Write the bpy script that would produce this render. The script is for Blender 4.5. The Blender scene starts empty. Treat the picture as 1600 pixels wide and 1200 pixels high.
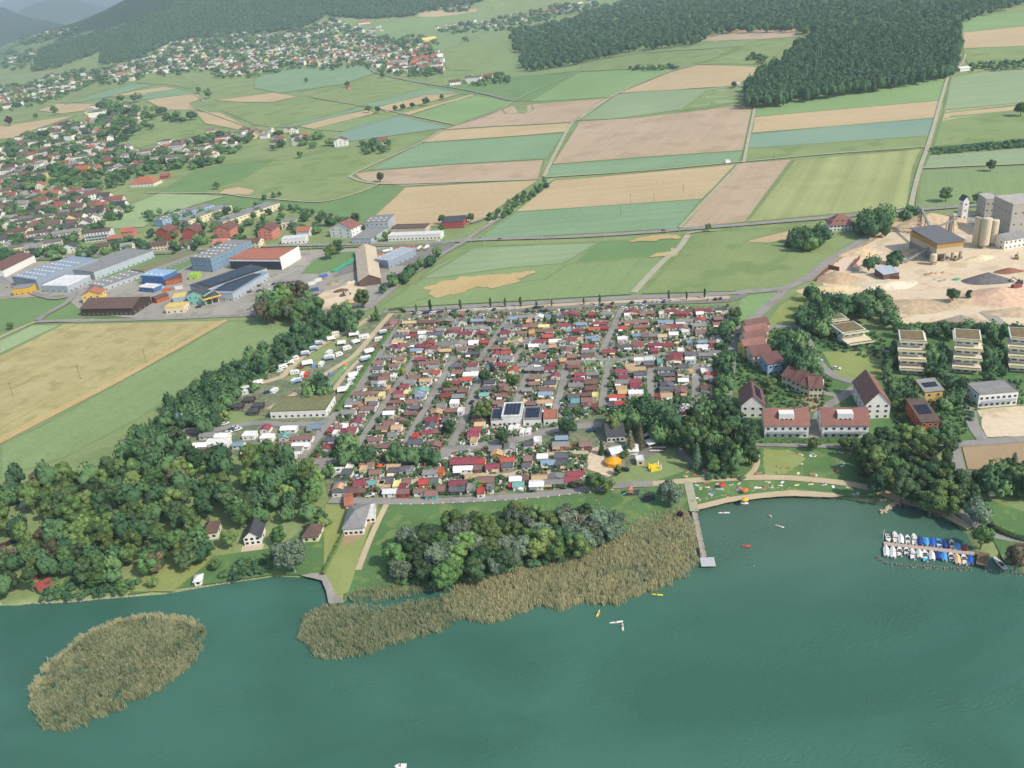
import bpy, math, random
import numpy as np
from mathutils import Vector, Matrix, noise
from mathutils.geometry import delaunay_2d_cdt
R = math.radians
random.seed(7)
sc = bpy.context.scene
# ---------------------------------------------------------------- camera, sky, sun, exposure
CAMH, FPX, PITCH, ROLL = 200.0, 1333.0, R(25.3), R(5.7)
SUN_EL, SUN_AZ = R(43), R(128)
cp, sp, cr, sr = math.cos(PITCH), math.sin(PITCH), math.cos(ROLL), math.sin(ROLL)
Fv = Vector((0, cp, -sp)); r0 = Vector((1, 0, 0)); u0 = Vector((0, sp, cp))
Rv = cr * r0 - sr * u0; Uv = sr * r0 + cr * u0
cam = bpy.data.objects.new('camera', bpy.data.cameras.new('camera'))
sc.collection.objects.link(cam)
M = Matrix((Rv, Uv, -Fv)).transposed().to_4x4(); M.translation = Vector((0, 0, CAMH))
cam.matrix_world = M
cam.data.sensor_width = 36; cam.data.lens = FPX / 1600 * 36
cam.data.clip_start = 1; cam.data.clip_end = 80000
sc.camera = cam
w = bpy.data.worlds.new('World'); sc.world = w; w.use_nodes = True
nt = w.node_tree
sky = nt.nodes.new('ShaderNodeTexSky'); sky.sky_type = 'NISHITA'; sky.sun_disc = False
sky.sun_elevation = SUN_EL; sky.sun_rotation = SUN_AZ; sky.altitude = 600; sky.dust_density = 2.5; sky.air_density = 1.0
bg = nt.nodes['Background']; bg.inputs[1].default_value = 0.14
nt.links.new(sky.outputs[0], bg.inputs[0])
sl = bpy.data.lights.new('sun', 'SUN'); sl.energy = 3.4; sl.angle = R(1.5); sl.color = (1.0, 0.93, 0.82)
so = bpy.data.objects.new('sun', sl); sc.collection.objects.link(so)
sd = Vector((math.sin(SUN_AZ) * math.cos(SUN_EL), math.cos(SUN_AZ) * math.cos(SUN_EL), math.sin(SUN_EL)))
so.rotation_euler = sd.to_track_quat('Z', 'Y').to_euler(); so.location = sd * 1000
sc.view_settings.view_transform = 'Standard'; sc.view_settings.look = 'None'
sc.view_settings.exposure = 0.35; sc.view_settings.gamma = 1
sc.cycles.max_bounces = 5; sc.cycles.volume_bounces = 1; sc.cycles.diffuse_bounces = 2; sc.cycles.glossy_bounces = 2
sc.cycles.transmission_bounces = 2; sc.cycles.use_denoising = True

# ---------------------------------------------------------------- terrain
def ss(a, b, v):
    t = np.clip((v - a) / (b - a), 0, 1); return t * t * (3 - 2 * t)
def tu(u): return 0.904 * (u - 800) / FPX
RU = [tu(u) for u in (42, 52, 64, 100, 150, 197, 240, 283, 400, 600, 800, 1700)]
RH = [0, 60, 92, 122, 150, 174, 222, 285, 345, 400, 400, 330]
D1U = [tu(u) for u in (-200, 0, 50, 85, 118)]; D1H = [400, 395, 330, 280, 0]
D2U = [tu(u) for u in (70, 100, 160, 190, 230)]; D2H = [0, 330, 400, 330, 0]
D3U = [tu(u) for u in (-100, 0, 20, 110, 200, 300)]; D3H = [450, 480, 560, 760, 800, 900]
def hgt(x, y):
    x = np.asarray(x, float); y = np.asarray(y, float)
    a = x / np.maximum(y, 50)
    lowv = 1 - 0.85 * ss(0.38, 0.52, -a) * ss(1500, 3000, y)
    h = 1.0 + 2.0 * ss(450, 750, y) + (13 * ss(700, 1600, y) + 25 * ss(1200, 3300, y)) * lowv
    h = h + 34 * ss(0.02, 0.3, a) * ss(950, 1700, y)
    h = h + np.interp(a, RU, RH) * ss(3600, 5600, y)
    h = h + np.interp(a, D1U, D1H) * ss(7500, 9500, y) * (1 - ss(10500, 12500, y))
    h = h + np.interp(a, D2U, D2H) * ss(12500, 14500, y) * (1 - ss(15500, 17500, y))
    h = h + np.interp(a, D3U, D3H) * ss(18500, 22000, y)
    return h
TS = np.geomspace(150, 45000, 700)
def ray(u, v):
    d = Fv + Rv * ((u - 800) / FPX) + Uv * (-(v - 600) / FPX)
    return d.normalized()
def at(u, v, dz=0.0, flat=None):
    """the ground point (raised by dz) seen at photo pixel u, v"""
    d = ray(u, v)
    if flat is not None or v > 640:
        z = flat if flat is not None else 1.0
        t = (z + dz - CAMH) / d.z
        return Vector((d.x * t, d.y * t, z))
    g = CAMH + d.z * TS - hgt(d.x * TS, d.y * TS) - dz
    neg = np.nonzero(g < 0)[0]
    if len(neg) == 0: t1 = 30000.0; t0 = t1
    else:
        i = max(neg[0], 1); t0, t1 = TS[i - 1], TS[i]
        for _ in range(18):
            tm = (t0 + t1) / 2
            if CAMH + d.z * tm - float(hgt(d.x * tm, d.y * tm)) - dz < 0: t1 = tm
            else: t0 = tm
    x, y = d.x * t1, d.y * t1
    return Vector((x, y, float(hgt(x, y))))
def pix(p):
    q = Vector(p) - Vector((0, 0, CAMH)); z = q.dot(Fv)
    return 800 + FPX * q.dot(Rv) / z, 600 - FPX * q.dot(Uv) / z
def mpp(p):  # metres per photo pixel at p
    return (Vector(p) - Vector((0, 0, CAMH))).dot(Fv) / FPX

# ---------------------------------------------------------------- materials
def lin(h):
    h = h.lstrip('#'); o = []
    for i in (0, 2, 4):
        c = int(h[i:i + 2], 16) / 255
        o.append(c / 12.92 if c < .04045 else ((c + .055) / 1.055) ** 2.4)
    return o
MC = {}
def mat(hexc, rough=0.8, var=0.12, scale=0.8, spec=0.3, metal=0.0, objvar=0.0, k=1.0, name=None):
    key = (hexc, rough, var, scale, spec, metal, objvar, k)
    if key in MC: return MC[key]
    m = bpy.data.materials.new(name or 'm_' + hexc); m.use_nodes = True; t = m.node_tree
    b = t.nodes['Principled BSDF']; c = [x * k for x in lin(hexc)]
    b.inputs['Roughness'].default_value = rough; b.inputs['Specular IOR Level'].default_value = spec
    b.inputs['Metallic'].default_value = metal
    tc = t.nodes.new('ShaderNodeTexCoord'); n = t.nodes.new('ShaderNodeTexNoise')
    n.inputs['Scale'].default_value = scale; n.inputs['Detail'].default_value = 4
    t.links.new(tc.outputs['Object'], n.inputs['Vector'])
    mr = t.nodes.new('ShaderNodeMapRange'); mr.inputs[1].default_value = .3; mr.inputs[2].default_value = .7
    mr.inputs[3].default_value = 1 - var; mr.inputs[4].default_value = 1 + var
    t.links.new(n.outputs[0], mr.inputs[0])
    hv = t.nodes.new('ShaderNodeHueSaturation'); hv.inputs['Color'].default_value = (*c, 1)
    if objvar:
        oi = t.nodes.new('ShaderNodeObjectInfo'); m2 = t.nodes.new('ShaderNodeMapRange')
        m2.inputs[3].default_value = 1 - objvar; m2.inputs[4].default_value = 1 + objvar
        t.links.new(oi.outputs['Random'], m2.inputs[0])
        mm = t.nodes.new('ShaderNodeMath'); mm.operation = 'MULTIPLY'
        t.links.new(mr.outputs[0], mm.inputs[0]); t.links.new(m2.outputs[0], mm.inputs[1])
        t.links.new(mm.outputs[0], hv.inputs['Value'])
        m3 = t.nodes.new('ShaderNodeMapRange'); m3.inputs[3].default_value = 0.5 - objvar * .06; m3.inputs[4].default_value = 0.5 + objvar * .06
        ml = t.nodes.new('ShaderNodeMath'); ml.operation = 'FRACT'; m5 = t.nodes.new('ShaderNodeMath'); m5.operation = 'MULTIPLY'; m5.inputs[1].default_value = 7.31
        t.links.new(oi.outputs['Random'], m5.inputs[0]); t.links.new(m5.outputs[0], ml.inputs[0]); t.links.new(ml.outputs[0], m3.inputs[0])
        t.links.new(m3.outputs[0], hv.inputs['Hue'])
    else: t.links.new(mr.outputs[0], hv.inputs['Value'])
    t.links.new(hv.outputs[0], b.inputs['Base Color'])
    MC[key] = m; return m
def leafmat(name, hexc, k=1.0, var=0.28, transl=0.25):
    m = bpy.data.materials.new(name); m.use_nodes = True; t = m.node_tree
    b = t.nodes['Principled BSDF']; b.inputs['Roughness'].default_value = .65; b.inputs['Specular IOR Level'].default_value = .25
    c = [x * k for x in lin(hexc)]
    oi = t.nodes.new('ShaderNodeObjectInfo'); tc = t.nodes.new('ShaderNodeTexCoord')
    n = t.nodes.new('ShaderNodeTexNoise'); n.inputs['Scale'].default_value = 5.0; n.inputs['Detail'].default_value = 3
    t.links.new(tc.outputs['Object'], n.inputs['Vector'])
    mr = t.nodes.new('ShaderNodeMapRange'); mr.inputs[1].default_value = .3; mr.inputs[2].default_value = .7; mr.inputs[3].default_value = 1 - var; mr.inputs[4].default_value = 1 + var
    t.links.new(n.outputs[0], mr.inputs[0])
    m2 = t.nodes.new('ShaderNodeMapRange'); m2.inputs[3].default_value = .68; m2.inputs[4].default_value = 1.4; t.links.new(oi.outputs['Random'], m2.inputs[0])
    mm = t.nodes.new('ShaderNodeMath'); mm.operation = 'MULTIPLY'; t.links.new(mr.outputs[0], mm.inputs[0]); t.links.new(m2.outputs[0], mm.inputs[1])
    m5 = t.nodes.new('ShaderNodeMath'); m5.operation = 'MULTIPLY'; m5.inputs[1].default_value = 9.7; fr = t.nodes.new('ShaderNodeMath'); fr.operation = 'FRACT'
    t.links.new(oi.outputs['Random'], m5.inputs[0]); t.links.new(m5.outputs[0], fr.inputs[0])
    m3 = t.nodes.new('ShaderNodeMapRange'); m3.inputs[3].default_value = .465; m3.inputs[4].default_value = .52; t.links.new(fr.outputs[0], m3.inputs[0])
    hv = t.nodes.new('ShaderNodeHueSaturation'); hv.inputs['Color'].default_value = (*c, 1)
    t.links.new(mm.outputs[0], hv.inputs['Value']); t.links.new(m3.outputs[0], hv.inputs['Hue'])
    t.links.new(hv.outputs[0], b.inputs['Base Color'])
    tr = t.nodes.new('ShaderNodeBsdfTranslucent'); t.links.new(hv.outputs[0], tr.inputs[0])
    mx = t.nodes.new('ShaderNodeMixShader'); mx.inputs[0].default_value = transl
    t.links.new(b.outputs[0], mx.inputs[1]); t.links.new(tr.outputs[0], mx.inputs[2])
    t.links.new(mx.outputs[0], t.nodes['Material Output'].inputs[0])
    return m
def groundmat(name, c1, c2, s1=0.02, s2=0.4, stripe=None, k=1.0, amt=0.6, c3=None, fine=0.10, tram=None):
    """earth, grass and crops: two tones in patches, fine grain, optional working rows (angle, spacing, strength)"""
    if name in MC: return MC[name]
    m = bpy.data.materials.new(name); m.use_nodes = True; t = m.node_tree; b = t.nodes['Principled BSDF']
    b.inputs['Roughness'].default_value = .95; b.inputs['Specular IOR Level'].default_value = .1
    tc = t.nodes.new('ShaderNodeTexCoord')
    def nz(s, det=5, vec=None, dist=0.0):
        n = t.nodes.new('ShaderNodeTexNoise'); n.inputs['Scale'].default_value = s; n.inputs['Detail'].default_value = det; n.inputs['Distortion'].default_value = dist
        t.links.new(vec or tc.outputs['Object'], n.inputs['Vector']); return n.outputs[0]
    def mr(x, a, b_, c, d):
        n = t.nodes.new('ShaderNodeMapRange'); n.inputs[1].default_value = a; n.inputs[2].default_value = b_; n.inputs[3].default_value = c; n.inputs[4].default_value = d
        t.links.new(x, n.inputs[0]); return n.outputs[0]
    def mix(f, a, b_):
        n = t.nodes.new('ShaderNodeMix'); n.data_type = 'RGBA'
        t.links.new(f, n.inputs[0])
        for i, c in ((6, a), (7, b_)):
            if isinstance(c, (list, tuple)): n.inputs[i].default_value = (*[x * k for x in c], 1)
            else: t.links.new(c, n.inputs[i])
        return n.outputs[2]
    col = mix(mr(nz(s1, 6, dist=.6), .38, .62, 0, amt), lin(c1), lin(c2))
    if c3: col = mix(mr(nz(s1 * 2.7, 5), .54, .62, 0, .8), col, lin(c3))
    val = mr(nz(s2, 6), .25, .75, 1 - fine, 1 + fine)
    if stripe:
        ang, lam, am = stripe
        if not isinstance(ang, (int, float)): q0, q1 = at(*ang[:2]), at(*ang[2:]); ang = math.degrees(math.atan2(-(q1.x - q0.x), q1.y - q0.y))
        mp = t.nodes.new('ShaderNodeMapping'); mp.vector_type = 'TEXTURE'; mp.inputs['Rotation'].default_value = (0, 0, R(ang)); mp.inputs['Scale'].default_value = (1.0, 60, 1)
        t.links.new(tc.outputs['Object'], mp.inputs['Vector'])
        v2 = mr(nz(1.0 / lam, 3, mp.outputs[0]), .3, .7, 1 - am, 1 + am)
        mm = t.nodes.new('ShaderNodeMath'); mm.operation = 'MULTIPLY'; t.links.new(val, mm.inputs[0]); t.links.new(v2, mm.inputs[1]); val = mm.outputs[0]
        if tram:   # the wheel tracks left open for spraying
            sx = t.nodes.new('ShaderNodeSeparateXYZ'); t.links.new(mp.outputs[0], sx.inputs[0]); pp = t.nodes.new('ShaderNodeMath'); pp.operation = 'PINGPONG'; pp.inputs[1].default_value = tram[0]
            t.links.new(sx.outputs[0], pp.inputs[0]); v3 = mr(pp.outputs[0], tram[1], tram[1] * 1.6, 1 - tram[2], 1); mm2 = t.nodes.new('ShaderNodeMath'); mm2.operation = 'MULTIPLY'; t.links.new(val, mm2.inputs[0]); t.links.new(v3, mm2.inputs[1]); val = mm2.outputs[0]
    hv = t.nodes.new('ShaderNodeHueSaturation'); t.links.new(col, hv.inputs['Color']); t.links.new(val, hv.inputs['Value'])
    t.links.new(hv.outputs[0], b.inputs['Base Color'])
    MC[name] = m; return m

# ---------------------------------------------------------------- object helpers
COL = sc.collection
def link(o, parent=None):
    COL.objects.link(o)
    if parent is not None: o.parent = parent
    return o
def tag(o, label=None, cat=None, group=None, kind=None):
    for k_, v_ in (('label', label), ('category', cat), ('group', group), ('kind', kind)):
        if v_: o[k_] = v_
    return o
def empty(name, loc=(0, 0, 0), rz=0.0, s=1.0):
    o = bpy.data.objects.new(name, None); o.location = loc; o.rotation_euler = (0, 0, rz); o.scale = (s, s, s); o.empty_display_size = .5
    return link(o)
def mesh(name, V, Fc, mats=(), fm=None, smooth=False):
    me = bpy.data.meshes.new(name); me.from_pydata([tuple(v) for v in V], [], [tuple(f) for f in Fc])
    for m in mats: me.materials.append(m)
    if fm is not None: me.polygons.foreach_set('material_index', fm)
    if smooth: me.polygons.foreach_set('use_smooth', [True] * len(me.polygons))
    me.update(); return me
def quads_mesh(name, V, n, mats=(), tri=False):
    """fast mesh of n loose quads (or triangles) from a flat vertex array"""
    k_ = 3 if tri else 4
    me = bpy.data.meshes.new(name); me.vertices.add(n * k_); me.loops.add(n * k_); me.polygons.add(n)
    me.vertices.foreach_set('co', np.asarray(V, np.float32).ravel())
    me.loops.foreach_set('vertex_index', np.arange(n * k_, dtype=np.int32))
    me.polygons.foreach_set('loop_start', np.arange(n, dtype=np.int32) * k_)
    me.polygons.foreach_set('loop_total', np.full(n, k_, np.int32))
    for m in mats: me.materials.append(m)
    me.update(); me.validate(); return me
def put(name, me, parent=None, m=None, loc=None, rz=None, scale=None, rot=None):
    o = bpy.data.objects.new(name, me)
    if loc is not None: o.location = loc
    if rz is not None: o.rotation_euler = (0, 0, rz)
    if rot is not None: o.rotation_euler = rot
    if scale is not None: o.scale = scale
    link(o, parent)
    if m is not None:
        if len(me.materials) == 0: me.materials.append(m)
        o.material_slots[0].link = 'OBJECT'; o.material_slots[0].material = m
    return o
class MB:
    def __init__(s): s.V = []; s.F = []; s.M = []
    def add(s, V, Fc, mi=0):
        b = len(s.V); s.V += [tuple(v) for v in V]
        for f in Fc: s.F.append([b + i for i in f]); s.M.append(mi)
        return s
    def box(s, x0, x1, y0, y1, z0, z1, mi=0):
        return s.add([(x0, y0, z0), (x1, y0, z0), (x1, y1, z0), (x0, y1, z0), (x0, y0, z1), (x1, y0, z1), (x1, y1, z1), (x0, y1, z1)],
                     [(0, 3, 2, 1), (4, 5, 6, 7), (0, 1, 5, 4), (1, 2, 6, 5), (2, 3, 7, 6), (3, 0, 4, 7)], mi)
    def bar(s, p, q, r, n=6, r2=None, mi=0):
        p, q = Vector(p), Vector(q); d = (q - p).normalized(); a = d.orthogonal().normalized(); b = d.cross(a); r2 = r if r2 is None else r2
        V = [p + (a * math.cos(t) + b * math.sin(t)) * r for t in [2 * math.pi * i / n for i in range(n)]]
        V += [q + (a * math.cos(t) + b * math.sin(t)) * r2 for t in [2 * math.pi * i / n for i in range(n)]]
        return s.add(V, [(i, (i + 1) % n, n + (i + 1) % n, n + i) for i in range(n)] + [tuple(range(n))[::-1], tuple(range(n, 2 * n))], mi)
    def lathe(s, prof, n=12, c=(0, 0), mi=0):
        V = []; Fc = []
        for r, z in prof: V += [(c[0] + r * math.cos(2 * math.pi * i / n), c[1] + r * math.sin(2 * math.pi * i / n), z) for i in range(n)]
        for j in range(len(prof) - 1):
            for i in range(n): Fc.append((j * n + i, j * n + (i + 1) % n, (j + 1) * n + (i + 1) % n, (j + 1) * n + i))
        Fc.append(tuple(range(n))[::-1]); Fc.append(tuple(range((len(prof) - 1) * n, len(prof) * n)))
        return s.add(V, Fc, mi)
    def me(s, name, mats=(), smooth=False): return mesh(name, s.V, s.F, mats, s.M, smooth)
def ordw(i):
    a = 'zeroth first second third fourth fifth sixth seventh eighth ninth tenth eleventh twelfth thirteenth fourteenth fifteenth sixteenth seventeenth eighteenth nineteenth'.split()
    if i < 20: return a[i]
    t = ['', '', 'twent', 'thirt', 'fort', 'fift', 'sixt', 'sevent', 'eight', 'ninet']
    if i >= 100: return 'hundred-and-' + ordw(i - 100) if i > 100 else 'hundredth'
    return t[i // 10] + 'ieth' if i % 10 == 0 else t[i // 10] + 'y-' + a[i % 10]
REG = {}; SHOWL = ()
def reg(o, desc, cat, group, where, rows=None):
    """remember a repeat; its label gets its rank along the named row when all are placed"""
    u, v = pix(o.location); REG.setdefault((where, rows, group), []).append((o, desc, cat, u, v))
    return o
def finish_labels():
    for (where, rows, group), L in REG.items():
        L.sort(key=lambda e: e[4])
        bands = []
        if rows:
            bh, rp = rows
            for e in L:
                if not bands or e[4] - bands[-1][0][4] > bh: bands.append([])
                bands[-1].append(e)
        else: bands = [L]
        for bi, B in enumerate(bands):
            B.sort(key=lambda e: e[3])
            for i, e in enumerate(B):
                place = ('%s from left' % ordw(i + 1)) if len(B) > 1 else 'only one'
                if rows and len(bands) > 1: place += ' in %s %s' % (ordw(bi + 1), rp.split(' from')[0])
                lb = '%s, %s %s' % (e[1], place, where); tag(e[0], lb, e[2], group)
                if len(lb.split()) > 16 or e[0].name in SHOWL: print('LONG', lb)

# ---------------------------------------------------------------- ground sheets from photo outlines
def densify(P, step):
    out = []
    for i, p in enumerate(P):
        q = P[(i + 1) % len(P)]; L = (q - p).length; n = max(1, int(L / step))
        for j in range(n): out.append(p.lerp(q, j / n))
    return out
def inpoly(x, y, P):
    x = np.asarray(x); y = np.asarray(y); c = np.zeros(x.shape, bool); n = len(P)
    for i in range(n):
        x1, y1 = P[i][0], P[i][1]; x2, y2 = P[(i + 1) % n][0], P[(i + 1) % n][1]
        if y1 == y2: continue
        m_ = ((y1 > y) != (y2 > y)) & (x < (x2 - x1) * (y - y1) / (y2 - y1) + x1); c ^= m_
    return c
LC = [0]
def sheet(name, P, m, layer=1, z=None, wob=0.0, kind='structure'):
    """P: world outline. A sheet draped on the terrain just above the layer below it."""
    d = sum(p.y for p in P) / len(P); step = max(6.0, d * .02)
    Q = densify([Vector((p.x, p.y)) for p in P], step if wob == 0 else max(1.5, step * .25))
    if wob:
        rn = random.Random(len(name) + int(d)); 
        Q = [q + Vector((noise.noise((q.x * .08, q.y * .08, 3)), noise.noise((q.x * .08, q.y * .08, 9)))) * wob + Vector((noise.noise((q.x * .5, q.y * .5, 3)), noise.noise((q.x * .5, q.y * .5, 9)))) * wob * .4 for q in Q]
    A = np.array([(q.x, q.y) for q in Q]); x0, y0 = A.min(0); x1, y1 = A.max(0)
    pts = list(Q); g = step * 1.3
    if z is None and (x1 - x0) * (y1 - y0) / g / g < 20000:
        gx, gy = np.meshgrid(np.arange(x0 + g / 2, x1, g), np.arange(y0 + g / 2, y1, g)); gx = gx.ravel(); gy = gy.ravel()
        ins = inpoly(gx, gy, [(q.x, q.y) for q in Q]); pts += [Vector((a, b)) for a, b in zip(gx[ins], gy[ins])]
    r = delaunay_2d_cdt(pts, [], [list(range(len(Q)))], 1, 1e-4)
    V2 = np.array([(v.x, v.y) for v in r[0]])
    LC[0] += 1
    off = LC[0] * 0.0015 + layer * (0.03 + np.hypot(V2[:, 0], V2[:, 1]) * 1.3e-4 * (V2[:, 1] > 600))
    Z = (hgt(V2[:, 0], V2[:, 1]) if z is None else np.full(len(V2), z)) + off
    me = mesh(name, np.column_stack([V2, Z]), [f if ((V2[f[1]] - V2[f[0]])[0] * (V2[f[2]] - V2[f[0]])[1] - (V2[f[1]] - V2[f[0]])[1] * (V2[f[2]] - V2[f[0]])[0]) > 0 else f[::-1] for f in r[2]], [m])
    o = put(name, me); tag(o, kind=kind); return o
def psheet(name, pts, m, layer=1, wob=0.0, **k): return sheet(name, [at(u, v) for u, v in pts], m, layer, wob=wob, **k)
def smooth_line(P, step):
    out = []
    n = len(P)
    for i in range(n - 1):
        p0, p1, p2, p3 = P[max(i - 1, 0)], P[i], P[i + 1], P[min(i + 2, n - 1)]
        k_ = max(2, int((p2 - p1).length / step))
        for j in range(k_):
            t = j / k_
            out.append(0.5 * ((2 * p1) + (p2 - p0) * t + (2 * p0 - 5 * p1 + 4 * p2 - p3) * t * t + (3 * p1 - p0 - 3 * p2 + p3) * t ** 3))
    out.append(P[-1]); return out
def ribbon(name, pts, width, m, layer=3, step=None, world=None, thick=0, lift=0.0):
    P = world or [at(u, v) for u, v in pts]; P = [Vector((p.x, p.y, 0)) for p in P]
    step = step or max(4, P[0].y * .012); L = smooth_line(P, step)
    V = []; Fc = []; LC[0] += 1
    for i, p in enumerate(L):
        d = (L[min(i + 1, len(L) - 1)] - L[max(i - 1, 0)]).normalized(); n = Vector((-d.y, d.x, 0)) * width / 2
        for q in (p - n, p + n):
            V.append((q.x, q.y, float(hgt(q.x, q.y)) + lift + LC[0] * .0015 + layer * (.03 + (math.hypot(q.x, q.y) * 1.3e-4 if q.y > 600 else 0))))
        if i: b = 2 * i; Fc.append((b - 2, b, b + 1, b - 1))
    o = put(name, mesh(name, V, Fc, [m])); tag(o, kind='structure'); return o
# ---------------------------------------------------------------- shoreline, ground, water
SHORE = [(-160, 962), (-60, 950), (0, 946), (30, 946), (60, 941), (100, 942), (150, 937), (200, 933), (260, 928), (300, 921), (350, 912), (400, 905), (420, 902),
         (426, 900), (470, 902), (497, 901), (503, 907), (511, 925), (514, 944), (537, 942), (545, 930), (560, 925), (640, 922), (700, 908), (740, 898), (850, 872), (950, 845), (1040, 812), (1080, 800),
         (1088, 797), (1110, 790), (1140, 784), (1185, 777), (1240, 774), (1260, 776), (1300, 777), (1330, 781), (1365, 786), (1390, 792), (1402, 788), (1418, 787), (1440, 795), (1470, 808),
         (1495, 820), (1512, 836), (1518, 852), (1524, 867), (1542, 869), (1575, 873), (1590, 886), (1600, 896), (1660, 902), (1800, 915)]
SH = [at(u, v, flat=0.0) for u, v in SHORE]
shx = [p.x for p in SH]; shy = [p.y for p in SH]
LANDP = [(p.x, p.y) for p in SH] + [(900, 215), (900, 900), (-900, 900), (-900, SH[0].y)]
def shore_d(x, y):
    d = np.full(x.shape, 1e9)
    for i in range(len(SH) - 1):
        ax, ay, bx, by = shx[i], shy[i], shx[i + 1], shy[i + 1]
        L2 = (bx - ax) ** 2 + (by - ay) ** 2; t = np.clip(((x - ax) * (bx - ax) + (y - ay) * (by - ay)) / L2, 0, 1)
        d = np.minimum(d, np.hypot(x - ax - t * (bx - ax), y - ay - t * (by - ay)))
    return np.where(inpoly(x, y, LANDP), d, -d)
def grow(a, b, s, f):
    o = [a]
    while o[-1] < b: o.append(o[-1] + s); s *= f
    return o
xs = np.array(sorted(set([-v for v in grow(330, 16000, 3, 1.07)] + list(np.arange(-327, 327, 2.4)) + grow(330, 16000, 3, 1.07))))
ys = np.array([-400, 60, 130] + list(np.arange(180, 372, 1.5)) + grow(372, 1500, 1.6, 1.035)[1:])
ys = np.array(list(ys[ys < 1500]) + grow(1510, 30000, 30, 1.035))
X, Y = np.meshgrid(xs, ys); Z = hgt(X, Y)
nr = Y < 440; far_l = ~nr
Zs = Z.copy(); D = shore_d(X[nr], Y[nr]); Zs[nr] = np.clip(D * 0.8 + .05, -3.0, 1.0)
# the quarry floor and heaps are cut into the ground below
V = np.column_stack([X.ravel(), Y.ravel(), Zs.ravel()]); nx_ = len(xs)
idx = np.arange(len(xs) * len(ys)).reshape(len(ys), nx_)
Fq = np.stack([idx[:-1, :-1], idx[:-1, 1:], idx[1:, 1:], idx[1:, :-1]], -1).reshape(-1, 4)
me = bpy.data.meshes.new('ground'); me.vertices.add(len(V)); me.vertices.foreach_set('co', V.astype(np.float32).ravel())
me.loops.add(len(Fq) * 4); me.polygons.add(len(Fq)); me.loops.foreach_set('vertex_index', Fq.astype(np.int32).ravel())
me.polygons.foreach_set('loop_start', np.arange(len(Fq), dtype=np.int32) * 4); me.polygons.foreach_set('loop_total', np.full(len(Fq), 4, np.int32))
me.polygons.foreach_set('use_smooth', np.ones(len(Fq), bool))
G_GRASS = groundmat('meadow', '#809060', '#929d6a', .012, .5, c3='#758858')
G_FOREST = groundmat('forest_floor', '#2f4030', '#3c4d36', .03, .2)
G_FAR = groundmat('far_land', '#5f7a54', '#8f9a6c', .0012, .01, c3='#3d5238')
me.materials.append(G_GRASS); me.materials.append(G_FOREST); me.materials.append(G_FAR)
cx = X[:-1, :-1].ravel(); cy = Y[:-1, :-1].ravel(); a_ = cx / np.maximum(cy, 50)
rid = (cy > 3650) & (cy < 7000) & (np.interp(a_, RU, RH) * ss(3600, 5600, cy) > 85)
dist_h = (cy > 7000) & ((np.interp(a_, D1U, D1H) > 5) & (cy < 12500) | (cy > 12500) & (cy < 17500) & (np.interp(a_, D2U, D2H) > 5) | (cy > 17500))
mi = np.where(rid | dist_h, 1, np.where(cy > 4500, 2, 0)).astype(np.int32)
me.polygons.foreach_set('material_index', mi); me.update(); me.validate()
tag(put('ground', me), kind='structure')

# water: a body colour seen through a rippled, reflecting surface
wm = bpy.data.materials.new('lake_water'); wm.use_nodes = True; t = wm.node_tree; b = t.nodes['Principled BSDF']
tc = t.nodes.new('ShaderNodeTexCoord')
mp = t.nodes.new('ShaderNodeMapping'); mp.inputs['Rotation'].default_value = (0, 0, R(-20)); mp.inputs['Scale'].default_value = (1, 1.8, 1); t.links.new(tc.outputs['Object'], mp.inputs[0])
n1 = t.nodes.new('ShaderNodeTexNoise'); n1.inputs['Scale'].default_value = .012; n1.inputs['Detail'].default_value = 4; n1.inputs['Distortion'].default_value = .8; t.links.new(mp.outputs[0], n1.inputs[0])
cr1 = t.nodes.new('ShaderNodeValToRGB'); e = cr1.color_ramp.elements
e[0].position = .36; e[0].color = (*lin('#3a6252'), 1); e[1].position = .66; e[1].color = (*lin('#446f5e'), 1); t.links.new(n1.outputs[0], cr1.inputs[0])
# the sandy shallows show through near the bathing beach and the shore
gp = t.nodes.new('ShaderNodeVectorMath'); gp.operation = 'DISTANCE'; sc_ = t.nodes.new('ShaderNodeVectorMath'); sc_.operation = 'MULTIPLY'; sc_.inputs[1].default_value = (0.62, 1.0, 1)
bc = at(1235, 790, flat=0.0); t.links.new(tc.outputs['Object'], sc_.inputs[0]); t.links.new(sc_.outputs[0], gp.inputs[0]); gp.inputs[1].default_value = (bc.x * .62, bc.y, 0)
mr = t.nodes.new('ShaderNodeMapRange'); mr.inputs[1].default_value = 10; mr.inputs[2].default_value = 70; mr.inputs[3].default_value = .55; mr.inputs[4].default_value = 0; t.links.new(gp.outputs['Value'], mr.inputs[0])
mx = t.nodes.new('ShaderNodeMix'); mx.data_type = 'RGBA'; t.links.new(mr.outputs[0], mx.inputs[0]); t.links.new(cr1.outputs[0], mx.inputs[6]); mx.inputs[7].default_value = (*lin('#5a6f5c'), 1)
t.links.new(mx.outputs[2], b.inputs['Base Color'])
b.inputs['Roughness'].default_value = .22; b.inputs['IOR'].default_value = 1.33; b.inputs['Specular IOR Level'].default_value = .5
n2 = t.nodes.new('ShaderNodeTexNoise'); n2.inputs['Scale'].default_value = .6; n2.inputs['Detail'].default_value = 6; n2.inputs['Roughness'].default_value = .6; t.links.new(mp.outputs[0], n2.inputs[0])
n3 = t.nodes.new('ShaderNodeTexNoise'); n3.inputs['Scale'].default_value = .03; n3.inputs['Detail'].default_value = 3; t.links.new(mp.outputs[0], n3.inputs[0])
m3 = t.nodes.new('ShaderNodeMapRange'); m3.inputs[1].default_value = .4; m3.inputs[2].default_value = .65; m3.inputs[3].default_value = .14; m3.inputs[4].default_value = .6; t.links.new(n3.outputs[0], m3.inputs[0])
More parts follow.
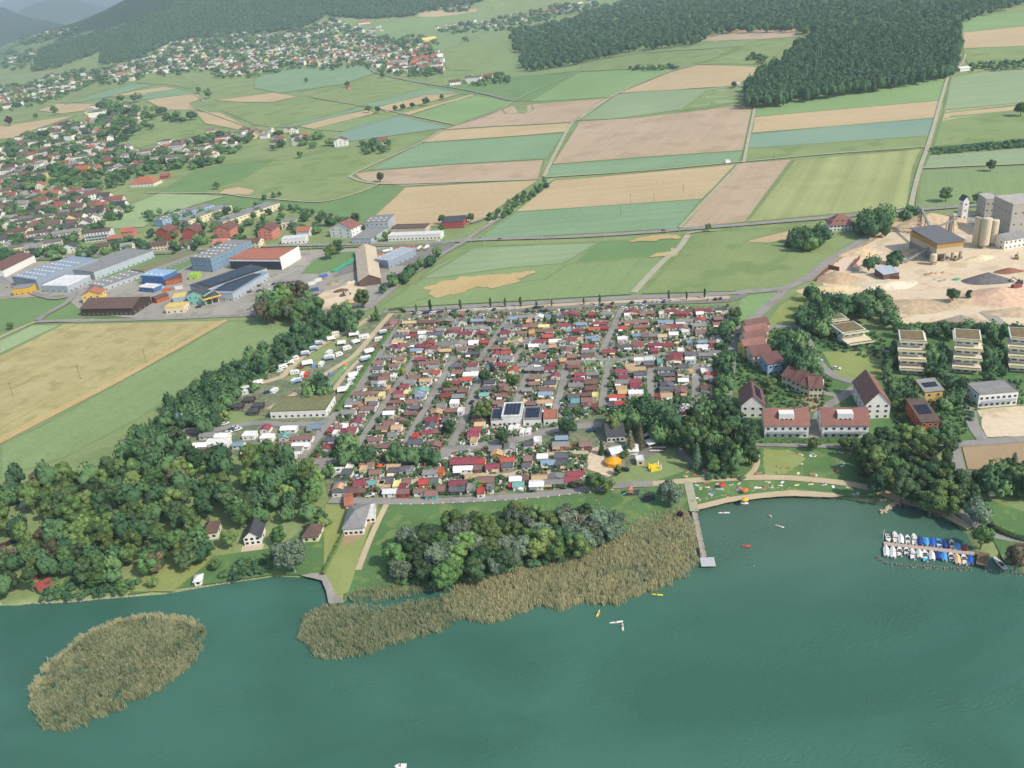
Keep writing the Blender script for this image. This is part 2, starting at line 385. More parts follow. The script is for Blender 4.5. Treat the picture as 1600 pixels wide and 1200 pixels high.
bp = t.nodes.new('ShaderNodeBump'); bp.inputs['Distance'].default_value = 1.0; t.links.new(n2.outputs[0], bp.inputs['Height']); t.links.new(m3.outputs[0], bp.inputs['Strength'])
t.links.new(bp.outputs[0], b.inputs['Normal'])
wv = [(-1500, -500, 0), (1500, -500, 0), (1500, 435, 0), (-1500, 435, 0)]
tag(put('lake_water', mesh('lake_water', wv, [(0, 1, 2, 3)], [wm])), kind='structure')

# ---------------------------------------------------------------- fields
HZ = (805, 331, 1095, 305); DG = (1064, 357, 1157, 255); LG = (60, 660, 300, 525)
FM = {
 'tan': groundmat('stubble_tan', '#b8a37e', '#c2ad88', .01, .3, (HZ, 5, .05), tram=(9, .5, .06)),
 'pink': groundmat('bare_soil', '#b19c82', '#bca78c', .01, .3, (DG, 7, .05), c3='#a8947a'),
 'teal': groundmat('young_grain_blue', '#7d9874', '#88a27e', .012, .3, (HZ, 5, .05), tram=(9, .8, .10)),
 'blue': groundmat('flax_blue', '#7c9784', '#889f86', .008, .3),
 'green': groundmat('clover_green', '#809464', '#8a9c6a', .012, .4, (LG, 6, .03), tram=(9, .5, .05)),
 'bright': groundmat('ley_green', '#7f9a66', '#8aa46e', .01, .4, (HZ, 6, .04)),
 'olive': groundmat('meadow_olive', '#81915f', '#8e9c68', .012, .4, c3='#748855'),
 'pale': groundmat('barley_pale', '#94a678', '#9dae80', .02, .4),
 'grey': groundmat('barley_grey', '#8a9c76', '#96a680', .012, .4, (HZ, 6, .05), tram=(9, .7, .08)),
 'dark': groundmat('maize_dark', '#3f5f3c', '#4a6b44', .05, .5, (HZ, 3, .15)),
 'deep': groundmat('ley_deep', '#6c8858', '#769260', .02, .4),
 'mown': groundmat('mown_hay', '#98a06a', '#a6aa76', .02, .4, ((1200, 340, 1262, 250), 14, .16)),
 'wheat': groundmat('ripening_wheat', '#aa9f6e', '#b8ab7c', .03, .3, ((100, 626, 300, 512), 4, .06), c3='#9f9666', tram=(9, .6, .08)),
 'gold': groundmat('ripe_edge', '#b9a272', '#c2ac7c', .03, .4),
 'lawn': groundmat('lawn', '#587648', '#668550', .05, .8, c3='#788a54'),
 'dry': groundmat('dry_lawn', '#8a9458', '#97a064', .05, .8),
 'sand': groundmat('quarry_sand', '#d2be9f', '#dccbae', .03, .5, c3='#c2ad90'),
 'path': groundmat('path_gravel', '#bba98a', '#c8b797', .1, 1.5),
 'soil': groundmat('brown_soil', '#a28b6c', '#ac9676', .05, .8),
 'asph': groundmat('asphalt', '#918d86', '#9c9890', .03, 1.0, c3='#87837c'),
 'asph2': groundmat('old_asphalt', '#7d7a74', '#8a867e', .05, 1.0),
 'track': groundmat('track', '#a5a488', '#b5b098', .1, 1.0),
 'verge': groundmat('verge', '#76885a', '#839362', .1, 1.0),
 'plot': groundmat('garden_plots', '#66785a', '#8f8a74', .18, 1.2, amt=1.0, c3='#566c45'),
 'yard': groundmat('yard', '#9a968c', '#aaa496', .04, .8, c3='#8b887e'),
}
def edge_strips(p, k_):
    P = [at(*map(float, q.split())) for q in p.split(',')]
    if sum(q.y for q in P) / len(P) > 2600 or k_ == 'lawn': return
    V = []; Fc = []; LC[0] += 1; w_ = 1.3
    P2 = densify([Vector((q.x, q.y, 0)) for q in P], 25); n = len(P2)
    for i in range(n):
        d = (P2[(i + 1) % n] - P2[i - 1]).normalized(); m_ = Vector((-d.y, d.x, 0)) * w_
        for q in (P2[i] - m_, P2[i] + m_): V.append((q.x, q.y, float(hgt(q.x, q.y)) + LC[0] * .0015 + 1.7 * (.03 + (math.hypot(q.x, q.y) * 1.3e-4 if q.y > 600 else 0))))
        a, b_ = 2 * i, 2 * ((i + 1) % n); Fc.append((a, b_, b_ + 1, a + 1))
    tag(put('field_margin', mesh('field_margin', V, Fc, [FM['verge']])), kind='structure')
FIELDS = '''
green|0 695,60 668,200 590,355 502,500 497,520 500,300 600,215 655,100 715,0 748
wheat|0 555,100 506,357 500,280 548,200 587,120 626,50 664,0 692,-60 715,-60 580
pale|0 553,-60 580,-60 545,0 532,50 508,96 507
deep|-60 480,0 470,100 464,106 471,60 498,0 521,-60 545
deep|66 501,75 493,105 478,130 468,134 485,122 500
lawn|125 501,133 495,205 494,213 499
green|585 484,668 430,745 385,960 377,1068 368,1072 372,985 461,900 467,800 474,700 480,610 486
grey|742 387,960 378,930 383,880 412,800 418,700 432,655 436,680 415
deep|900 411,935 378,1060 370,1066 372,1044 400,1000 401,950 408,892 412
green|700 452,850 437,890 412,1000 402,1040 400,985 461,800 474,700 479,615 484
olive|1000 461,1086 370,1120 361,1300 352,1385 352,1330 380,1290 410,1262 436,1225 449,1150 456
tan|1163 378,1190 370,1250 356,1262 354,1255 362,1240 374,1200 380
bright|1158 463,1216 456,1200 476,1168 500,1156 503,1150 480
dry|1190 512,1215 478,1256 452,1275 452,1262 480,1248 505,1230 510
teal|748 371,805 332,900 325,1096 311,1088 322,1058 357,900 366,760 373
tan|805 331,865 282,950 275,1150 257,1118 292,1098 311,900 325
pink|1064 357,1100 315,1157 255,1238 249,1200 300,1166 347
mown|1167 347,1205 298,1242 250,1440 233,1428 262,1418 326,1300 335
tan|568 352,633 293,730 287,843 281,800 310,760 340,735 350,660 355
pink|553 271,600 266,700 258,850 250,842 279,730 286,630 291,590 288,565 281
teal|578 266,620 243,657 224,760 217,882 208,855 248,700 257
tan|657 223,690 204,780 198,891 192,884 206,760 216
pink|692 203,735 188,802 165,830 163,952 153,900 187,892 191,780 197
olive|780 166,830 162,833 172,825 177,790 178
pink|862 257,905 190,1000 184,1100 172,1177 162,1162 235,1000 246
teal|850 277,862 258,1000 247,1161 236,1155 253,1000 266,900 274
grey|905 188,965 147,1100 139,1180 131,1168 158,1000 181,955 186
olive|1062 174,1105 142,1175 133,1165 158,1110 168
tan|966 146,1040 115,1088 102,1195 106,1150 135,1050 141
bright|828 159,905 113,1000 108,1062 107,1040 116,965 146,950 152
deep|640 148,720 128,800 118,905 113,828 158,800 159,740 148
green|700 127,760 112,815 106,905 97,990 75,950 90,912 110,830 118
olive|905 112,912 97,1000 84,1100 78,1157 74,1120 90,1070 106
green|912 96,1000 70,1090 66,1190 62,1160 72,1100 77,1000 83
pink|1092 66,1105 57,1150 48,1245 45,1242 58,1200 61,1120 66
olive|1120 92,1160 74,1238 62,1200 102,1090 101
bright|1180 182,1170 162,1300 142,1481 118,1472 157,1300 172
tan|1178 183,1300 172,1470 157,1465 184,1300 198,1174 208
blue|1172 210,1300 198,1462 185,1457 212,1300 223,1168 232
olive|1168 232,1300 223,1456 212,1450 232,1300 241,1163 251
grey|1486 120,1540 112,1700 104,1700 160,1600 161,1475 173
olive|1475 173,1600 161,1700 152,1700 210,1600 218,1459 229
tan|1476 172,1600 161,1620 163,1600 172,1500 186,1470 190
dark|1464 230,1600 217,1700 208,1700 224,1600 232,1458 241
grey|1452 243,1600 232,1700 225,1700 253,1600 257,1442 263
green|1440 266,1600 259,1700 255,1700 308,1600 315,1432 326
bright|1503 27,1600 18,1700 10,1700 34,1600 41,1504 51
tan|1504 51,1600 41,1700 34,1700 64,1600 72,1505 76
olive|1505 76,1600 72,1700 66,1700 100,1600 100,1515 103,1508 90
olive|245 302,345 257,440 251,540 233,667 206,690 205,600 248,551 272,556 280,592 290,560 303,505 315,440 312,390 307,340 303
deep|250 300,300 270,348 257,430 250,380 280,320 300,280 304
pale|143 352,185 327,250 302,330 305,352 307,318 317,250 338,225 355,180 358
deep|320 318,352 308,395 311,480 318,510 318,592 292,630 292,567 350,520 335,470 327,330 325
tan|340 303,350 296,375 292,400 297,390 305
olive|165 225,230 207,262 197,300 192,362 204,335 213,250 223,220 231
tan|228 157,270 150,311 147,314 155,296 162,312 172,258 172
tan|305 175,345 176,384 196,372 203,320 193
tan|58 173,90 162,156 163,140 172,96 178
tan|-60 205,100 183,118 181,62 200,22 216,-60 222
teal|88 161,170 140,205 131,240 133,170 152,125 160
tan|165 152,215 142,258 136,278 139,215 150
teal|177 152,250 143,278 139,312 146,228 156
olive|100 165,130 138,230 122,285 120,304 128,300 140,268 133,215 130,160 142
tan|335 157,400 149,430 145,465 151,425 160,380 160
olive|345 172,430 161,476 152,562 166,490 188,430 200,398 195
teal|430 200,490 186,562 168,574 171,462 198
tan|466 198,520 184,575 172,588 177,490 202
green|487 203,540 189,590 178,622 182,540 206
blue|515 216,560 196,622 181,706 199,600 214,550 221
olive|482 151,555 127,595 117,672 135,620 151,576 162,562 166
teal|565 166,620 148,672 136,722 146,650 153,590 167
tan|590 168,662 149,722 146,690 155,605 176
tan|622 179,700 158,738 147,742 150,690 164,640 180
bright|640 181,690 165,742 149,800 160,770 175,712 195
teal|398 122,462 106,500 108,562 102,592 112,535 132,440 146,398 138
green|500 60,560 45,660 26,760 20,800 40,780 70,700 105,660 75,600 62
olive|690 82,760 50,800 45,815 60,800 95,740 110,700 110
tan|650 26,665 18,745 14,745 18,690 27
green|790 68,805 70,812 82,828 92,812 104,790 112,740 128,712 128,740 108
'''
for ln in FIELDS.strip().split('\n'):
    k_, p = ln.split('|'); edge_strips(p, k_); psheet('field', [tuple(map(float, q.split())) for q in p.split(',')], FM[k_], 1, wob=0.0)
# worn and bare patches
psheet('field', [(655, 452), (680, 443), (715, 435), (760, 430), (833, 426), (812, 436), (795, 446), (740, 454), (692, 461), (668, 459)], FM['gold'], 3, wob=9)
psheet('field', [(978, 377), (1010, 370), (1062, 367), (1066, 374), (1050, 372), (1020, 378)], FM['gold'], 3, wob=6)
psheet('field', [(1040, 396), (1048, 388), (1062, 390), (1050, 402), (1015, 402)], FM['gold'], 3, wob=5)
psheet('field', [(0, 694), (200, 590), (357, 501), (350, 500), (200, 582), (0, 684)], FM['gold'], 3)

# ---------------------------------------------------------------- built-up ground and yards
psheet('ground_plots', [(620, 492), (720, 486), (900, 478), (972, 478), (1145, 478), (1142, 560), (1130, 600), (1090, 660), (1040, 690), (960, 745), (915, 768), (650, 780), (515, 780), (500, 720), (470, 715), (395, 715), (280, 700), (262, 680), (330, 672), (430, 650), (510, 650)], FM['plot'], 1)
psheet('lawn', [(560, 782), (650, 788), (800, 780), (915, 770), (975, 765), (1075, 757), (1088, 795), (1040, 812), (950, 846), (850, 872), (740, 898), (560, 925), (545, 930), (537, 940)], FM['lawn'], 1)
psheet('lawn', [(508, 788), (556, 800), (590, 788), (545, 925), (515, 940), (505, 905)], FM['dry'], 2)
psheet('lawn', [(330, 870), (440, 855), (505, 800), (505, 900), (430, 898), (350, 910), (200, 930), (225, 905)], FM['lawn'], 1)
psheet('lawn', [(196, 925), (250, 880), (345, 850), (320, 885), (270, 925)], FM['dry'], 2)
psheet('lawn', [(1000, 760), (1180, 700), (1330, 702), (1400, 780), (1300, 776), (1185, 776), (1090, 790)], FM['lawn'], 1)
psheet('lawn', [(1190, 703), (1235, 703), (1260, 718), (1230, 742), (1192, 742)], FM['dry'], 2, wob=2)
psheet('lawn', [(1152, 520), (1190, 512), (1240, 506), (1275, 500), (1400, 520), (1700, 515), (1700, 622), (1530, 632), (1540, 684), (1490, 692), (1180, 694), (1140, 660), (1145, 560)], FM['lawn'], .5)
psheet('lawn', [(1540, 780), (1600, 800), (1700, 830), (1700, 890), (1570, 880), (1535, 810)], FM['lawn'], 2)
psheet('lawn', [(1285, 550), (1380, 550), (1384, 590), (1350, 600), (1305, 585)], FM['dry'], 2)
psheet('lawn', [(1358, 655), (1400, 600), (1420, 640), (1405, 690), (1358, 690)], FM['lawn'], 2)
psheet('lawn', [(470, 428), (490, 408), (520, 396), (572, 392), (574, 395), (525, 422), (500, 428)], FM['deep'], 2)
psheet('lawn', [(88, 428), (135, 404), (330, 396), (250, 440), (190, 440)], FM['deep'], 1)
psheet('lawn', [(915, 564), (945, 564), (943, 579), (915, 579)], FM['bright'], 3)
psheet('lawn', [(950, 564), (976, 562), (974, 577), (948, 578)], FM['bright'], 3)
psheet('lawn', [(508, 603), (560, 548), (570, 541), (565, 552), (530, 590), (500, 622), (470, 620)], FM['bright'], 3)
psheet('camp_ground', [(455, 600), (560, 520), (590, 492), (620, 492), (560, 580), (520, 640), (425, 652), (360, 640), (370, 600), (430, 580)], FM['plot'], 1)
psheet('yard', [(0, 415), (120, 405), (300, 398), (470, 392), (700, 382), (640, 418), (575, 480), (400, 492), (215, 498), (130, 490), (100, 462), (0, 468)], FM['yard'], 0.6)
psheet('yard', [(560, 395), (640, 383), (712, 380), (690, 398), (640, 415), (570, 420), (520, 435)], FM['asph2'], 2)
psheet('yard', [(480, 470), (550, 440), (575, 455), (560, 480), (500, 482)], FM['sand'], 2, wob=5)
psheet('yard', [(1278, 440), (1300, 415), (1350, 378), (1385, 357), (1430, 345), (1500, 333), (1600, 323), (1700, 318), (1700, 520), (1600, 508), (1480, 505), (1402, 509), (1396, 470), (1350, 458), (1290, 462)], FM['sand'], 1, wob=4)
psheet('yard', [(1490, 342), (1560, 330), (1700, 325), (1700, 378), (1560, 380), (1520, 352)], FM['yard'], 2)
psheet('yard', [(1528, 643), (1600, 633), (1700, 625), (1700, 680), (1545, 683), (1535, 665)], FM['sand'], 2, wob=2)
psheet('field', [(1503, 698), (1600, 687), (1700, 680), (1700, 745), (1600, 738), (1512, 734)], FM['soil'], 2)
psheet('yard', [(1245, 622), (1275, 615), (1290, 630), (1270, 645), (1250, 635)], FM['soil'], 2)
psheet('yard', [(925, 700), (942, 696), (948, 722), (965, 735), (950, 745), (915, 735), (920, 715)], FM['sand'], 3, wob=2)
psheet('yard', [(1000, 690), (1030, 670), (1060, 680), (1050, 695), (1010, 718), (990, 712)], FM['asph2'], 3)
psheet('yard', [(780, 672), (838, 668), (880, 672), (850, 682), (800, 690)], FM['asph2'], 3)
psheet('yard', [(1030, 628), (1120, 625), (1118, 665), (1040, 660)], FM['asph2'], 2)
psheet('terrace', [(570, 785), (592, 784), (586, 815), (560, 845), (533, 856), (536, 838), (565, 830)], FM['soil'], 3)
psheet('beach', [(1088, 798), (1088, 790), (1140, 778), (1185, 771), (1240, 767), (1300, 771), (1320, 776), (1300, 778), (1240, 776), (1185, 779), (1140, 786), (1110, 793)], FM['path'], 2, wob=.6)
psheet('beach', [(470, 900), (495, 896), (509, 898), (517, 912), (524, 928), (537, 938), (537, 943), (514, 945), (510, 925), (503, 908)], FM['yard'], 3)

# ---------------------------------------------------------------- roads and paths
RD = '''
road|asph|7|-80 407,0 404,100 402,200 397,300 392,400 386,530 383,640 381,700 379,740 376,800 374,900 371,1000 365,1100 357,1200 349,1300 341,1435 329,1600 316,1700 308
railway_road|verge|5|-80 411,0 408,100 405,300 395,530 387,700 382
road|asph|5|800 330,765 352,740 368,722 381,695 396,640 432,600 463,575 483
road|asph|5|575 483,540 490,400 493,212 500,120 502,57 504
road|asph|5|-60 415,60 462,100 466,118 458,112 450,100 448
road|asph|5|60 502,70 494,105 474,115 462
road|track|3.5|57 504,30 514,0 528,-50 548
road|asph|7|600 487,700 481,800 476,900 470,1000 465,1100 461,1160 457,1225 452
road|path|6|640 492,720 486,800 482,900 476,1000 471,1140 465
road|asph2|5.5|620 494,720 489,800 486,900 480,1000 475,1140 470,1160 458
road|asph|6.5|1225 452,1262 435,1295 408,1345 378,1380 360,1430 348,1485 339
railway_road|soil|3|1262 440,1298 413,1350 383,1390 363,1430 352
road|asph|6|1228 451,1202 477,1172 503,1151 525,1143 552,1138 592,1133 640,1135 665
road|asph|4.5|627 492,598 545,565 600,530 642,492 690,470 718
road|asph|3.6|655 550,622 600,598 637,555 702
road|asph|3.6|798 495,772 530,748 565
road|asph|3.6|710 558,687 600,655 655,630 702
road|asph|3.6|755 585,738 620,722 663,705 698
road|asph|3.6|815 547,800 568
road|asph|3.6|824 585,806 630,797 650
road|asph|3.6|884 567,880 597,866 648
road|asph|3.6|972 482,957 515,945 540,936 560
road|asph|3.6|951 566,945 600,940 640
road|asph|3.6|1017 575,1016 600,1018 640
road|asph|4|1088 570,1087 600,1086 660
road|asph|3.6|880 566,936 563,985 562,1040 553
road|asph|3.6|840 590,884 582
road|asph|5.5|645 710,700 704,760 696,800 690,870 672,940 664
road|asph|5|690 720,702 704
road|asph|5|470 718,495 723,540 718
road|asph|4|507 722,498 752
road|path|3|600 765,700 742,800 742,850 712,920 708
road|asph|4.5|515 783,650 785,800 778,912 767,962 760,1020 757
road|path|4|1020 757,1067 753,1112 750,1200 747,1262 750,1325 757,1362 765,1388 775,1412 784,1437 790,1470 801,1494 814,1518 826
road|path|2.5|1115 749,1105 740,1092 731
road|path|2.5|1165 748,1178 736,1183 722,1180 700
road|asph|3|1180 696,1240 697,1335 700
road|path|2.5|560 892,580 840,605 787
road|track|3.5|1075 754,1082 786,1085 800
road|asph|3|1055 700,1080 722,1095 733
road|asph|5|262 666,280 673,330 673,400 662,440 664,500 662,522 652
road|path|5|400 600,440 590,470 560,520 530,555 512,590 490
road|path|4|420 640,480 605,520 578,555 555,590 515,612 490
road|path|3|520 612,545 580,565 560
road|asph|5|1180 524,1210 512,1236 510,1252 516,1262 535,1278 566,1306 590,1345 600
road|asph|5|1345 600,1315 622,1282 645,1272 690
road|asph|4|1310 620,1285 614,1262 600
road|asph|5|1700 680,1600 687,1540 692,1490 695,1440 690
road|asph|4.5|1492 694,1494 715,1500 735,1510 750
road|asph|5|1498 625,1515 640,1520 665,1535 688
road|asph|4.5|1500 800,1540 832,1600 845,1700 850
road|asph|3.5|1384 545,1386 600
road|asph|3.5|1474 545,1480 600
road|track|4|1482 118,1470 158,1450 228,1438 262,1428 300,1422 328
road|track|4|1438 264,1520 260,1600 257,1700 252
road|track|3.5|1162 255,1170 215,1178 175,1180 158
road|track|3|1062 357,1100 316,1155 258
road|track|4.5|850 277,868 240,892 195,905 187,965 147,1040 115,1088 102
road|track|3.5|965 147,930 162,905 188
road|track|3.5|850 278,1000 268,1155 254,1300 241,1450 230
road|track|4|865 280,800 322,765 350
road|track|4|690 205,655 225,600 250,552 273,551 279,590 288,700 286,845 281
road|track|3|590 289,560 302,505 316,440 313,380 308,340 303,230 302
road|track|3|800 159,850 136,905 113,915 108
road|track|3|712 196,660 185,600 172,560 165,490 153
road|track|3|712 196,770 178,800 160
road|track|3|1157 152,1190 130,1240 72
road|track|3|1180 157,1300 137,1480 117
road|track|3|1482 117,1503 100,1508 86
road|track|5|1075 368,1060 390,1030 415,990 458
road|track|3|1072 367,1090 363,1120 361
road|track|3|305 148,318 160,296 165,315 173,390 200
road|asph|4|735 350,750 345,763 340
road|track|3|825 92,815 78,805 70
road|asph|5|560 80,575 105,592 116,640 127,720 140,800 158
'''
for ln in RD.strip().split('\n'):
    nm, k_, wd, p = ln.split('|'); ribbon('railway' if nm != 'road' else ('path' if k_ in ('path', 'track') else 'road'), [tuple(map(float, q.split())) for q in p.split(',')], float(wd), FM[k_], 4 if k_ != 'asph' else 5)
# ---------------------------------------------------------------- foliage meshes (unit width, root at z = 0)
def ico(sub):
    import bmesh
    bm = bmesh.new(); bmesh.ops.create_icosphere(bm, subdivisions=sub, radius=1)
    V = np.array([v.co[:] for v in bm.verts]); Fc = np.array([[v.index for v in f.verts] for f in bm.faces]); bm.free(); return V, Fc
IV1, IF1 = ico(1); IV2, IF2 = ico(2)
def leaf_quads(C, N, S, rng, aspect=.8):
    n = len(C); t = rng.normal(size=(n, 3)); N = N + rng.normal(size=(n, 3)) * .55; N /= np.linalg.norm(N, axis=1)[:, None]
    a = np.cross(N, t); a /= np.linalg.norm(a, axis=1)[:, None]; b_ = np.cross(N, a)
    S = S[:, None]; a = a * S; b_ = b_ * S * aspect
    return np.stack([C - a - b_ * .6, C + a * .3 - b_, C + a + b_ * .5, C - a * .3 + b_], 1)
def tri_quads_mesh(name, tris_V, tris_F, Q, tone=None):
    """one mesh out of shells (triangles) and loose leaf quads"""
    nv0 = len(tris_V); V = np.vstack([tris_V, Q.reshape(-1, 3)]) if len(Q) else tris_V
    nt_, nq = len(tris_F), len(Q); me = bpy.data.meshes.new(name)
    me.vertices.add(len(V)); me.vertices.foreach_set('co', V.astype(np.float32).ravel())
    li = np.concatenate([tris_F.ravel(), nv0 + np.arange(nq * 4)]).astype(np.int32)
    me.loops.add(len(li)); me.loops.foreach_set('vertex_index', li); me.polygons.add(nt_ + nq)
    me.polygons.foreach_set('loop_start', np.concatenate([np.arange(nt_) * 3, nt_ * 3 + np.arange(nq) * 4]).astype(np.int32))
    me.polygons.foreach_set('loop_total', np.concatenate([np.full(nt_, 3), np.full(nq, 4)]).astype(np.int32))
    if tone is not None:
        at_ = me.attributes.new('tone', 'FLOAT', 'POINT'); at_.data.foreach_set('value', tone.astype(np.float32))
    me.update(); me.validate(); return me
def crown_mesh(kind, seed, nleaf=2400):
    g = np.random.default_rng(seed); TV = []; TF = []; Q = []; off = 0
    if kind == 'conifer':
        for L in range(11):
            z = .28 + L * .135; r = .44 * (1 - L / 11.5) ** .85
            n = 70 - L * 4; th = g.uniform(0, 2 * np.pi, n); rr = r * np.sqrt(g.uniform(.1, 1.1, n))
            C = np.stack([rr * np.cos(th), rr * np.sin(th), z - rr * .45 + g.normal(size=n) * .025], 1)
            N = np.stack([np.cos(th) * .5, np.sin(th) * .5, np.ones(n)], 1); Q.append(leaf_quads(C, N, g.uniform(.04, .075, n), g, .5))
            a = np.linspace(0, 2 * np.pi, 9)[:-1] + g.uniform(0, 1); rr = r * g.uniform(.7, .9, 8)
            TV.append(np.vstack([np.stack([rr * np.cos(a), rr * np.sin(a), np.full(8, z - r * .45)], 1), [[0, 0, z + .16]]])); TF.append(np.array([[i, (i + 1) % 8, 8] for i in range(8)]) + off); off += 9
        return tri_quads_mesh('crown', np.vstack(TV), np.vstack(TF), np.vstack(Q))
    P = dict(broad=(21, .34, .29, .6, .1, .19), tall=(20, .25, .5, .87, .1, .18), willow=(22, .36, .24, .54, .09, .17), poplar=(9, .1, 1.2, 1.9, .26, .38), shrub=(7, .27, .1, .26, .16, .24))[kind]
    n, sx, sz, zc, ra, rb = P; cs = []
    for i in range(n):
        while True:
            v = g.uniform(-1, 1, 3)
            if np.linalg.norm(v) < 1: break
        if kind == 'poplar': v = np.array([v[0], v[1], -1 + 2 * i / (n - 1)])
        c = np.array([v[0] * sx, v[1] * sx, zc + v[2] * sz]); r = g.uniform(ra, rb)
        if kind == 'poplar': r *= (1 - .45 * abs(v[2]) ** 3)
        cs.append((c, r))
    for c, r in cs:
        U = IV2.copy(); d = 1 + .16 * np.sin(U @ g.uniform(-5, 5, 3) * 1.3 + g.uniform(0, 6)) + .12 * np.sin(U @ g.uniform(-9, 9, 3))
        TV.append(c + U * (r * .86 * d)[:, None] * np.array([1, 1, .92 if kind != 'poplar' else 1.5])); TF.append(IF2 + off); off += len(U)
        k_ = int(nleaf * r * r / sum(q[1] ** 2 for q in cs)); N = g.normal(size=(k_, 3)); N[:, 2] = N[:, 2] * .9 + .15; N /= np.linalg.norm(N, axis=1)[:, None]
        C = c + N * (r * g.uniform(.8, 1.13, k_))[:, None] * np.array([1, 1, .95 if kind != 'poplar' else 1.5])
        keep = np.ones(k_, bool)
        for c2, r2 in cs:
            if c2 is not c and kind != 'poplar': keep &= np.linalg.norm(C - c2, axis=1) > r2 * .8
        C = C[keep]; N = N[keep]; S = g.uniform(.018, .038, len(C))
        if kind == 'willow': S *= .8; N = N * .6 + np.array([0, 0, .1]); N[:, 2] *= .3
        if kind == 'poplar': S *= 1.8
        Q.append(leaf_quads(C, N, S, g, 1.8 if kind == 'willow' else .8))
    return tri_quads_mesh('crown', np.vstack(TV), np.vstack(TF), np.vstack(Q))
def trunk_mesh(kind, seed):
    g = random.Random(seed); m = MB(); H = dict(broad=.55, tall=.8, willow=.5, poplar=2.2, shrub=.2, conifer=1.3)[kind]; r = .035 if kind != 'shrub' else .025
    m.bar((0, 0, -.05), (g.uniform(-.02, .02), g.uniform(-.02, .02), H), r, 7, r * .45)
    if kind in ('broad', 'tall', 'willow', 'shrub'):
        for i in range(4):
            a = i * 1.6 + g.random(); z0 = H * g.uniform(.45, .8); m.bar((0, 0, z0), (.22 * math.cos(a), .22 * math.sin(a), z0 + .2), r * .5, 5, r * .2)
    return m.me('trunk')
BARK = mat('#6a6052', .9, .2, 2.0); BARKW = mat('#a8a396', .9, .2, 2.0)
LM = {'mid': leafmat('leaves_mid', '#65824c'), 'dark': leafmat('leaves_dark', '#4f6b47'), 'olive': leafmat('leaves_olive', '#7d985a'), 'willow': leafmat('leaves_willow', '#7d9077', var=.2),
      'bright': leafmat('leaves_bright', '#93b34c', transl=.35), 'copper': leafmat('leaves_copper', '#4c3642', transl=.1), 'conifer': leafmat('needles', '#466048', transl=.1), 'rust': leafmat('leaves_brown', '#716c52')}
CR = {k: [crown_mesh(k, 100 * i + 7 * len(k)) for i in range(n)] for k, n in (('broad', 6), ('tall', 3), ('willow', 3), ('conifer', 2), ('poplar', 2), ('shrub', 3))}
TRK = {k: [trunk_mesh(k, i) for i in range(2)] for k in CR}
CZ = dict(broad=.58, tall=.85, willow=.52, conifer=.95, poplar=1.9, shrub=.26)
KN = dict(broad='broadleaf_tree', tall='broadleaf_tree', willow='willow_tree', conifer='conifer_tree', poplar='poplar_tree', shrub='garden_shrub')
TDESC = {'mid': 'mid green', 'dark': 'dark green', 'olive': 'light olive green', 'willow': 'silvery grey green', 'bright': 'bright yellow green', 'copper': 'dark purple leaved', 'conifer': 'blackish green', 'rust': 'brownish green'}
FORM = dict(broad='spreading tree', tall='tall oval tree', willow='willow', conifer='conifer', poplar='columnar poplar', shrub='round shrub')
CATN = dict(broad='tree', tall='tree', willow='willow tree', conifer='conifer', poplar='poplar', shrub='shrub')
TREES = []
def tree(*a, **k): TREES.append((a, k))
def build_tree(kind, lm, u, v, wpx, where, rows=None, group=None, tr=None, label=None, hs=1.0):
    p = at(u, v); W = wpx * mpp(p); p = at(u, v, W * CZ[kind] * hs)
    o = empty(KN[kind], p, random.uniform(0, 6.28)); sx = W * random.uniform(.94, 1.06)
    put('trunk', random.choice(TRK[kind]), o, BARKW if kind == 'willow' or tr == 'w' else BARK, scale=(W, W, W * hs))
    put('crown', random.choice(CR[kind]), o, LM[lm], scale=(sx, W, W * hs * random.uniform(.92, 1.1)))
    if label: tag(o, label, CATN[kind], group)
    else: reg(o, '%s %s' % (TDESC[lm], FORM[kind]), CATN[kind], group or 'trees ' + where, where, rows)
    return o
def pxpoly(s): return [tuple(map(float, q.split())) for q in s.split(',')]
def pxgrid(P, su, sv, jit=.42, seed=1):
    g = random.Random(seed); us = [p[0] for p in P]; vs = [p[1] for p in P]; out = []; v = min(vs) + sv / 2; k_ = 0
    while v < max(vs):
        u = min(us) + su * (.5 if k_ % 2 else 0)
        while u < max(us):
            a, b_ = u + g.uniform(-jit, jit) * su, v + g.uniform(-jit, jit) * sv
            if inpoly([a], [b_], P)[0]: out.append((a, b_))
            u += su
        v += sv; k_ += 1
    return out
def wood(s, su, sv, w0, w1, mix, where, rows=None, group=None, seed=1, skip=()):
    g = random.Random(seed * 31 + 5)
    for u, v in pxgrid(pxpoly(s), su, sv, seed=seed):
        if any((u - a) ** 2 + (v - b_) ** 2 < r * r for a, b_, r in skip): continue
        kind, lm = g.choices([m[:2] for m in mix], [m[2] for m in mix])[0]
        tree(kind, lm, u, v, g.uniform(w0, w1) * (.75 if kind in ('conifer',) else 1), where, rows, group)
MIX = [('broad', 'mid', 5), ('broad', 'dark', 5), ('tall', 'mid', 2), ('tall', 'dark', 2), ('broad', 'olive', 2.2), ('conifer', 'conifer', .5), ('broad', 'rust', .7), ('broad', 'copper', .25)]
MIXD = [('broad', 'dark', 6), ('broad', 'mid', 3), ('tall', 'dark', 3), ('conifer', 'conifer', .8)]
wood('-25 760,50 735,130 740,200 705,260 672,300 695,360 712,430 690,466 722,498 775,488 808,440 805,400 812,345 815,330 830,340 855,325 870,296 880,280 885,215 885,170 905,118 905,85 890,30 908,-30 930',
     27, 17, 26, 42, MIX, 'of the lakeside wood', (19, 'band'), 'trees of the lakeside wood', 3, skip=[(338, 800, 20), (904, 815, 9), (325, 832, 15), (402, 832, 18), (40, 808, 16), (10, 843, 22), (488, 840, 16), (300, 898, 14), (345, 888, 14)])
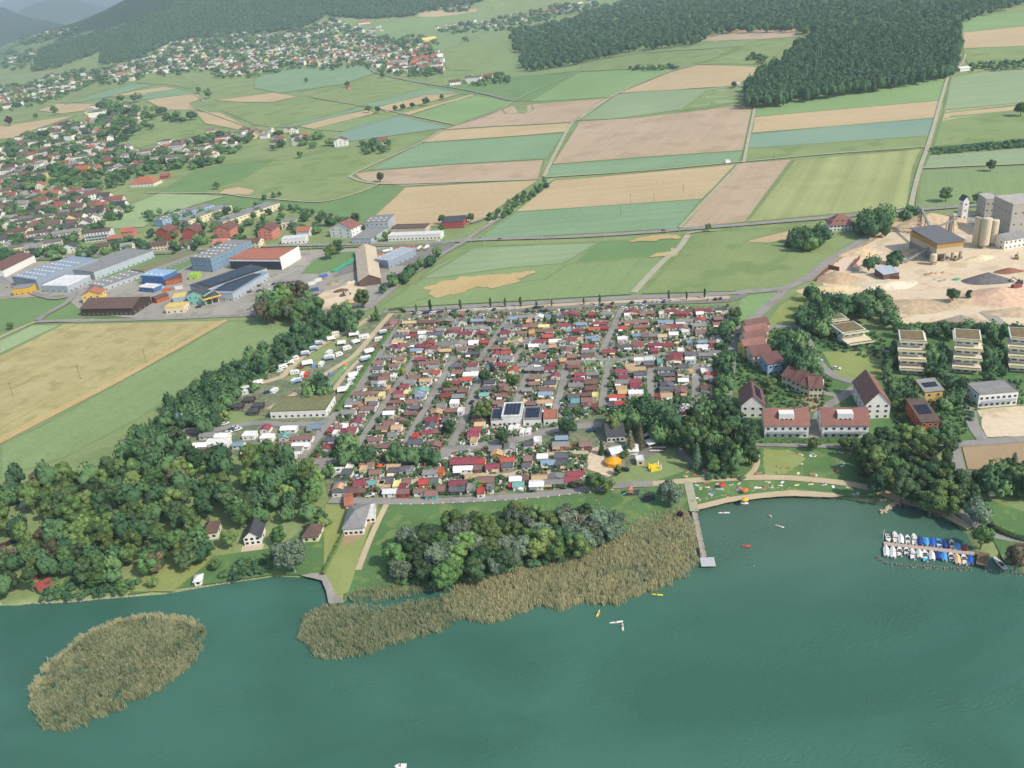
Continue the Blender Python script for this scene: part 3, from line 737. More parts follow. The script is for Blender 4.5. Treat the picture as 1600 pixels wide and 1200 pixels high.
wood('208 702,206 676,234 658,268 622,304 598,372 565,432 530,502 490,545 478,568 490,565 508,520 512,482 540,435 560,375 595,345 632,330 650,262 662,250 690', 13.5, 9, 14, 21, MIXD,
     'of the green field belt', (11, 'band'), 'trees of the belt along the green field', 5)
wood('582 462,604 442,640 420,672 398,690 392,688 402,650 424,615 445,590 460', 11, 8, 13, 18, [('broad', 'dark', 1), ('broad', 'mid', 1)], 'of the roadside tree row by the long barn', None, 'trees along the road by the long barn', 6)
wood('1058 655,1085 635,1120 645,1170 655,1186 680,1180 712,1160 728,1128 728,1095 722,1075 700', 19, 13, 28, 42, MIXD + [('tall', 'dark', 4)], 'of the bathing lawn grove', (13, 'band'), 'trees of the grove above the bathing lawn', 7)
wood('935 655,960 640,1000 632,1040 640,1058 660,1062 690,1040 690,1010 672,960 672', 17, 11, 22, 34, MIX, 'behind the lakeside restaurant', (11, 'band'), 'trees behind the lakeside restaurant', 8)
wood('1345 700,1360 688,1400 680,1470 684,1486 700,1490 735,1520 765,1525 785,1500 800,1470 792,1440 778,1400 765,1362 752,1350 730', 24, 15, 34, 48, MIXD + [('broad', 'mid', 4)], 'of the harbour park wood', (15, 'band'), 'trees of the park wood by the bay', 9)
wood('1540 728,1565 725,1610 735,1640 760,1600 772,1550 765,1520 745', 18, 12, 26, 38, MIXD, 'around the white shed', (12, 'band'), 'trees around the white shed', 10)
wood('1252 470,1270 452,1290 465,1330 468,1352 455,1392 470,1402 505,1390 520,1352 488,1330 492,1300 505,1280 520,1250 510,1240 495', 14, 9.5, 17, 26, MIXD + [('broad', 'olive', 1)], 'of the quarry thicket', (9.5, 'band'), 'trees of the thicket below the quarry', 11)
wood('1400 512,1480 506,1560 508,1620 512,1620 522,1560 520,1480 522,1400 526', 13, 8, 15, 22, MIXD + [('shrub', 'mid', 2)], 'of the tree line under the quarry edge', None, 'trees under the quarry edge', 12)
wood('605 868,640 838,700 815,760 800,830 790,880 790,930 800,985 808,975 825,930 850,880 868,800 880,740 898,660 905,620 900', 27, 15, 34, 48, [('willow', 'willow', 7), ('broad', 'mid', 3), ('broad', 'dark', 3), ('broad', 'olive', 1)], 'of the willow thicket', (15, 'band'), 'trees of the willow thicket', 13)
wood('1392 400,1400 398,1406 412,1395 416,1360 418,1352 408', 13, 8, 15, 20, MIXD, 'of the bush island in the quarry', None, 'bushes in the quarry', 14)
wood('1340 340,1365 328,1392 335,1396 352,1370 362,1345 358', 14, 9, 20, 28, MIXD, 'behind the farmhouse', (9, 'band'), 'trees behind the farmhouse', 15)
wood('1225 375,1250 362,1285 350,1298 368,1285 382,1250 385,1222 382', 14, 9, 18, 24, MIXD, 'beside the farmhouse', (9, 'band'), 'bushes beside the farmhouse', 16)
wood('1408 330,1430 328,1434 342,1412 345', 10, 7, 13, 18, MIXD, 'of the copse at the quarry gate', None, 'trees at the quarry gate', 17)
wood('405 470,430 455,462 452,490 460,495 478,470 490,420 490,405 485', 17, 10, 26, 36, [('willow', 'willow', 1), ('broad', 'mid', 2), ('broad', 'rust', 1)], 'by the garden yard', (10, 'band'), 'trees by the garden yard', 18)
wood('1135 500,1152 500,1146 550,1140 600,1138 640,1118 640,1120 560,1128 520', 11, 12, 14, 22, MIX, 'east of the camp', (12, 'band'), 'trees east of the mobile homes', 19)
wood('1225 520,1260 520,1275 560,1280 590,1245 582,1215 560,1205 545', 15, 11, 18, 27, MIX, 'above the row houses', (11, 'band'), 'garden trees above the row houses', 20)
wood('1385 540,1402 545,1400 585,1385 590', 12, 11, 14, 20, MIX, 'left of the first stepped tower', None, 'garden trees between the stepped towers', 21)
wood('1446 545,1476 545,1478 590,1448 590', 13, 11, 16, 24, MIX, 'between the first two stepped towers', None, 'garden trees between the stepped towers', 22)
wood('1530 540,1562 540,1565 585,1540 590', 13, 11, 16, 24, MIX, 'between the last two stepped towers', None, 'garden trees between the stepped towers', 23)
wood('1390 600,1440 595,1440 630,1405 640,1395 620', 15, 12, 18, 26, MIX, 'behind the yellow house', (12, 'band'), 'garden trees behind the yellow house', 24)
wood('1475 600,1500 595,1525 600,1520 625,1480 640,1470 660,1500 670,1468 685', 15, 12, 16, 24, MIX, 'near the villas', (12, 'band'), 'garden trees near the villas', 25)
wood('330 600,362 585,382 600,360 640,320 668,285 668,290 650', 17, 11, 20, 28, MIX, 'at the camp flags', (11, 'band'), 'trees at the camp entrance', 26)
wood('478 600,512 590,508 612,480 618', 14, 10, 20, 27, MIXD, 'of the clump on the tent meadow', None, 'trees on the tent meadow', 27)
wood('520 690,560 692,585 705,560 722,530 720', 15, 10, 22, 30, [('broad', 'mid', 1), ('broad', 'dark', 1)], 'at the southern camp gate', (10, 'band'), 'trees at the south west camp gate', 28)
wood('605 708,660 705,690 712,680 722,612 722', 13, 8, 18, 26, MIX, 'south of the brown homes', None, 'trees south of the brown mobile homes', 29)
# single trees the photograph shows: kind, leaf, u, v, width, label
ONE = '''
broad|dark|785 684 26|round dark tree on the corner south of the solar roofed service building
broad|dark|886 663 34|big dark round tree right of the solar roofed service building
conifer|conifer|940 697 16|narrow dark conifer beside the sandy forecourt
conifer|rust|985 690 22|browned conifer in front of the restaurant roof
conifer|rust|1000 680 24|tall browned conifer behind the white restaurant tents
broad|mid|976 708 18|small green tree between the orange tent and white awnings
broad|mid|930 752 36|large round tree at the east end of the promenade row
broad|mid|948 757 28|second round tree right of the promenade end tree
willow|willow|1048 768 46|big silvery willow beside the head of the bathing pier
broad|mid|965 735 16|small tree beside the dark car near the orange tent
broad|copper|1063 803 12|dark red shrub at the foot of the bathing pier
willow|willow|455 868 60|huge silvery willow on the private lawn by the water
broad|mid|700 600 20|round green tree behind the turquoise roofed home
broad|mid|755 640 34|broad green tree beside the grey shed roof in mid camp
broad|dark|700 668 24|dark tree south of the brown camp roofs, by the lane bend
broad|dark|757 588 22|dark purple and green tree in the centre of the camp
broad|copper|770 576 12|small dark purple tree in the camp centre
broad|mid|800 592 24|green tree left of the camp centre crossing
broad|bright|629 580 14|bright lime green tree beside the west camp lane
broad|mid|585 495 14|round tree at the sandy camp entrance
conifer|conifer|588 488 14|dark pointed tree left of the sandy camp entrance
broad|mid|864 500 12|small round tree north row of the camp
broad|dark|895 500 14|dark garden tree by the long red roof in the north row
broad|mid|745 546 12|garden tree on the corner of the north lane
broad|mid|1150 488 24|round tree on the green wedge east of the parking strip
broad|mid|515 392 24|large round dark tree on the verge beside the main road
broad|dark|528 385 22|dark round tree touching the one beside the main road
broad|mid|566 465 28|large grey green tree at the crossroads by the long barn
broad|mid|602 368 15|tree in front of the grey workshop on the main road
broad|mid|585 372 10|small tree left of the grey workshop tree
broad|copper|563 357 14|dark purple tree beside the white gabled house
broad|dark|555 340 18|dark round tree behind the white gabled house
broad|mid|690 342 15|tree behind the charcoal roofed garage
broad|mid|735 339 15|tree right of the charcoal roofed garage
broad|mid|690 355 12|tree beside the orange dome tent
broad|mid|765 337 11|tree at the end of the field hedge
broad|mid|1107 355 12|lone tree on the main road beside the gravel fork
broad|dark|594 276 14|lone dark tree on the pink field beside the farm track
broad|mid|338 289 13|lone tree on the olive meadow below the terrace houses
broad|mid|468 241 11|lone dark tree under the village on the hill meadow
broad|mid|1479 301 24|wide bush on the right hand green field
broad|mid|1527 308 18|first of two bushes side by side on the right hand green field
broad|mid|1551 307 18|second of two bushes side by side on the right hand green field
broad|dark|1549 257 18|dark bush on the farm track in the right fields
broad|dark|1596 168 22|dark tree at the frame edge above the maize strip
broad|dark|1490 459 24|round dark tree alone on the quarry floor
tall|dark|1514 460 13|slim dark tree next to the round one on the quarry floor
broad|mid|15 508 13|lone bush beside the farm track on the left
broad|olive|352 650 20|yellow green round tree at the camp entrance drive
broad|mid|1200 600 30|large tree left of the blue walled house
broad|dark|1188 625 24|dark tree beside the white gabled house
broad|mid|1477 676 26|round tree beside the timber villa
broad|bright|1414 668 13|yellow green shrub left of the timber villa
broad|bright|1265 510 12|lime green bush by the left terrace house
broad|mid|1535 838 40|bright round tree on the bank beside the boat jetty
willow|willow|1530 800 50|large grey green tree above the harbour corner
willow|willow|1500 770 44|pale grey green tree at the end of the harbour wood
conifer|conifer|1584 722 24|tall pointed dark conifer above the brown field
conifer|conifer|1566 730 15|smaller pointed conifer left of the tall conifer
broad|rust|1590 870 42|brownish green tree at the frame edge beside the sailing boat
broad|mid|1322 692 24|dark tree on the lawn below the second white apartment block
broad|mid|1272 693 22|dark tree on the lawn below the first white apartment block
tall|mid|1343 720 18|slim birch at the edge of the bathing lawn
broad|dark|20 170 0|skip
broad|mid|85 172 13|lone tree on the tan strip in the upper left fields
broad|copper|13 188 14|dark purple tree at the frame edge of the upper left fields
broad|mid|55 180 9|small tree on the upper left meadow
broad|mid|325 145 14|round tree on the track bend in the hill fields
broad|mid|310 140 10|smaller tree left of the track bend tree
broad|dark|542 131 10|dark tree beside the tiny red field hut
broad|dark|617 168 9|first tree from left on the strip between the tan fields
broad|dark|629 166 10|second tree from left on the strip between the tan fields
broad|dark|644 163 10|third tree from left on the strip between the tan fields
broad|dark|665 157 13|biggest tree on the strip between the tan fields
broad|mid|690 151 8|last tree on the strip between the tan fields
broad|dark|575 169 12|left bush of the hedge at the hill track
broad|dark|590 171 10|right bush of the hedge at the hill track
broad|mid|597 116 9|tree at the road fork below the hill village
broad|mid|478 125 8|lone tree in the pale blue field on the hill
broad|dark|1147 131 11|round tree beside the white hut at the forest
broad|mid|450 895 0|skip
broad|mid|900 640 14|shrubby tree behind the dark tree at the service building
broad|mid|620 745 10|small garden tree in the south camp rows
tall|olive|498 745 26|light green slim tree at the south west camp corner
broad|olive|480 730 34|light green tree over the lane into the lakeside wood
broad|mid|515 735 26|green tree at the west end of the promenade row
broad|olive|240 908 22|olive bush on the dry lawn by the water
broad|mid|335 880 24|green tree in front of the grey gabled lake house
broad|mid|358 838 34|big green tree between the two gabled lake houses
broad|dark|290 872 40|wide dark tree over the dry lawn by the water
broad|rust|240 878 38|brownish wide tree left of the dark one above the dry lawn
broad|mid|435 835 32|green tree behind the silvery willow on the private lawn
broad|olive|505 815 22|light green tree beside the small lake chalet
broad|mid|190 915 22|small green tree at the shore left of the dry lawn
conifer|conifer|425 862 16|small conifer left of the silvery willow
broad|mid|960 598 10|garden tree beside the camp lawns
broad|mid|1010 620 18|green tree over the south east camp lane
tall|dark|1078 645 20|tall dark tree on the camp car park
tall|mid|1030 650 20|tall green tree left of the camp car park
'''
for ln in ONE.strip().split('\n'):
    k_, l_, p_, lab = ln.split('|'); u_, v_, w_ = map(float, p_.split())
    if w_ > 0: tree(k_, l_, u_, v_, w_, '', group=None, label=lab)
def bare_tree(u, v, h, label, seed, lean=0.0):
    g = random.Random(seed); o = empty('dead_tree', at(u, v), g.uniform(0, 6)); tag(o, label, 'dead tree', None); m = MB(); tk = MB(); BW = mat('#b3aa98', .9, .15, 2)
    def grow_(p, d, L, r, k_):
        q = p + d * L; (tk if k_ == 0 else m).bar(p, q, r, 5, r * .6)
        if k_ < 4:
            for _ in range(3 if k_ else 4): grow_(p + (q - p) * g.uniform(.55, 1), (d + Vector((g.uniform(-.8, .8), g.uniform(-.8, .8), g.uniform(-.1, .5)))).normalized(), L * .62, r * .55, k_ + 1)
    grow_(Vector((0, 0, -.2)), Vector((lean, 0, 1)).normalized(), h * .42, .28, 0); put('trunk', tk.me('trunk'), o, BW); put('branches', m.me('branches'), o, BW)
bare_tree(905, 838, 14, 'bare dead tree with forked branches at the right end of the willow thicket', 3); bare_tree(690, 878, 12, 'leaning pale dead willow in the middle of the thicket', 5, .7); bare_tree(708, 870, 11, 'second pale dead willow with bright broken limbs', 8, -.6)
for i, (u_, v_, h_) in enumerate([(650, 481, 13), (672, 478, 22), (719, 475, 20), (697, 483, 8), (766, 473, 16), (789, 472, 17), (813, 470, 20), (838, 475, 14), (862, 474, 11), (912, 470, 13), (937, 467, 19), (1045, 461, 16), (1073, 462, 14), (1101, 458, 16)]):
    tree('poplar', 'dark' if i % 3 else 'mid', u_, v_, h_ * .24 + 1, 'of the slim poplars along the north parking strip', None, 'poplars along the north parking strip')
# ---------------------------------------------------------------- far woods, hedges and village greenery: masses nobody could count
FMAT = bpy.data.materials.new('far_foliage'); FMAT.use_nodes = True; t = FMAT.node_tree; b = t.nodes['Principled BSDF']; b.inputs['Roughness'].default_value = .8; b.inputs['Specular IOR Level'].default_value = .1
an = t.nodes.new('ShaderNodeAttribute'); an.attribute_name = 'tone'; rp = t.nodes.new('ShaderNodeValToRGB'); e = rp.color_ramp.elements
e[0].color = (*lin('#3a563e'), 1); e[1].color = (*lin('#6f8c58'), 1); e2 = e.new(.5); e2.color = (*lin('#4f6d4a'), 1)
t.links.new(an.outputs['Fac'], rp.inputs[0]); t.links.new(rp.outputs[0], b.inputs['Base Color'])
FV = []
for s_ in range(5):
    g = np.random.default_rng(s_); V2 = []; F2 = []; of = 0
    for c in ([0, 0, .62], [.2, .1, .5], [-.2, .12, .52], [.03, -.22, .48]):
        U = IV1 * (1 + .2 * g.normal(size=(len(IV1), 1))); V2.append(np.array(c) + g.normal(size=3) * .05 + U * g.uniform(.22, .36)); F2.append(IF1 + of); of += len(U)
    k_ = 60; N = g.normal(size=(k_, 3)); N[:, 2] = abs(N[:, 2]); N /= np.linalg.norm(N, axis=1)[:, None]
    FV.append((np.vstack(V2), np.vstack(F2), leaf_quads(np.array([0, 0, .5]) + N * g.uniform(.4, .54, (k_, 1)), N, g.uniform(.05, .1, k_), g)))
def mass(name, pts, label, group=None):
    """pts: (x, y, z, width, height factor)"""
    TV = []; TF = []; Q = []; T1 = []; T2 = []; of = 0; g = np.random.default_rng(len(pts))
    for x, y, z, W, hf in pts:
        V2, F2, Q2 = FV[g.integers(5)]; a = g.uniform(0, 6.28); rm = np.array([[math.cos(a), -math.sin(a), 0], [math.sin(a), math.cos(a), 0], [0, 0, hf]]).T * W
        TV.append(V2 @ rm + (x, y, z)); TF.append(F2 + of); of += len(V2); Q.append(Q2 @ rm + (x, y, z)); tn = np.clip(g.normal(.2 if name == 'forest' else .45, .13 if name == 'forest' else .28), 0, 1)
        T1.append(np.full(len(V2), tn)); T2.append(np.full(len(Q2) * 4, min(tn + .08, 1)))
    me = tri_quads_mesh(name, np.vstack(TV), np.vstack(TF), np.vstack(Q), np.concatenate(T1 + T2)); me.materials.append(FMAT)
    return tag(put(name, me), label, 'woodland' if 'forest' in name else 'trees', group, 'stuff')
def build_trees(limit=210):
    S = [t_ for t_ in TREES if t_[1].get('label') or KN[t_[0][0]] != 'broadleaf_tree']; B = [t_ for t_ in TREES if not (t_[1].get('label') or KN[t_[0][0]] != 'broadleaf_tree')]
    B.sort(key=lambda t_: -t_[0][4]); n_lab = sum(1 for t_ in S if KN[t_[0][0]] == 'broadleaf_tree'); k_ = 298 - n_lab
    for a, kw in S + B[:k_]: build_tree(*a, **kw)
    V3 = {k: [] for k in ('broad', 'tall')}
    pts = []
    for a, kw in B[k_:]:
        kind, lm, u, v, wpx = a[:5]; p = at(u, v); W = wpx * mpp(p); p = at(u, v, W * CZ[kind]); pts.append((p.x, p.y, p.z, W, 1.2 if kind == 'broad' else 1.7))
    mass('smaller_trees', pts, 'the many smaller trees of belts, gardens and hedges among the houses and the camp')
    print('TREES', len(S), len(B), 'rest', len(pts))
def mass_px(name, s, su, sv, wpx, H, label, hf=1.0, seed=1, jitw=.25):
    g = random.Random(seed); pts = []
    for sub in s.split('/'):
        for u, v in pxgrid(pxpoly(sub), su, sv, .5, seed):
            p = at(u, v, H * .7)
            if p.y > 8000: continue
            W = mpp(p) * wpx * g.uniform(1 - jitw, 1 + jitw); h_ = max(H / (W * .95), .7) * hf * g.uniform(.85, 1.1)
            pts.append((p.x, p.y, p.z, W, h_))
    return mass(name, pts, label)
mass_px('forest', '1165 156,1205 152,1300 138,1390 126,1470 112,1493 102,1500 80,1500 45,1500 25,1565 8,1610 -5,1610 -14,1100 -14,1010 -10,950 8,925 14,850 36,800 46,797 62,815 80,815 104,905 90,1000 70,1085 60,1105 50,1150 41,1250 40,1276 52,1250 62,1225 84,1190 106,1172 120,1163 138',
        9, 3.2, 12, 20, 'dark mixed forest filling the plateau above the fields', seed=2)
mass_px('forest', '50 107,88 101,140 82,160 77,152 97,182 94,218 85,250 69,275 59,320 52,400 48,425 45,467 40,487 32,510 20,530 21,560 24,595 23,640 21,665 12,725 5,760 -4,760 -12,270 -12,270 2,281 -4,260 8,240 18,220 28,197 39,150 50,100 62,64 75,54 88', 5, 1.9, 7.5, 22, 'dark wooded ridge rising behind the hill village', seed=3)
# ---------------------------------------------------------------- reed beds
RM = bpy.data.materials.new('reed'); RM.use_nodes = True; t = RM.node_tree; b = t.nodes['Principled BSDF']; b.inputs['Roughness'].default_value = .8; b.inputs['Specular IOR Level'].default_value = .2
an = t.nodes.new('ShaderNodeAttribute'); an.attribute_name = 'tone'; rp = t.nodes.new('ShaderNodeValToRGB'); e = rp.color_ramp.elements
e[0].color = (*lin('#7c8a6a'), 1); e[1].color = (*lin('#dfd6a8'), 1); e2 = e.new(.35); e2.color = (*lin('#a2ad84'), 1); e3 = e.new(.65); e3.color = (*lin('#c6c4a0'), 1)
t.links.new(an.outputs['Fac'], rp.inputs[0]); t.links.new(rp.outputs[0], b.inputs['Base Color'])
tr = t.nodes.new('ShaderNodeBsdfTranslucent'); t.links.new(rp.outputs[0], tr.inputs[0]); mx = t.nodes.new('ShaderNodeMixShader'); mx.inputs[0].default_value = .45
t.links.new(b.outputs[0], mx.inputs[1]); t.links.new(tr.outputs[0], mx.inputs[2]); t.links.new(mx.outputs[0], t.nodes['Material Output'].inputs[0])
def vnoise(x, y, s, seed):
    g = np.random.default_rng(seed); G = g.uniform(0, 1, (256, 256)); a = x / s; b_ = y / s; i = np.floor(a).astype(int); j = np.floor(b_).astype(int); f = a - i; h = b_ - j
    f = f * f * (3 - 2 * f); h = h * h * (3 - 2 * h); q = lambda m, n: G[m % 256, n % 256]
    return (q(i, j) * (1 - f) + q(i + 1, j) * f) * (1 - h) + (q(i, j + 1) * (1 - f) + q(i + 1, j + 1) * f) * h
def reeds(s, tone, spread, label, dens=9, H=2.1, z0=-.1, rim=None, holes=.0, seed=1, edge_thin=4.0, w=.06):
    P = [at(u, v, flat=0.0) for u, v in pxpoly(s)]; P2 = [(p.x, p.y) for p in P]; A = np.array(P2); lo, hi = A.min(0), A.max(0); g = np.random.default_rng(seed)
    n = int((hi - lo).prod() * dens); x = g.uniform(lo[0], hi[0], n); y = g.uniform(lo[1], hi[1], n)
    x2 = x + (vnoise(x, y, 1.5, 5) - .5) * 2.6 + (vnoise(x, y, 9, 6) - .5) * 2.5; y2 = y + (vnoise(x, y, 1.5, 7) - .5) * 2.6 + (vnoise(x, y, 9, 8) - .5) * 2.5
    k_ = inpoly(x2, y2, P2); x, y, x2, y2 = x[k_], y[k_], x2[k_], y2[k_]
    ed = np.full(len(x), 1e9)
    for i in range(len(P2)):
        (ax, ay), (bx, by) = P2[i], P2[(i + 1) % len(P2)]; L2 = (bx - ax) ** 2 + (by - ay) ** 2 + 1e-9; tt = np.clip(((x2 - ax) * (bx - ax) + (y2 - ay) * (by - ay)) / L2, 0, 1)
        ed = np.minimum(ed, np.hypot(x2 - ax - tt * (bx - ax), y2 - ay - tt * (by - ay)))
    clump = vnoise(x, y, .9, 11); big = vnoise(x, y, 6, 12) * .6 + vnoise(x, y, 2.2, 13) * .4
    keep = (clump + g.uniform(-.25, .25, len(x)) > .30) & (big > holes) & (g.uniform(0, 1, len(x)) < .35 + ed / edge_thin)
    x, y, ed, clump, big = x[keep], y[keep], ed[keep], clump[keep], big[keep]; n = len(x)
    tn = tone + spread * (g.normal(size=n) * .5 + (big - .5) * 1.2 + (clump - .5) * .5)
    if rim is not None: tn = np.where((ed < 3.2) & (y * .9 - x * .45 > rim[0]), rim[1] + g.normal(size=n) * .08, tn)
    hh = H * g.uniform(.7, 1.15, n) * (.75 + .5 * clump); th = g.uniform(0, np.pi, n); ww = w * g.uniform(.7, 1.5, n); dx = np.cos(th) * ww; dy = np.sin(th) * ww
    lx = g.normal(size=n) * .3 - .15; ly = g.normal(size=n) * .3; V4 = np.empty((n, 4, 3))
    for i, (sx, f, zz) in enumerate(((-1, 0, 0), (1, 0, 0), (.8, 1, 1), (-.8, 1, 1))):
        V4[:, i, 0] = x + sx * dx + lx * f; V4[:, i, 1] = y + sx * dy + ly * f; V4[:, i, 2] = z0 + hh * zz
    me = quads_mesh('reed_bed', V4, n, [RM]); at_ = me.attributes.new('tone', 'FLOAT', 'POINT'); at_.data.foreach_set('value', np.repeat(np.clip(tn, 0, 1), 4).astype(np.float32))
    return tag(put('reed_bed', me), label, 'reeds', None, 'stuff')
ic = at(185, 1050, flat=0.0)
reeds('44 1112,46 1080,62 1052,85 1030,120 1002,155 982,195 968,240 961,285 962,312 972,323 992,319 1015,305 1032,290 1050,272 1062,262 1080,235 1090,205 1103,185 1112,150 1122,115 1140,92 1145,68 1138,62 1120', .38, .5, 'oval island of olive and straw coloured reeds in the lake', dens=34, H=1.7, rim=(ic.y * .9 - ic.x * .45 + 6, .85), holes=.2, seed=2)
reeds('462 1002,468 980,480 962,510 948,545 944,600 950,650 942,700 935,720 950,715 972,690 990,650 1002,610 1010,575 1025,530 1032,495 1022', .40, .34, 'low green grey reeds at the west tip of the reed belt', dens=22, H=1.7, holes=.16, seed=3)
reeds('690 935,740 905,800 888,850 874,920 858,955 845,965 825,1000 812,1040 800,1075 800,1086 820,1092 850,1093 880,1070 905,1040 922,1000 932,960 945,905 948,870 958,845 950,800 962,770 975,735 975,700 965', .70, .36, 'tall straw coloured reed belt left of the bathing pier', dens=26, H=2.1, holes=.12, seed=4)
reeds('540 940,555 922,600 912,650 905,700 900,745 893,760 898,720 915,680 926,640 934,600 942', .45, .3, 'strip of scrubby reeds along the lawn edge', dens=15, H=1.5, z0=.3, holes=.2, seed=5)
# ---------------------------------------------------------------- windows, doors, walls and roofs shared by the houses
GLASS = mat('#2b3238', .15, .1, 2, .6); WHITE = mat('#d9d6cd', .6, .06, 1.5); DARKW = mat('#3b2c26', .7, .15, 1.5)
def window_me(w_, h_):
    m = MB(); m.box(-w_ / 2, w_ / 2, -.05, 0, 0, h_, 0); m.box(-w_ / 2 + .09, w_ / 2 - .09, -.07, -.052, .09, h_ - .09, 1); return m.me('window', [WHITE, GLASS])
WIN = {k: window_me(*k) for k in ((1.2, .9), (1.4, 1.3), (2.4, 1.4), (.9, .9), (3.2, 1.6))}
_d = MB(); _d.box(-.45, .45, -.06, 0, 0, 2.0, 0); _d.box(-.3, .3, -.075, -.062, 1.1, 1.8, 1); DOOR = _d.me('door', [WHITE, GLASS])
_d = MB(); _d.box(-1.3, 1.3, -.06, 0, 0, 2.2, 0); GATE = _d.me('garage_door', [mat('#8b8880', .6, .1, 2)])
def gable_body(g, ridge='x'):
    m = MB(); h = 1.0
    if ridge == 'x': V = [(-.5, -.5, 0), (.5, -.5, 0), (.5, .5, 0), (-.5, .5, 0), (-.5, -.5, h), (.5, -.5, h), (.5, .5, h), (-.5, .5, h), (-.5, 0, h + g), (.5, 0, h + g)]; Fc = [(0, 1, 5, 4), (2, 3, 7, 6), (1, 2, 6, 9, 5), (3, 0, 4, 8, 7), (0, 3, 2, 1), (4, 5, 9, 8), (6, 7, 8, 9)]
    else: V = [(-.5, -.5, 0), (.5, -.5, 0), (.5, .5, 0), (-.5, .5, 0), (-.5, -.5, h), (.5, -.5, h), (.5, .5, h), (-.5, .5, h), (0, -.5, h + g), (0, .5, h + g)]; Fc = [(0, 1, 5, 8, 4), (2, 3, 7, 9, 6), (1, 2, 6, 5), (3, 0, 4, 7), (0, 3, 2, 1), (4, 8, 9, 7), (8, 5, 6, 9)]
    return m.add(V, Fc)
def slab(m, a, b_, c, d, th):
    a, b_, c, d = map(Vector, (a, b_, c, d)); n = (b_ - a).cross(d - a).normalized() * th
    return m.add([a, b_, c, d, a + n, b_ + n, c + n, d + n], [(0, 3, 2, 1), (4, 5, 6, 7), (0, 1, 5, 4), (1, 2, 6, 5), (2, 3, 7, 6), (3, 0, 4, 7)])
def roof_me(L, W, h, rh, kind, ov=.45, th=.16):
    m = MB(); x, y = L / 2 + ov, W / 2 + ov
    if kind == 'g': k_ = rh * ov / (W / 2); slab(m, (-x, -y, h - k_), (x, -y, h - k_), (x, 0, h + rh), (-x, 0, h + rh), th); slab(m, (x, y, h - k_), (-x, y, h - k_), (-x, 0, h + rh), (x, 0, h + rh), th)
    elif kind == 'p': k_ = rh * ov / (L / 2); slab(m, (x, -y, h - k_), (x, y, h - k_), (0, y, h + rh), (0, -y, h + rh), th); slab(m, (-x, y, h - k_), (-x, -y, h - k_), (0, -y, h + rh), (0, y, h + rh), th)
    elif kind == 'h':
        r = max(.1, (x - y) if x > y else .1); a = h - .1
        m.add([(-x, -y, a), (x, -y, a), (x, y, a), (-x, y, a), (-r, 0, h + rh), (r, 0, h + rh), (-x, -y, a - .15), (x, -y, a - .15), (x, y, a - .15), (-x, y, a - .15)], [(0, 1, 5, 4), (1, 2, 5), (2, 3, 4, 5), (3, 0, 4), (6, 7, 1, 0), (7, 8, 2, 1), (8, 9, 3, 2), (9, 6, 0, 3), (9, 8, 7, 6)])
    elif kind == 'm': slab(m, (-x, -y, h), (x, -y, h), (x, y, h + rh), (-x, y, h + rh), th)
    else:
        m.box(-x, x, -y, y, h + .003, h + .25); p = .25
        for b_ in ((-x, x, -y, -y + p), (-x, x, y - p, y), (-x, -x + p, -y + p, y - p), (x - p, x, -y + p, y - p)): m.box(*b_, h + .251, h + .55)
    return m
def body_me(L, W, h, rh, kind):
    m = gable_body(rh / h * .98, 'x' if kind == 'g' else 'y') if kind in 'gp' else MB().box(-.5, .5, -.5, .5, 0, 1)
    if kind == 'm': m = MB().add([(-.5, -.5, 0), (.5, -.5, 0), (.5, .5, 0), (-.5, .5, 0), (-.5, -.5, 1), (.5, -.5, 1), (.5, .5, 1 + rh / h * .98), (-.5, .5, 1 + rh / h * .98)], [(0, 3, 2, 1), (4, 5, 6, 7), (0, 1, 5, 4), (1, 2, 6, 5), (2, 3, 7, 6), (3, 0, 4, 7)])
    m.V = [(v[0] * L, v[1] * W, v[2] * h) for v in m.V]; return m
# ---------------------------------------------------------------- mobile homes of the camp
RC = dict(r=('#8a464c', 'dark red'), R=('#ae5442', 'bright red'), b=('#86685e', 'brown'), B=('#74594f', 'dark brown'), g=('#858480', 'grey'), w=('#e2e0da', 'white'), k=('#626266', 'charcoal'), s=('#7f93a3', 'slate blue'), t=('#6fa396', 'pale green'), o=('#c0a37c', 'tan'), y=('#dcd58e', 'pale yellow'), c=('#d6caa5', 'cream'))
WC = dict(w=('#e2dfd6', 'white'), c=('#d8c9a2', 'cream'), o=('#c67f3f', 'orange timber'), b=('#7c5a49', 'brown'), B=('#523a30', 'dark timber'), r=('#8c4640', 'red'), R=('#a23a34', 'red'), g=('#9a9890', 'grey'), k=('#454344', 'dark'), t=('#5fb0ab', 'turquoise'), y=('#d9c24a', 'yellow'), i=('#c9b79b', 'sand'))
HR = {k: mat(v[0], .65, .13, .7, .3, objvar=.16) for k, v in RC.items()}; HW = {k: mat(v[0], .75, .08, 1.2, .2, objvar=.08) for k, v in WC.items()}
DECK = mat('#9a8468', .9, .15, 2); STEEL = mat('#8d9092', .5, .1, 1)
HB = {}
def home_parts(kind, L, W, h, rh):
    key = (kind, L, W, h, rh)
    if key not in HB:
        HB[key] = (body_me(L, W, h, rh, kind).me('wall'), roof_me(L, W, h, rh, kind, .35 if kind != 'f' else .15, .1).me('roof'))
    return HB[key]
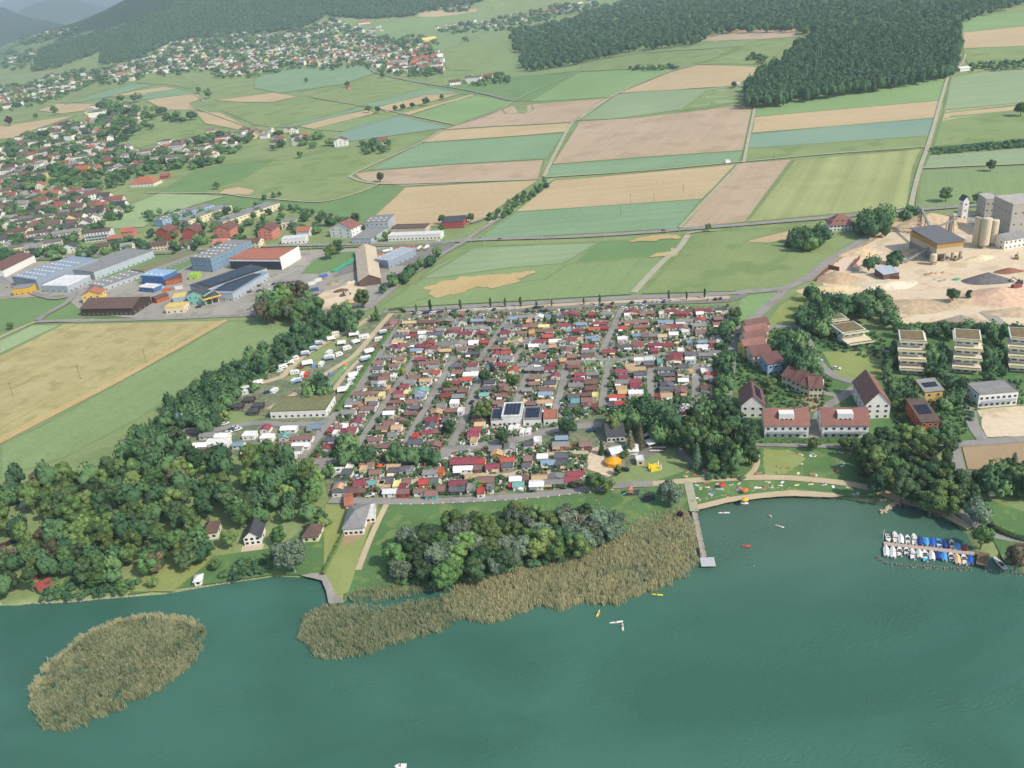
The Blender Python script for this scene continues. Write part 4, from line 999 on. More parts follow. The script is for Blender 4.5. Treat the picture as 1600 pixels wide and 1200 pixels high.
TILE = [(580, 470, 8, '''480 260 170 oi,700 250 210 Bb,930 240 190 gb,1060 270 90 gw,1150 240 100 kw,1330 235 170 sb,1490 235 80 gb,1560 235 110 bb,410 370 130 ow,570 365 130 bb,500 420 110 rb,375 425 160 kw,640 385 100 ww,
770 350 130 bw,870 350 100 gw,740 410 120 kw,850 400 100 kw,1060 340 160 bw,1030 392 180 rw,1270 330 190 gw,1430 330 120 gw,1190 395 150 rw,1370 400 130 rb,640 445 80 ww,330 500 130 oc,720 515 130 ro,900 530 200 gc,1100 520 180 gw,1280 505 110 ww,
1420 500 80 Rr,210 545 110 gw,440 540 100 bw,540 530 130 gw,630 550 110 rb,280 560 70 rw,340 580 80 rw,750 590 150 rw,570 605 150 so,930 610 150 ob,1140 585 130 bw,1290 570 90 bb,1270 650 160 kk,200 690 190 gw,350 715 150 bc,100 760 130 bw,620 715 150 rb,
660 770 120 bw,800 760 110 bb,290 800 130 bw,1070 800 130 kb,1270 785 130 rw,80 840 120 kw,210 910 120 bw,280 925 60 ww,790 815 120 gb,1270 845 170 gr,720 870 120 bw,820 880 90 Rw,1080 880 140 bb,60 930 100 kb,160 960 130 bb,540 950 130 bb,480 1000 140 gw,
1250 915 200 ww,1020 1010 170 rb,1190 970 140 Rw,680 985 150 ow,130 1020 90 ww,420 1060 110 rw,1480 1010 140 kw,1490 720 130 bw,1550 580 120 bb,1560 650 100 rw,1580 790 60 rw,50 1010 90 gw,130 1090 110 kw,990 1090 150 bb,1140 1110 120 Bb,1450 1090 130 kk,
350 1130 130 rw,620 1110 180 tw,460 1130 80 yo,620 1170 130 sw,200 1080 60 oo,930 1170 100 ro,1090 1180 150 gb,1410 1160 110 tw,60 1140 110 bc'''),
(780, 460, 8, '''180 290 90 sw,280 270 150 gw,420 265 110 gk,500 270 100 ww,370 330 60 oo,610 270 60 sw,760 270 90 kw,890 240 200 rb,1160 235 90 rr,1340 230 170 gw,130 390 130 gw,240 390 80 kw,370 385 160 bo,560 385 130 yy,810 370 150 rw,1030 360 130 sg,1260 350 150 rb,
1190 420 130 Rr,1310 400 100 rr,80 465 130 rw,290 470 110 bw,570 440 210 bb,410 470 70 oo,880 440 80 sg,990 440 150 rb,610 510 120 Rb,40 570 100 kw,110 590 90 oc,240 580 140 ow,340 580 70 gw,410 555 60 sw,510 570 130 rw,910 550 130 rw,700 570 150 ww,790 580 80 gw,
1010 550 70 ow,1140 530 120 sc,1210 555 90 so,430 630 120 ww,560 650 110 gw,660 640 110 ob,915 640 100 gw,90 665 90 bb,90 715 130 Rw,840 690 130 bw,1110 640 140 rw,1120 700 170 gw,520 760 130 rw,910 760 110 bb,1110 755 160 Bw,1370 700 150 ro,90 780 160 gw,290 870 120 gw,
440 860 170 kw,800 810 80 oo,670 860 100 rb,630 910 110 rw,940 850 130 bw,930 890 150 Bb,40 870 80 rr,180 930 120 Rw,380 920 110 gk,500 920 110 gk,700 1000 100 rw,1010 990 130 rw,990 1050 130 rw,1170 980 150 gb,450 1030 140 bB,440 1100 130 bb,640 1100 140 kw,60 1120 110 bb,
960 1120 180 gc,1150 1080 150 Bb,1150 1160 140 Bb,350 1180 120 gb,1530 950 140 rw,1550 1020 110 rw'''),
(960, 460, 8, '''215 210 180 rw,160 250 70 ww,410 220 180 bb,590 230 60 ww,700 200 140 rw,850 220 170 rR,1090 190 160 rb,1065 225 80 ww,1170 190 80 rw,1330 180 130 kw,190 340 120 bb,330 330 170 br,340 390 200 bo,110 410 110 Rw,640 330 180 sw,870 320 200 gw,
1070 305 110 Rw,1300 290 100 bb,1300 360 120 br,770 385 110 rw,640 400 110 bw,860 400 100 bw,1060 370 170 gw,890 455 90 ww,740 480 110 ww,1080 460 130 bw,1350 480 140 bw,105 545 130 ww,300 500 140 sg,490 500 120 gR,600 510 110 ow,390 500 80 bg,1230 580 90 bb,
1310 585 70 ww,940 590 70 sg,1100 580 110 sw,130 640 160 kw,300 620 120 rw,510 620 160 rr,670 620 130 ro,500 680 80 rr,1100 640 130 ww,830 690 80 ww,1210 640 60 rw,770 740 150 rw,960 730 140 kw,950 800 130 ww,1130 740 160 gg,1260 710 120 gc,740 800 180 rw,
310 810 120 ww,440 800 110 ww,430 850 110 kb,570 830 60 tw,190 880 100 oo,270 920 230 oo,640 920 200 kw,860 900 130 kw,860 965 140 bw,960 955 60 ow,1150 930 130 ww,1210 980 120 Ro,320 990 150 kw,90 1080 160 gc,260 1070 120 rw,
660 990 170 kk,690 1050 120 bb,860 1060 120 ww,1170 1030 90 gb,1230 1060 90 kb,90 1160 120 ow,660 1120 160 kk,260 1130 120 rw,840 1170 130 br,1150 1150 130 Bw'''),
(500, 590, 8, '''520 190 200 bw,680 190 110 bw,770 205 70 yc,640 260 130 ow,410 310 170 go,360 420 170 gw,670 310 110 kw,600 370 180 bw,520 460 100 Bw,450 545 140 rw,400 635 120 rw,300 590 80 ww,240 600 80 bw,130 650 60 rr,200 680 60 ww,270 670 70 rw,130 770 160 kg,
350 700 120 Bb,380 780 120 Bb,90 865 140 rw,1000 220 150 bb,940 290 140 Bb,1160 290 150 bg,1250 220 130 sw,890 370 120 bb,860 430 130 ww,1130 430 140 br,1190 360 100 kb,1000 530 130 bb,870 560 140 bw,780 620 150 bb,960 610 130 ow,910 700 120 gw,690 760 160 bw,
620 850 190 bw,830 840 180 br,980 830 90 bw,1200 790 180 kw,1400 510 150 ro,1460 420 130 ob,1340 670 130 rw,1380 590 110 kw,1190 720 60 Ro,1470 650 100 bb,1430 830 160 bb,1520 340 110 gw,1570 520 90 kw'''),
(690, 590, 8, '''540 200 110 tt,210 210 130 gb,160 300 110 ww,120 400 150 bb,240 400 60 ww,60 520 130 kw,460 330 100 gw,780 140 120 bb,760 210 130 bb,710 300 130 bb,710 390 170 rt,1060 160 160 gb,1290 190 150 sw,1310 140 170 bw,1120 310 110 bB,1020 300 90 ob,
1290 290 180 ow,1230 370 130 bw,450 500 120 bb,480 570 130 ow,430 640 130 rb,400 700 140 rw,400 775 70 ow,670 870 150 go,690 935 130 oo,850 860 130 gw,1090 820 120 kw,1200 770 90 ww,1490 820 200 go,1500 740 150 sk,280 1030 330 rR,500 1030 80 Ro,1080 1000 100 bb,1060 1080 100 kw,
1260 970 130 ww,1500 970 180 kw,830 1020 170 Rw,640 1100 160 rw,820 1090 140 kg,270 1120 230 ww,450 1110 100 bb,1330 1050 170 st,1500 1060 170 kk'''),
(880, 590, 8, '''290 200 120 Bb,130 220 130 kw,150 280 100 tw,300 270 130 bw,400 210 60 yc,130 350 140 kw,310 340 110 bw,400 350 70 rr,740 165 100 ob,675 225 200 Rw,700 310 110 Rw,600 330 80 kk,910 180 180 ww,1300 130 180 kg,1470 160 130 br,1290 210 140 ow,1180 220 70 rr,280 820 150 bb'''),
(500, 700, 6.667, '''170 230 140 ww,310 180 60 ww,280 250 110 kw,490 160 150 bw,450 210 60 ow,580 240 120 bw,770 180 140 ob,770 230 120 kw,880 205 100 kw,940 220 60 gw,1150 240 150 gw,1250 230 40 Ro,210 360 110 kc,200 400 130 oo,430 350 150 rw,540 350 90 tw,690 340 130 kb,630 370 60 ow,
910 340 80 bw,1080 340 90 Ro,1180 330 100 kw,1430 355 160 rw,860 400 60 rw,210 435 150 kw,340 430 100 Bk,430 430 80 Bb,730 440 140 ww,870 440 120 bR,1040 435 120 bw,1160 460 120 bt,1260 410 80 bb,1430 415 150 kk,1570 400 60 gw,800 370 60 yc'''),
(720, 670, 6.667, '''250 520 190 bo,140 610 140 kw,210 645 60 Rw,310 600 60 gw,570 510 120 ww,600 570 110 tw,670 500 70 Br,820 500 150 ob,990 490 170 gg,970 540 190 gB,790 560 150 ww,1190 460 150 rw,1160 515 160 rw,110 490 120 ow'''),
(400, 600, 4, '''205 270 100 ww,370 260 90 sg,60 270 60 rw,180 320 60 tw,220 320 80 gw,290 330 130 bw,70 325 80 ww,170 370 90 bo,280 375 110 ww,230 400 120 gw,210 440 80 ww'''),
(0, 600, 4, '''1310 310 120 gw,1390 315 90 ww,1360 360 150 ww,1250 375 90 ww,1300 405 90 br,1240 440 80 Rr,1560 310 80 ww,1550 400 70 rr,1550 440 80 rr,1490 370 70 sw,1200 420 90 bw,1125 335 90 bw,1055 400 110 bb'''),
(400, 300, 4, '''860 800 60 bb,840 820 60 bb,825 845 60 bb,745 965 40 rr''')]
HOMES = []
for ox, oy, s_, L_ in TILE:
    for e_ in L_.replace('\n', '').split(','):
        x_, y_, w_, c_ = e_.split(); HOMES.append((ox + float(x_) / s_, oy + float(y_) / s_, float(w_) / s_, c_))
# drop readings of one home from two overlapping views
HK = []
for h_ in HOMES:
    if not any(abs(h_[0] - q[0]) < (h_[2] + q[2]) * .24 and abs(h_[1] - q[1]) < 3.2 for q in HK): HK.append(h_)
print('HOMES', len(HOMES), len(HK))
BIG = sorted(HK, key=lambda q: -q[2] * (1 + (q[1] - 450) / 250)); INDIV = set(map(id, BIG))
SHL = sorted((max(3, round(q[2] * mpp(at(q[0], q[1], 2.7)) * 2) / 2) for q in HK), reverse=True)[290] + .5
print('SHL', SHL)
def home(u, v, wpx, code, i, as_part=None):
    g = random.Random(i * 17 + 3); r, wc = code[0], code[1]; p = at(u, v, 2.7); m_ = mpp(p); L = round(wpx * m_ * 2) / 2; L = max(3, L)
    q1 = at(u - 8, v + .25, 2.7); q2 = at(u + 8, v - .25, 2.7); rz = math.atan2(q2.y - q1.y, q2.x - q1.x)
    W = min(max(round((3.6 + g.random() * 1.6) * 2) / 2, 3), 5.5)
    if L > 11: W = 6
    kind = 'f' if r in 'wk' and g.random() < .45 or wpx < 9 else ('p' if g.random() < .1 else 'g'); h = 2.4; rh = .8 if kind == 'g' else (1.0 if kind == 'p' else 0)
    bm_, rm_ = home_parts(kind, L, W, h, rh)
    if as_part is not None: as_part.append((p, rz, bm_, rm_, wc, r)); return
    nm = 'mobile_home' if L >= SHL else 'garden_hut'
    o = empty(nm, p, rz)
    put('wall', bm_, o, HW[wc]); put('roof', rm_, o, HR[r])
    n = max(1, int(L / 2.6)); dpos = g.randrange(n)
    for j in range(n):
        x = -L / 2 + (j + .5) * L / n
        if j == dpos and n > 1: put('door', DOOR, o, loc=(x, -W / 2, .1))
        else: put('window', WIN[(1.2, .9)], o, loc=(x, -W / 2, 1.0))
    for sx in (1, -1):
        if g.random() < .6: put('window', WIN[(.9, .9)], o, loc=(sx * L / 2, g.uniform(-.8, .8), 1.1), rz=sx * math.pi / 2)
    if g.random() < .45 and L > 5:   # a porch roof on posts, or an awning
        a = L * g.uniform(.35, .6); x0 = g.choice([-L / 2, L / 2 - a]); y0 = -W / 2 - .02; m = MB(); d = g.uniform(1.6, 2.3)
        slab(m, (x0, y0 - d, 1.95), (x0 + a, y0 - d, 1.95), (x0 + a, y0, 2.3), (x0, y0, 2.3), .06)
        for xx in (x0 + .08, x0 + a - .08): m.box(xx - .05, xx + .05, y0 - d + .03, y0 - d + .13, 0, 1.94)
        put('awning', m.me('awning'), o, HR[g.choice('wwogc')])
        put('deck', MB().box(x0, x0 + a, y0 - d, y0, .02, .2).me('deck'), o, DECK)
    if g.random() < .25: put('chimney', MB().bar((L * .2, .5, h), (L * .2, .5, h + 1.3), .1, 6).me('chimney'), o, STEEL)
    reg(o, '%s-roofed %s %s' % (RC[r][1], WC[wc][1], 'mobile home' if nm == 'mobile_home' else 'hut'), 'mobile home' if nm == 'mobile_home' else 'hut', 'mobile homes of the lakeside camp' if nm == 'mobile_home' else 'small huts of the lakeside camp', 'of the camp', (8.5, 'row from the north'))
rest = []
for i, q in enumerate(HK):
    if id(q) in INDIV: home(*q, i)
    else: home(*q, i, as_part=rest)
def merge(name, items, mats, label, cat):
    V = []; Fc = []; MI = []; b = 0
    for me_, M_, mi_ in items:
        V += [tuple(M_ @ v.co) for v in me_.vertices]; Fc += [[b + k for k in p_.vertices] for p_ in me_.polygons]; MI += [mi_] * len(me_.polygons); b += len(me_.vertices)
    return tag(put(name, mesh(name, V, Fc, mats, MI)), label, cat, None, 'stuff')
if rest:
    mk = [HW[k] for k in WC] + [HR[k] for k in RC]; wi = {k: i for i, k in enumerate(WC)}; ri = {k: i + len(WC) for i, k in enumerate(RC)}; it = []
    for p, rz, b_, r_, wc, r in rest:
        M_ = Matrix.Translation(p) @ Matrix.Rotation(rz, 4, 'Z'); it.append((b_, M_, wi[wc])); it.append((r_, M_, ri[r]))
    merge('small_huts', it, mk, 'the smallest sheds and huts standing between the mobile homes of the camp', 'huts')
# low shrubs and flower beds between the plots
def camp_green():
    g = random.Random(4); pts = []
    P = pxpoly('620 492,720 488,900 482,972 480,1145 480,1140 560,1128 600,1085 640,1010 640,940 650,880 660,830 690,915 700,915 765,650 776,520 778,520 725,480 715,530 640,560 600')
    for u, v in pxgrid(P, 7.6, 5.4, .5, 9):
        if any(abs(u - q[0]) < q[2] * .55 and -6 < v - q[1] - 2 < 5 for q in HK) and g.random() < .93: continue
        p = at(u, v)
        if ROADM(p.x, p.y): continue
        W = g.uniform(1.2, 3.2) if g.random() < .95 else g.uniform(3, 4.5); pts.append((p.x, p.y, p.z, W, g.uniform(.6, 1.1)))
    print('CAMPGREEN', len(pts)); mass('garden_greenery', pts, 'low shrubs, hedges and flower beds between the mobile homes')
RL = []
for ln in RD.strip().split('\n'):
    nm, k_, wd, p = ln.split('|'); Q_ = [at(*map(float, q.split())) for q in p.split(',')]
    if Q_[0].y < 760: RL += [(a.x, a.y, b_.x, b_.y, float(wd) / 2 + .7) for a, b_ in zip(Q_, Q_[1:])]
RA = np.array(RL)
def ROADM(x, y, ex=0.0):
    dx, dy = RA[:, 2] - RA[:, 0], RA[:, 3] - RA[:, 1]; t = np.clip(((x - RA[:, 0]) * dx + (y - RA[:, 1]) * dy) / (dx * dx + dy * dy + 1e-9), 0, 1)
    return bool((np.hypot(x - RA[:, 0] - t * dx, y - RA[:, 1] - t * dy) < RA[:, 4] + ex).any())
camp_green()
# ---------------------------------------------------------------- buildings read from the photograph: two corners of the near wall, then depth, height, roof
SOLAR = mat('#27303f', .25, .15, 1.2, .6, .2); PANELW = mat('#b9bcc0', .4, .1, 1)
CT = {'1': '#b3aca0', 't': '#8a6055', 'o': '#ab6c54', 'm': '#73524a', 'b': '#66534a', 'g': '#8b8a86', 'k': '#4b4b4e', 'w': '#d8d8d4', 's': '#8c99a4', 'l': '#a8b0b6', 'v': '#7c7b54', 'd': '#443733', 'c': '#dccfae', 'y': '#dcbf6e', 'r': '#9c4a46', 'i': '#c7b59a',
      'n': '#343a46', 'u': '#7790a2', 'a': '#93b0c8', 'e': '#466a9a', 'x': '#b05a38', 'q': '#8fcdbb', 'z': '#9cc050', 'h': '#e4e2da', 'j': '#d6aa48', 'p': '#c47a6c'}
def CM(c, obj=False, roof=False): return mat(CT[c], .6 if roof else .8, .14 if roof else .07, .35 if roof else .5, .3, objvar=.06)
def solar_me(w_, d, nx, ny, gap=.25):
    m = MB()
    for i in range(nx):
        for j in range(ny): m.box(-w_ / 2 + i * w_ / nx + gap / 2, -w_ / 2 + (i + 1) * w_ / nx - gap / 2, -d / 2 + j * d / ny + gap / 2, -d / 2 + (j + 1) * d / ny - gap / 2, 0, .12)
    return m.me('solar_panels')
def bld(name, label, A, B, D, h, kind, rh, wc, rc, nx=3, fl=1, ns=None, wk=(1.4, 1.3), opts='', group=None, cat=None):
    a, b_ = at(*A), at(*B); z = min(a.z, b_.z) - .1; L = math.hypot(b_.x - a.x, b_.y - a.y); rz = math.atan2(b_.y - a.y, b_.x - a.x)
    o = empty(name, ((a.x + b_.x) / 2, (a.y + b_.y) / 2, z), rz); tag(o, label, cat or ('house' if 'house' in name else 'building'), group)
    bm_ = body_me(L, D, h, rh, kind); put('wall', bm_.me('wall'), o, CM(wc), loc=(0, D / 2, 0))
    ro = put('roof', roof_me(L, D, h, rh, kind, .5 if kind != 'f' else .12, .22).me('roof'), o, CM(rc, roof=True), loc=(0, D / 2, 0))
    win = WIN[wk]; ns = max(1, int(D / 5)) if ns is None else ns; fh = h / fl
    for f in range(fl):
        zf = f * fh + min(.95, fh * .3)
        for i in range(nx): put('window', win, o, loc=(-L / 2 + (i + .5) * L / nx, 0, zf))
        for i in range(ns):
            for sx in (1, -1): put('window', win, o, loc=(sx * L / 2, (i + .5) * D / ns, zf), rz=sx * math.pi / 2)
    if 'D' in opts: put('door', DOOR, o, loc=(L * .08, 0, 0), scale=(1.2, 1, 1.1))
    if 'G' in opts:
        for i in range(max(1, int(L / 6))): put('garage_door', GATE, o, loc=(-L / 2 + 3 + i * 6, -.01, 0), scale=(1.2, 1, 1.3))
    if 'B' in opts:
        for f in range(1, fl): 
            m = MB().box(-L * .42, L * .42, -1.6, -.08, f * fh - .1, f * fh + .08).box(-L * .42, L * .42, -1.62, -1.5, f * fh + .08, f * fh + 1.05); put('balcony', m.me('balcony'), o, CM('r' if 'R' in opts else 'l'))
    if 'S' in opts:
        m = solar_me(L * .8, D * .8 if kind == 'f' else D * .42, max(2, int(L / 2.2)), max(2, int(D / 3.5)))
        if kind == 'f': put('solar_panels', m, o, SOLAR, loc=(0, D / 2, h + .62))
        elif kind == 'g': put('solar_panels', m, o, SOLAR, loc=(0, D * .26, h + rh * .5 + .32), rot=(math.atan2(rh, D / 2), 0, 0), scale=(.9, .9, 1))
        elif kind == 'm': put('solar_panels', m, o, SOLAR, loc=(0, D / 2, h + rh / 2 + .3), rot=(math.atan2(rh, D), 0, 0))
        else: put('solar_panels', solar_me(D * .7, L * .38, 6, 3), o, SOLAR, loc=(L * .26, D / 2, h + rh * .5 + .3), rot=(math.atan2(rh, L / 2), 0, math.pi / 2))
    if 'C' in opts: put('chimney', MB().box(-.4, .4, -.4, .4, 0, 2.2).box(-.5, .5, -.5, .5, 2.2, 2.35).me('chimney'), ro, CM('b'), loc=(L * .2, 0, h + rh * .6))
    if 'M' in opts:   # a wide dormer with a loggia in the lake-side roof
        m = MB().box(-L * .17, L * .17, -D * .36, D * .02, h + .3, h + rh * .92); dd = put('dormer', m.me('dormer'), o, CM('h'), loc=(0, D / 2, 0))
        for i in (-1, 0, 1): put('window', WIN[(1.4, 1.3)], dd, loc=(i * L * .1, -D * .36, h + 1.0))
    if 'd' in opts:
        for i in range(max(2, int(L / 4))): put('dormer', MB().add([(-.8, -1.2, 0), (.8, -1.2, 0), (.8, 1.2, 1.1), (-.8, 1.2, 1.1), (0, -1.2, 1.3), (0, 1.4, 1.5)], [(0, 1, 4), (1, 2, 5, 4), (0, 4, 5, 3), (2, 3, 5), (0, 3, 2, 1)]).me('dormer'), o, CM(rc, roof=True), loc=(-L / 2 + 2 + i * 4, D * .2, h + rh * .3))
    if 'K' in opts:   # roof lights
        for i in range(max(2, int(L / 5))):
            for j in range(max(1, int(D / 9))): put('roof_light', MB().box(-.8, .8, -.8, .8, 0, .4).me('roof_light'), o, CM('w'), loc=(-L / 2 + 2.5 + i * 5, 4 + j * 8, h + .252))
    if 'P' in opts: put('terrace', MB().box(-L / 2 - 1, L / 2 + 1, -4, -.08, 0, .15).me('terrace'), o, CM('i'))
    return o
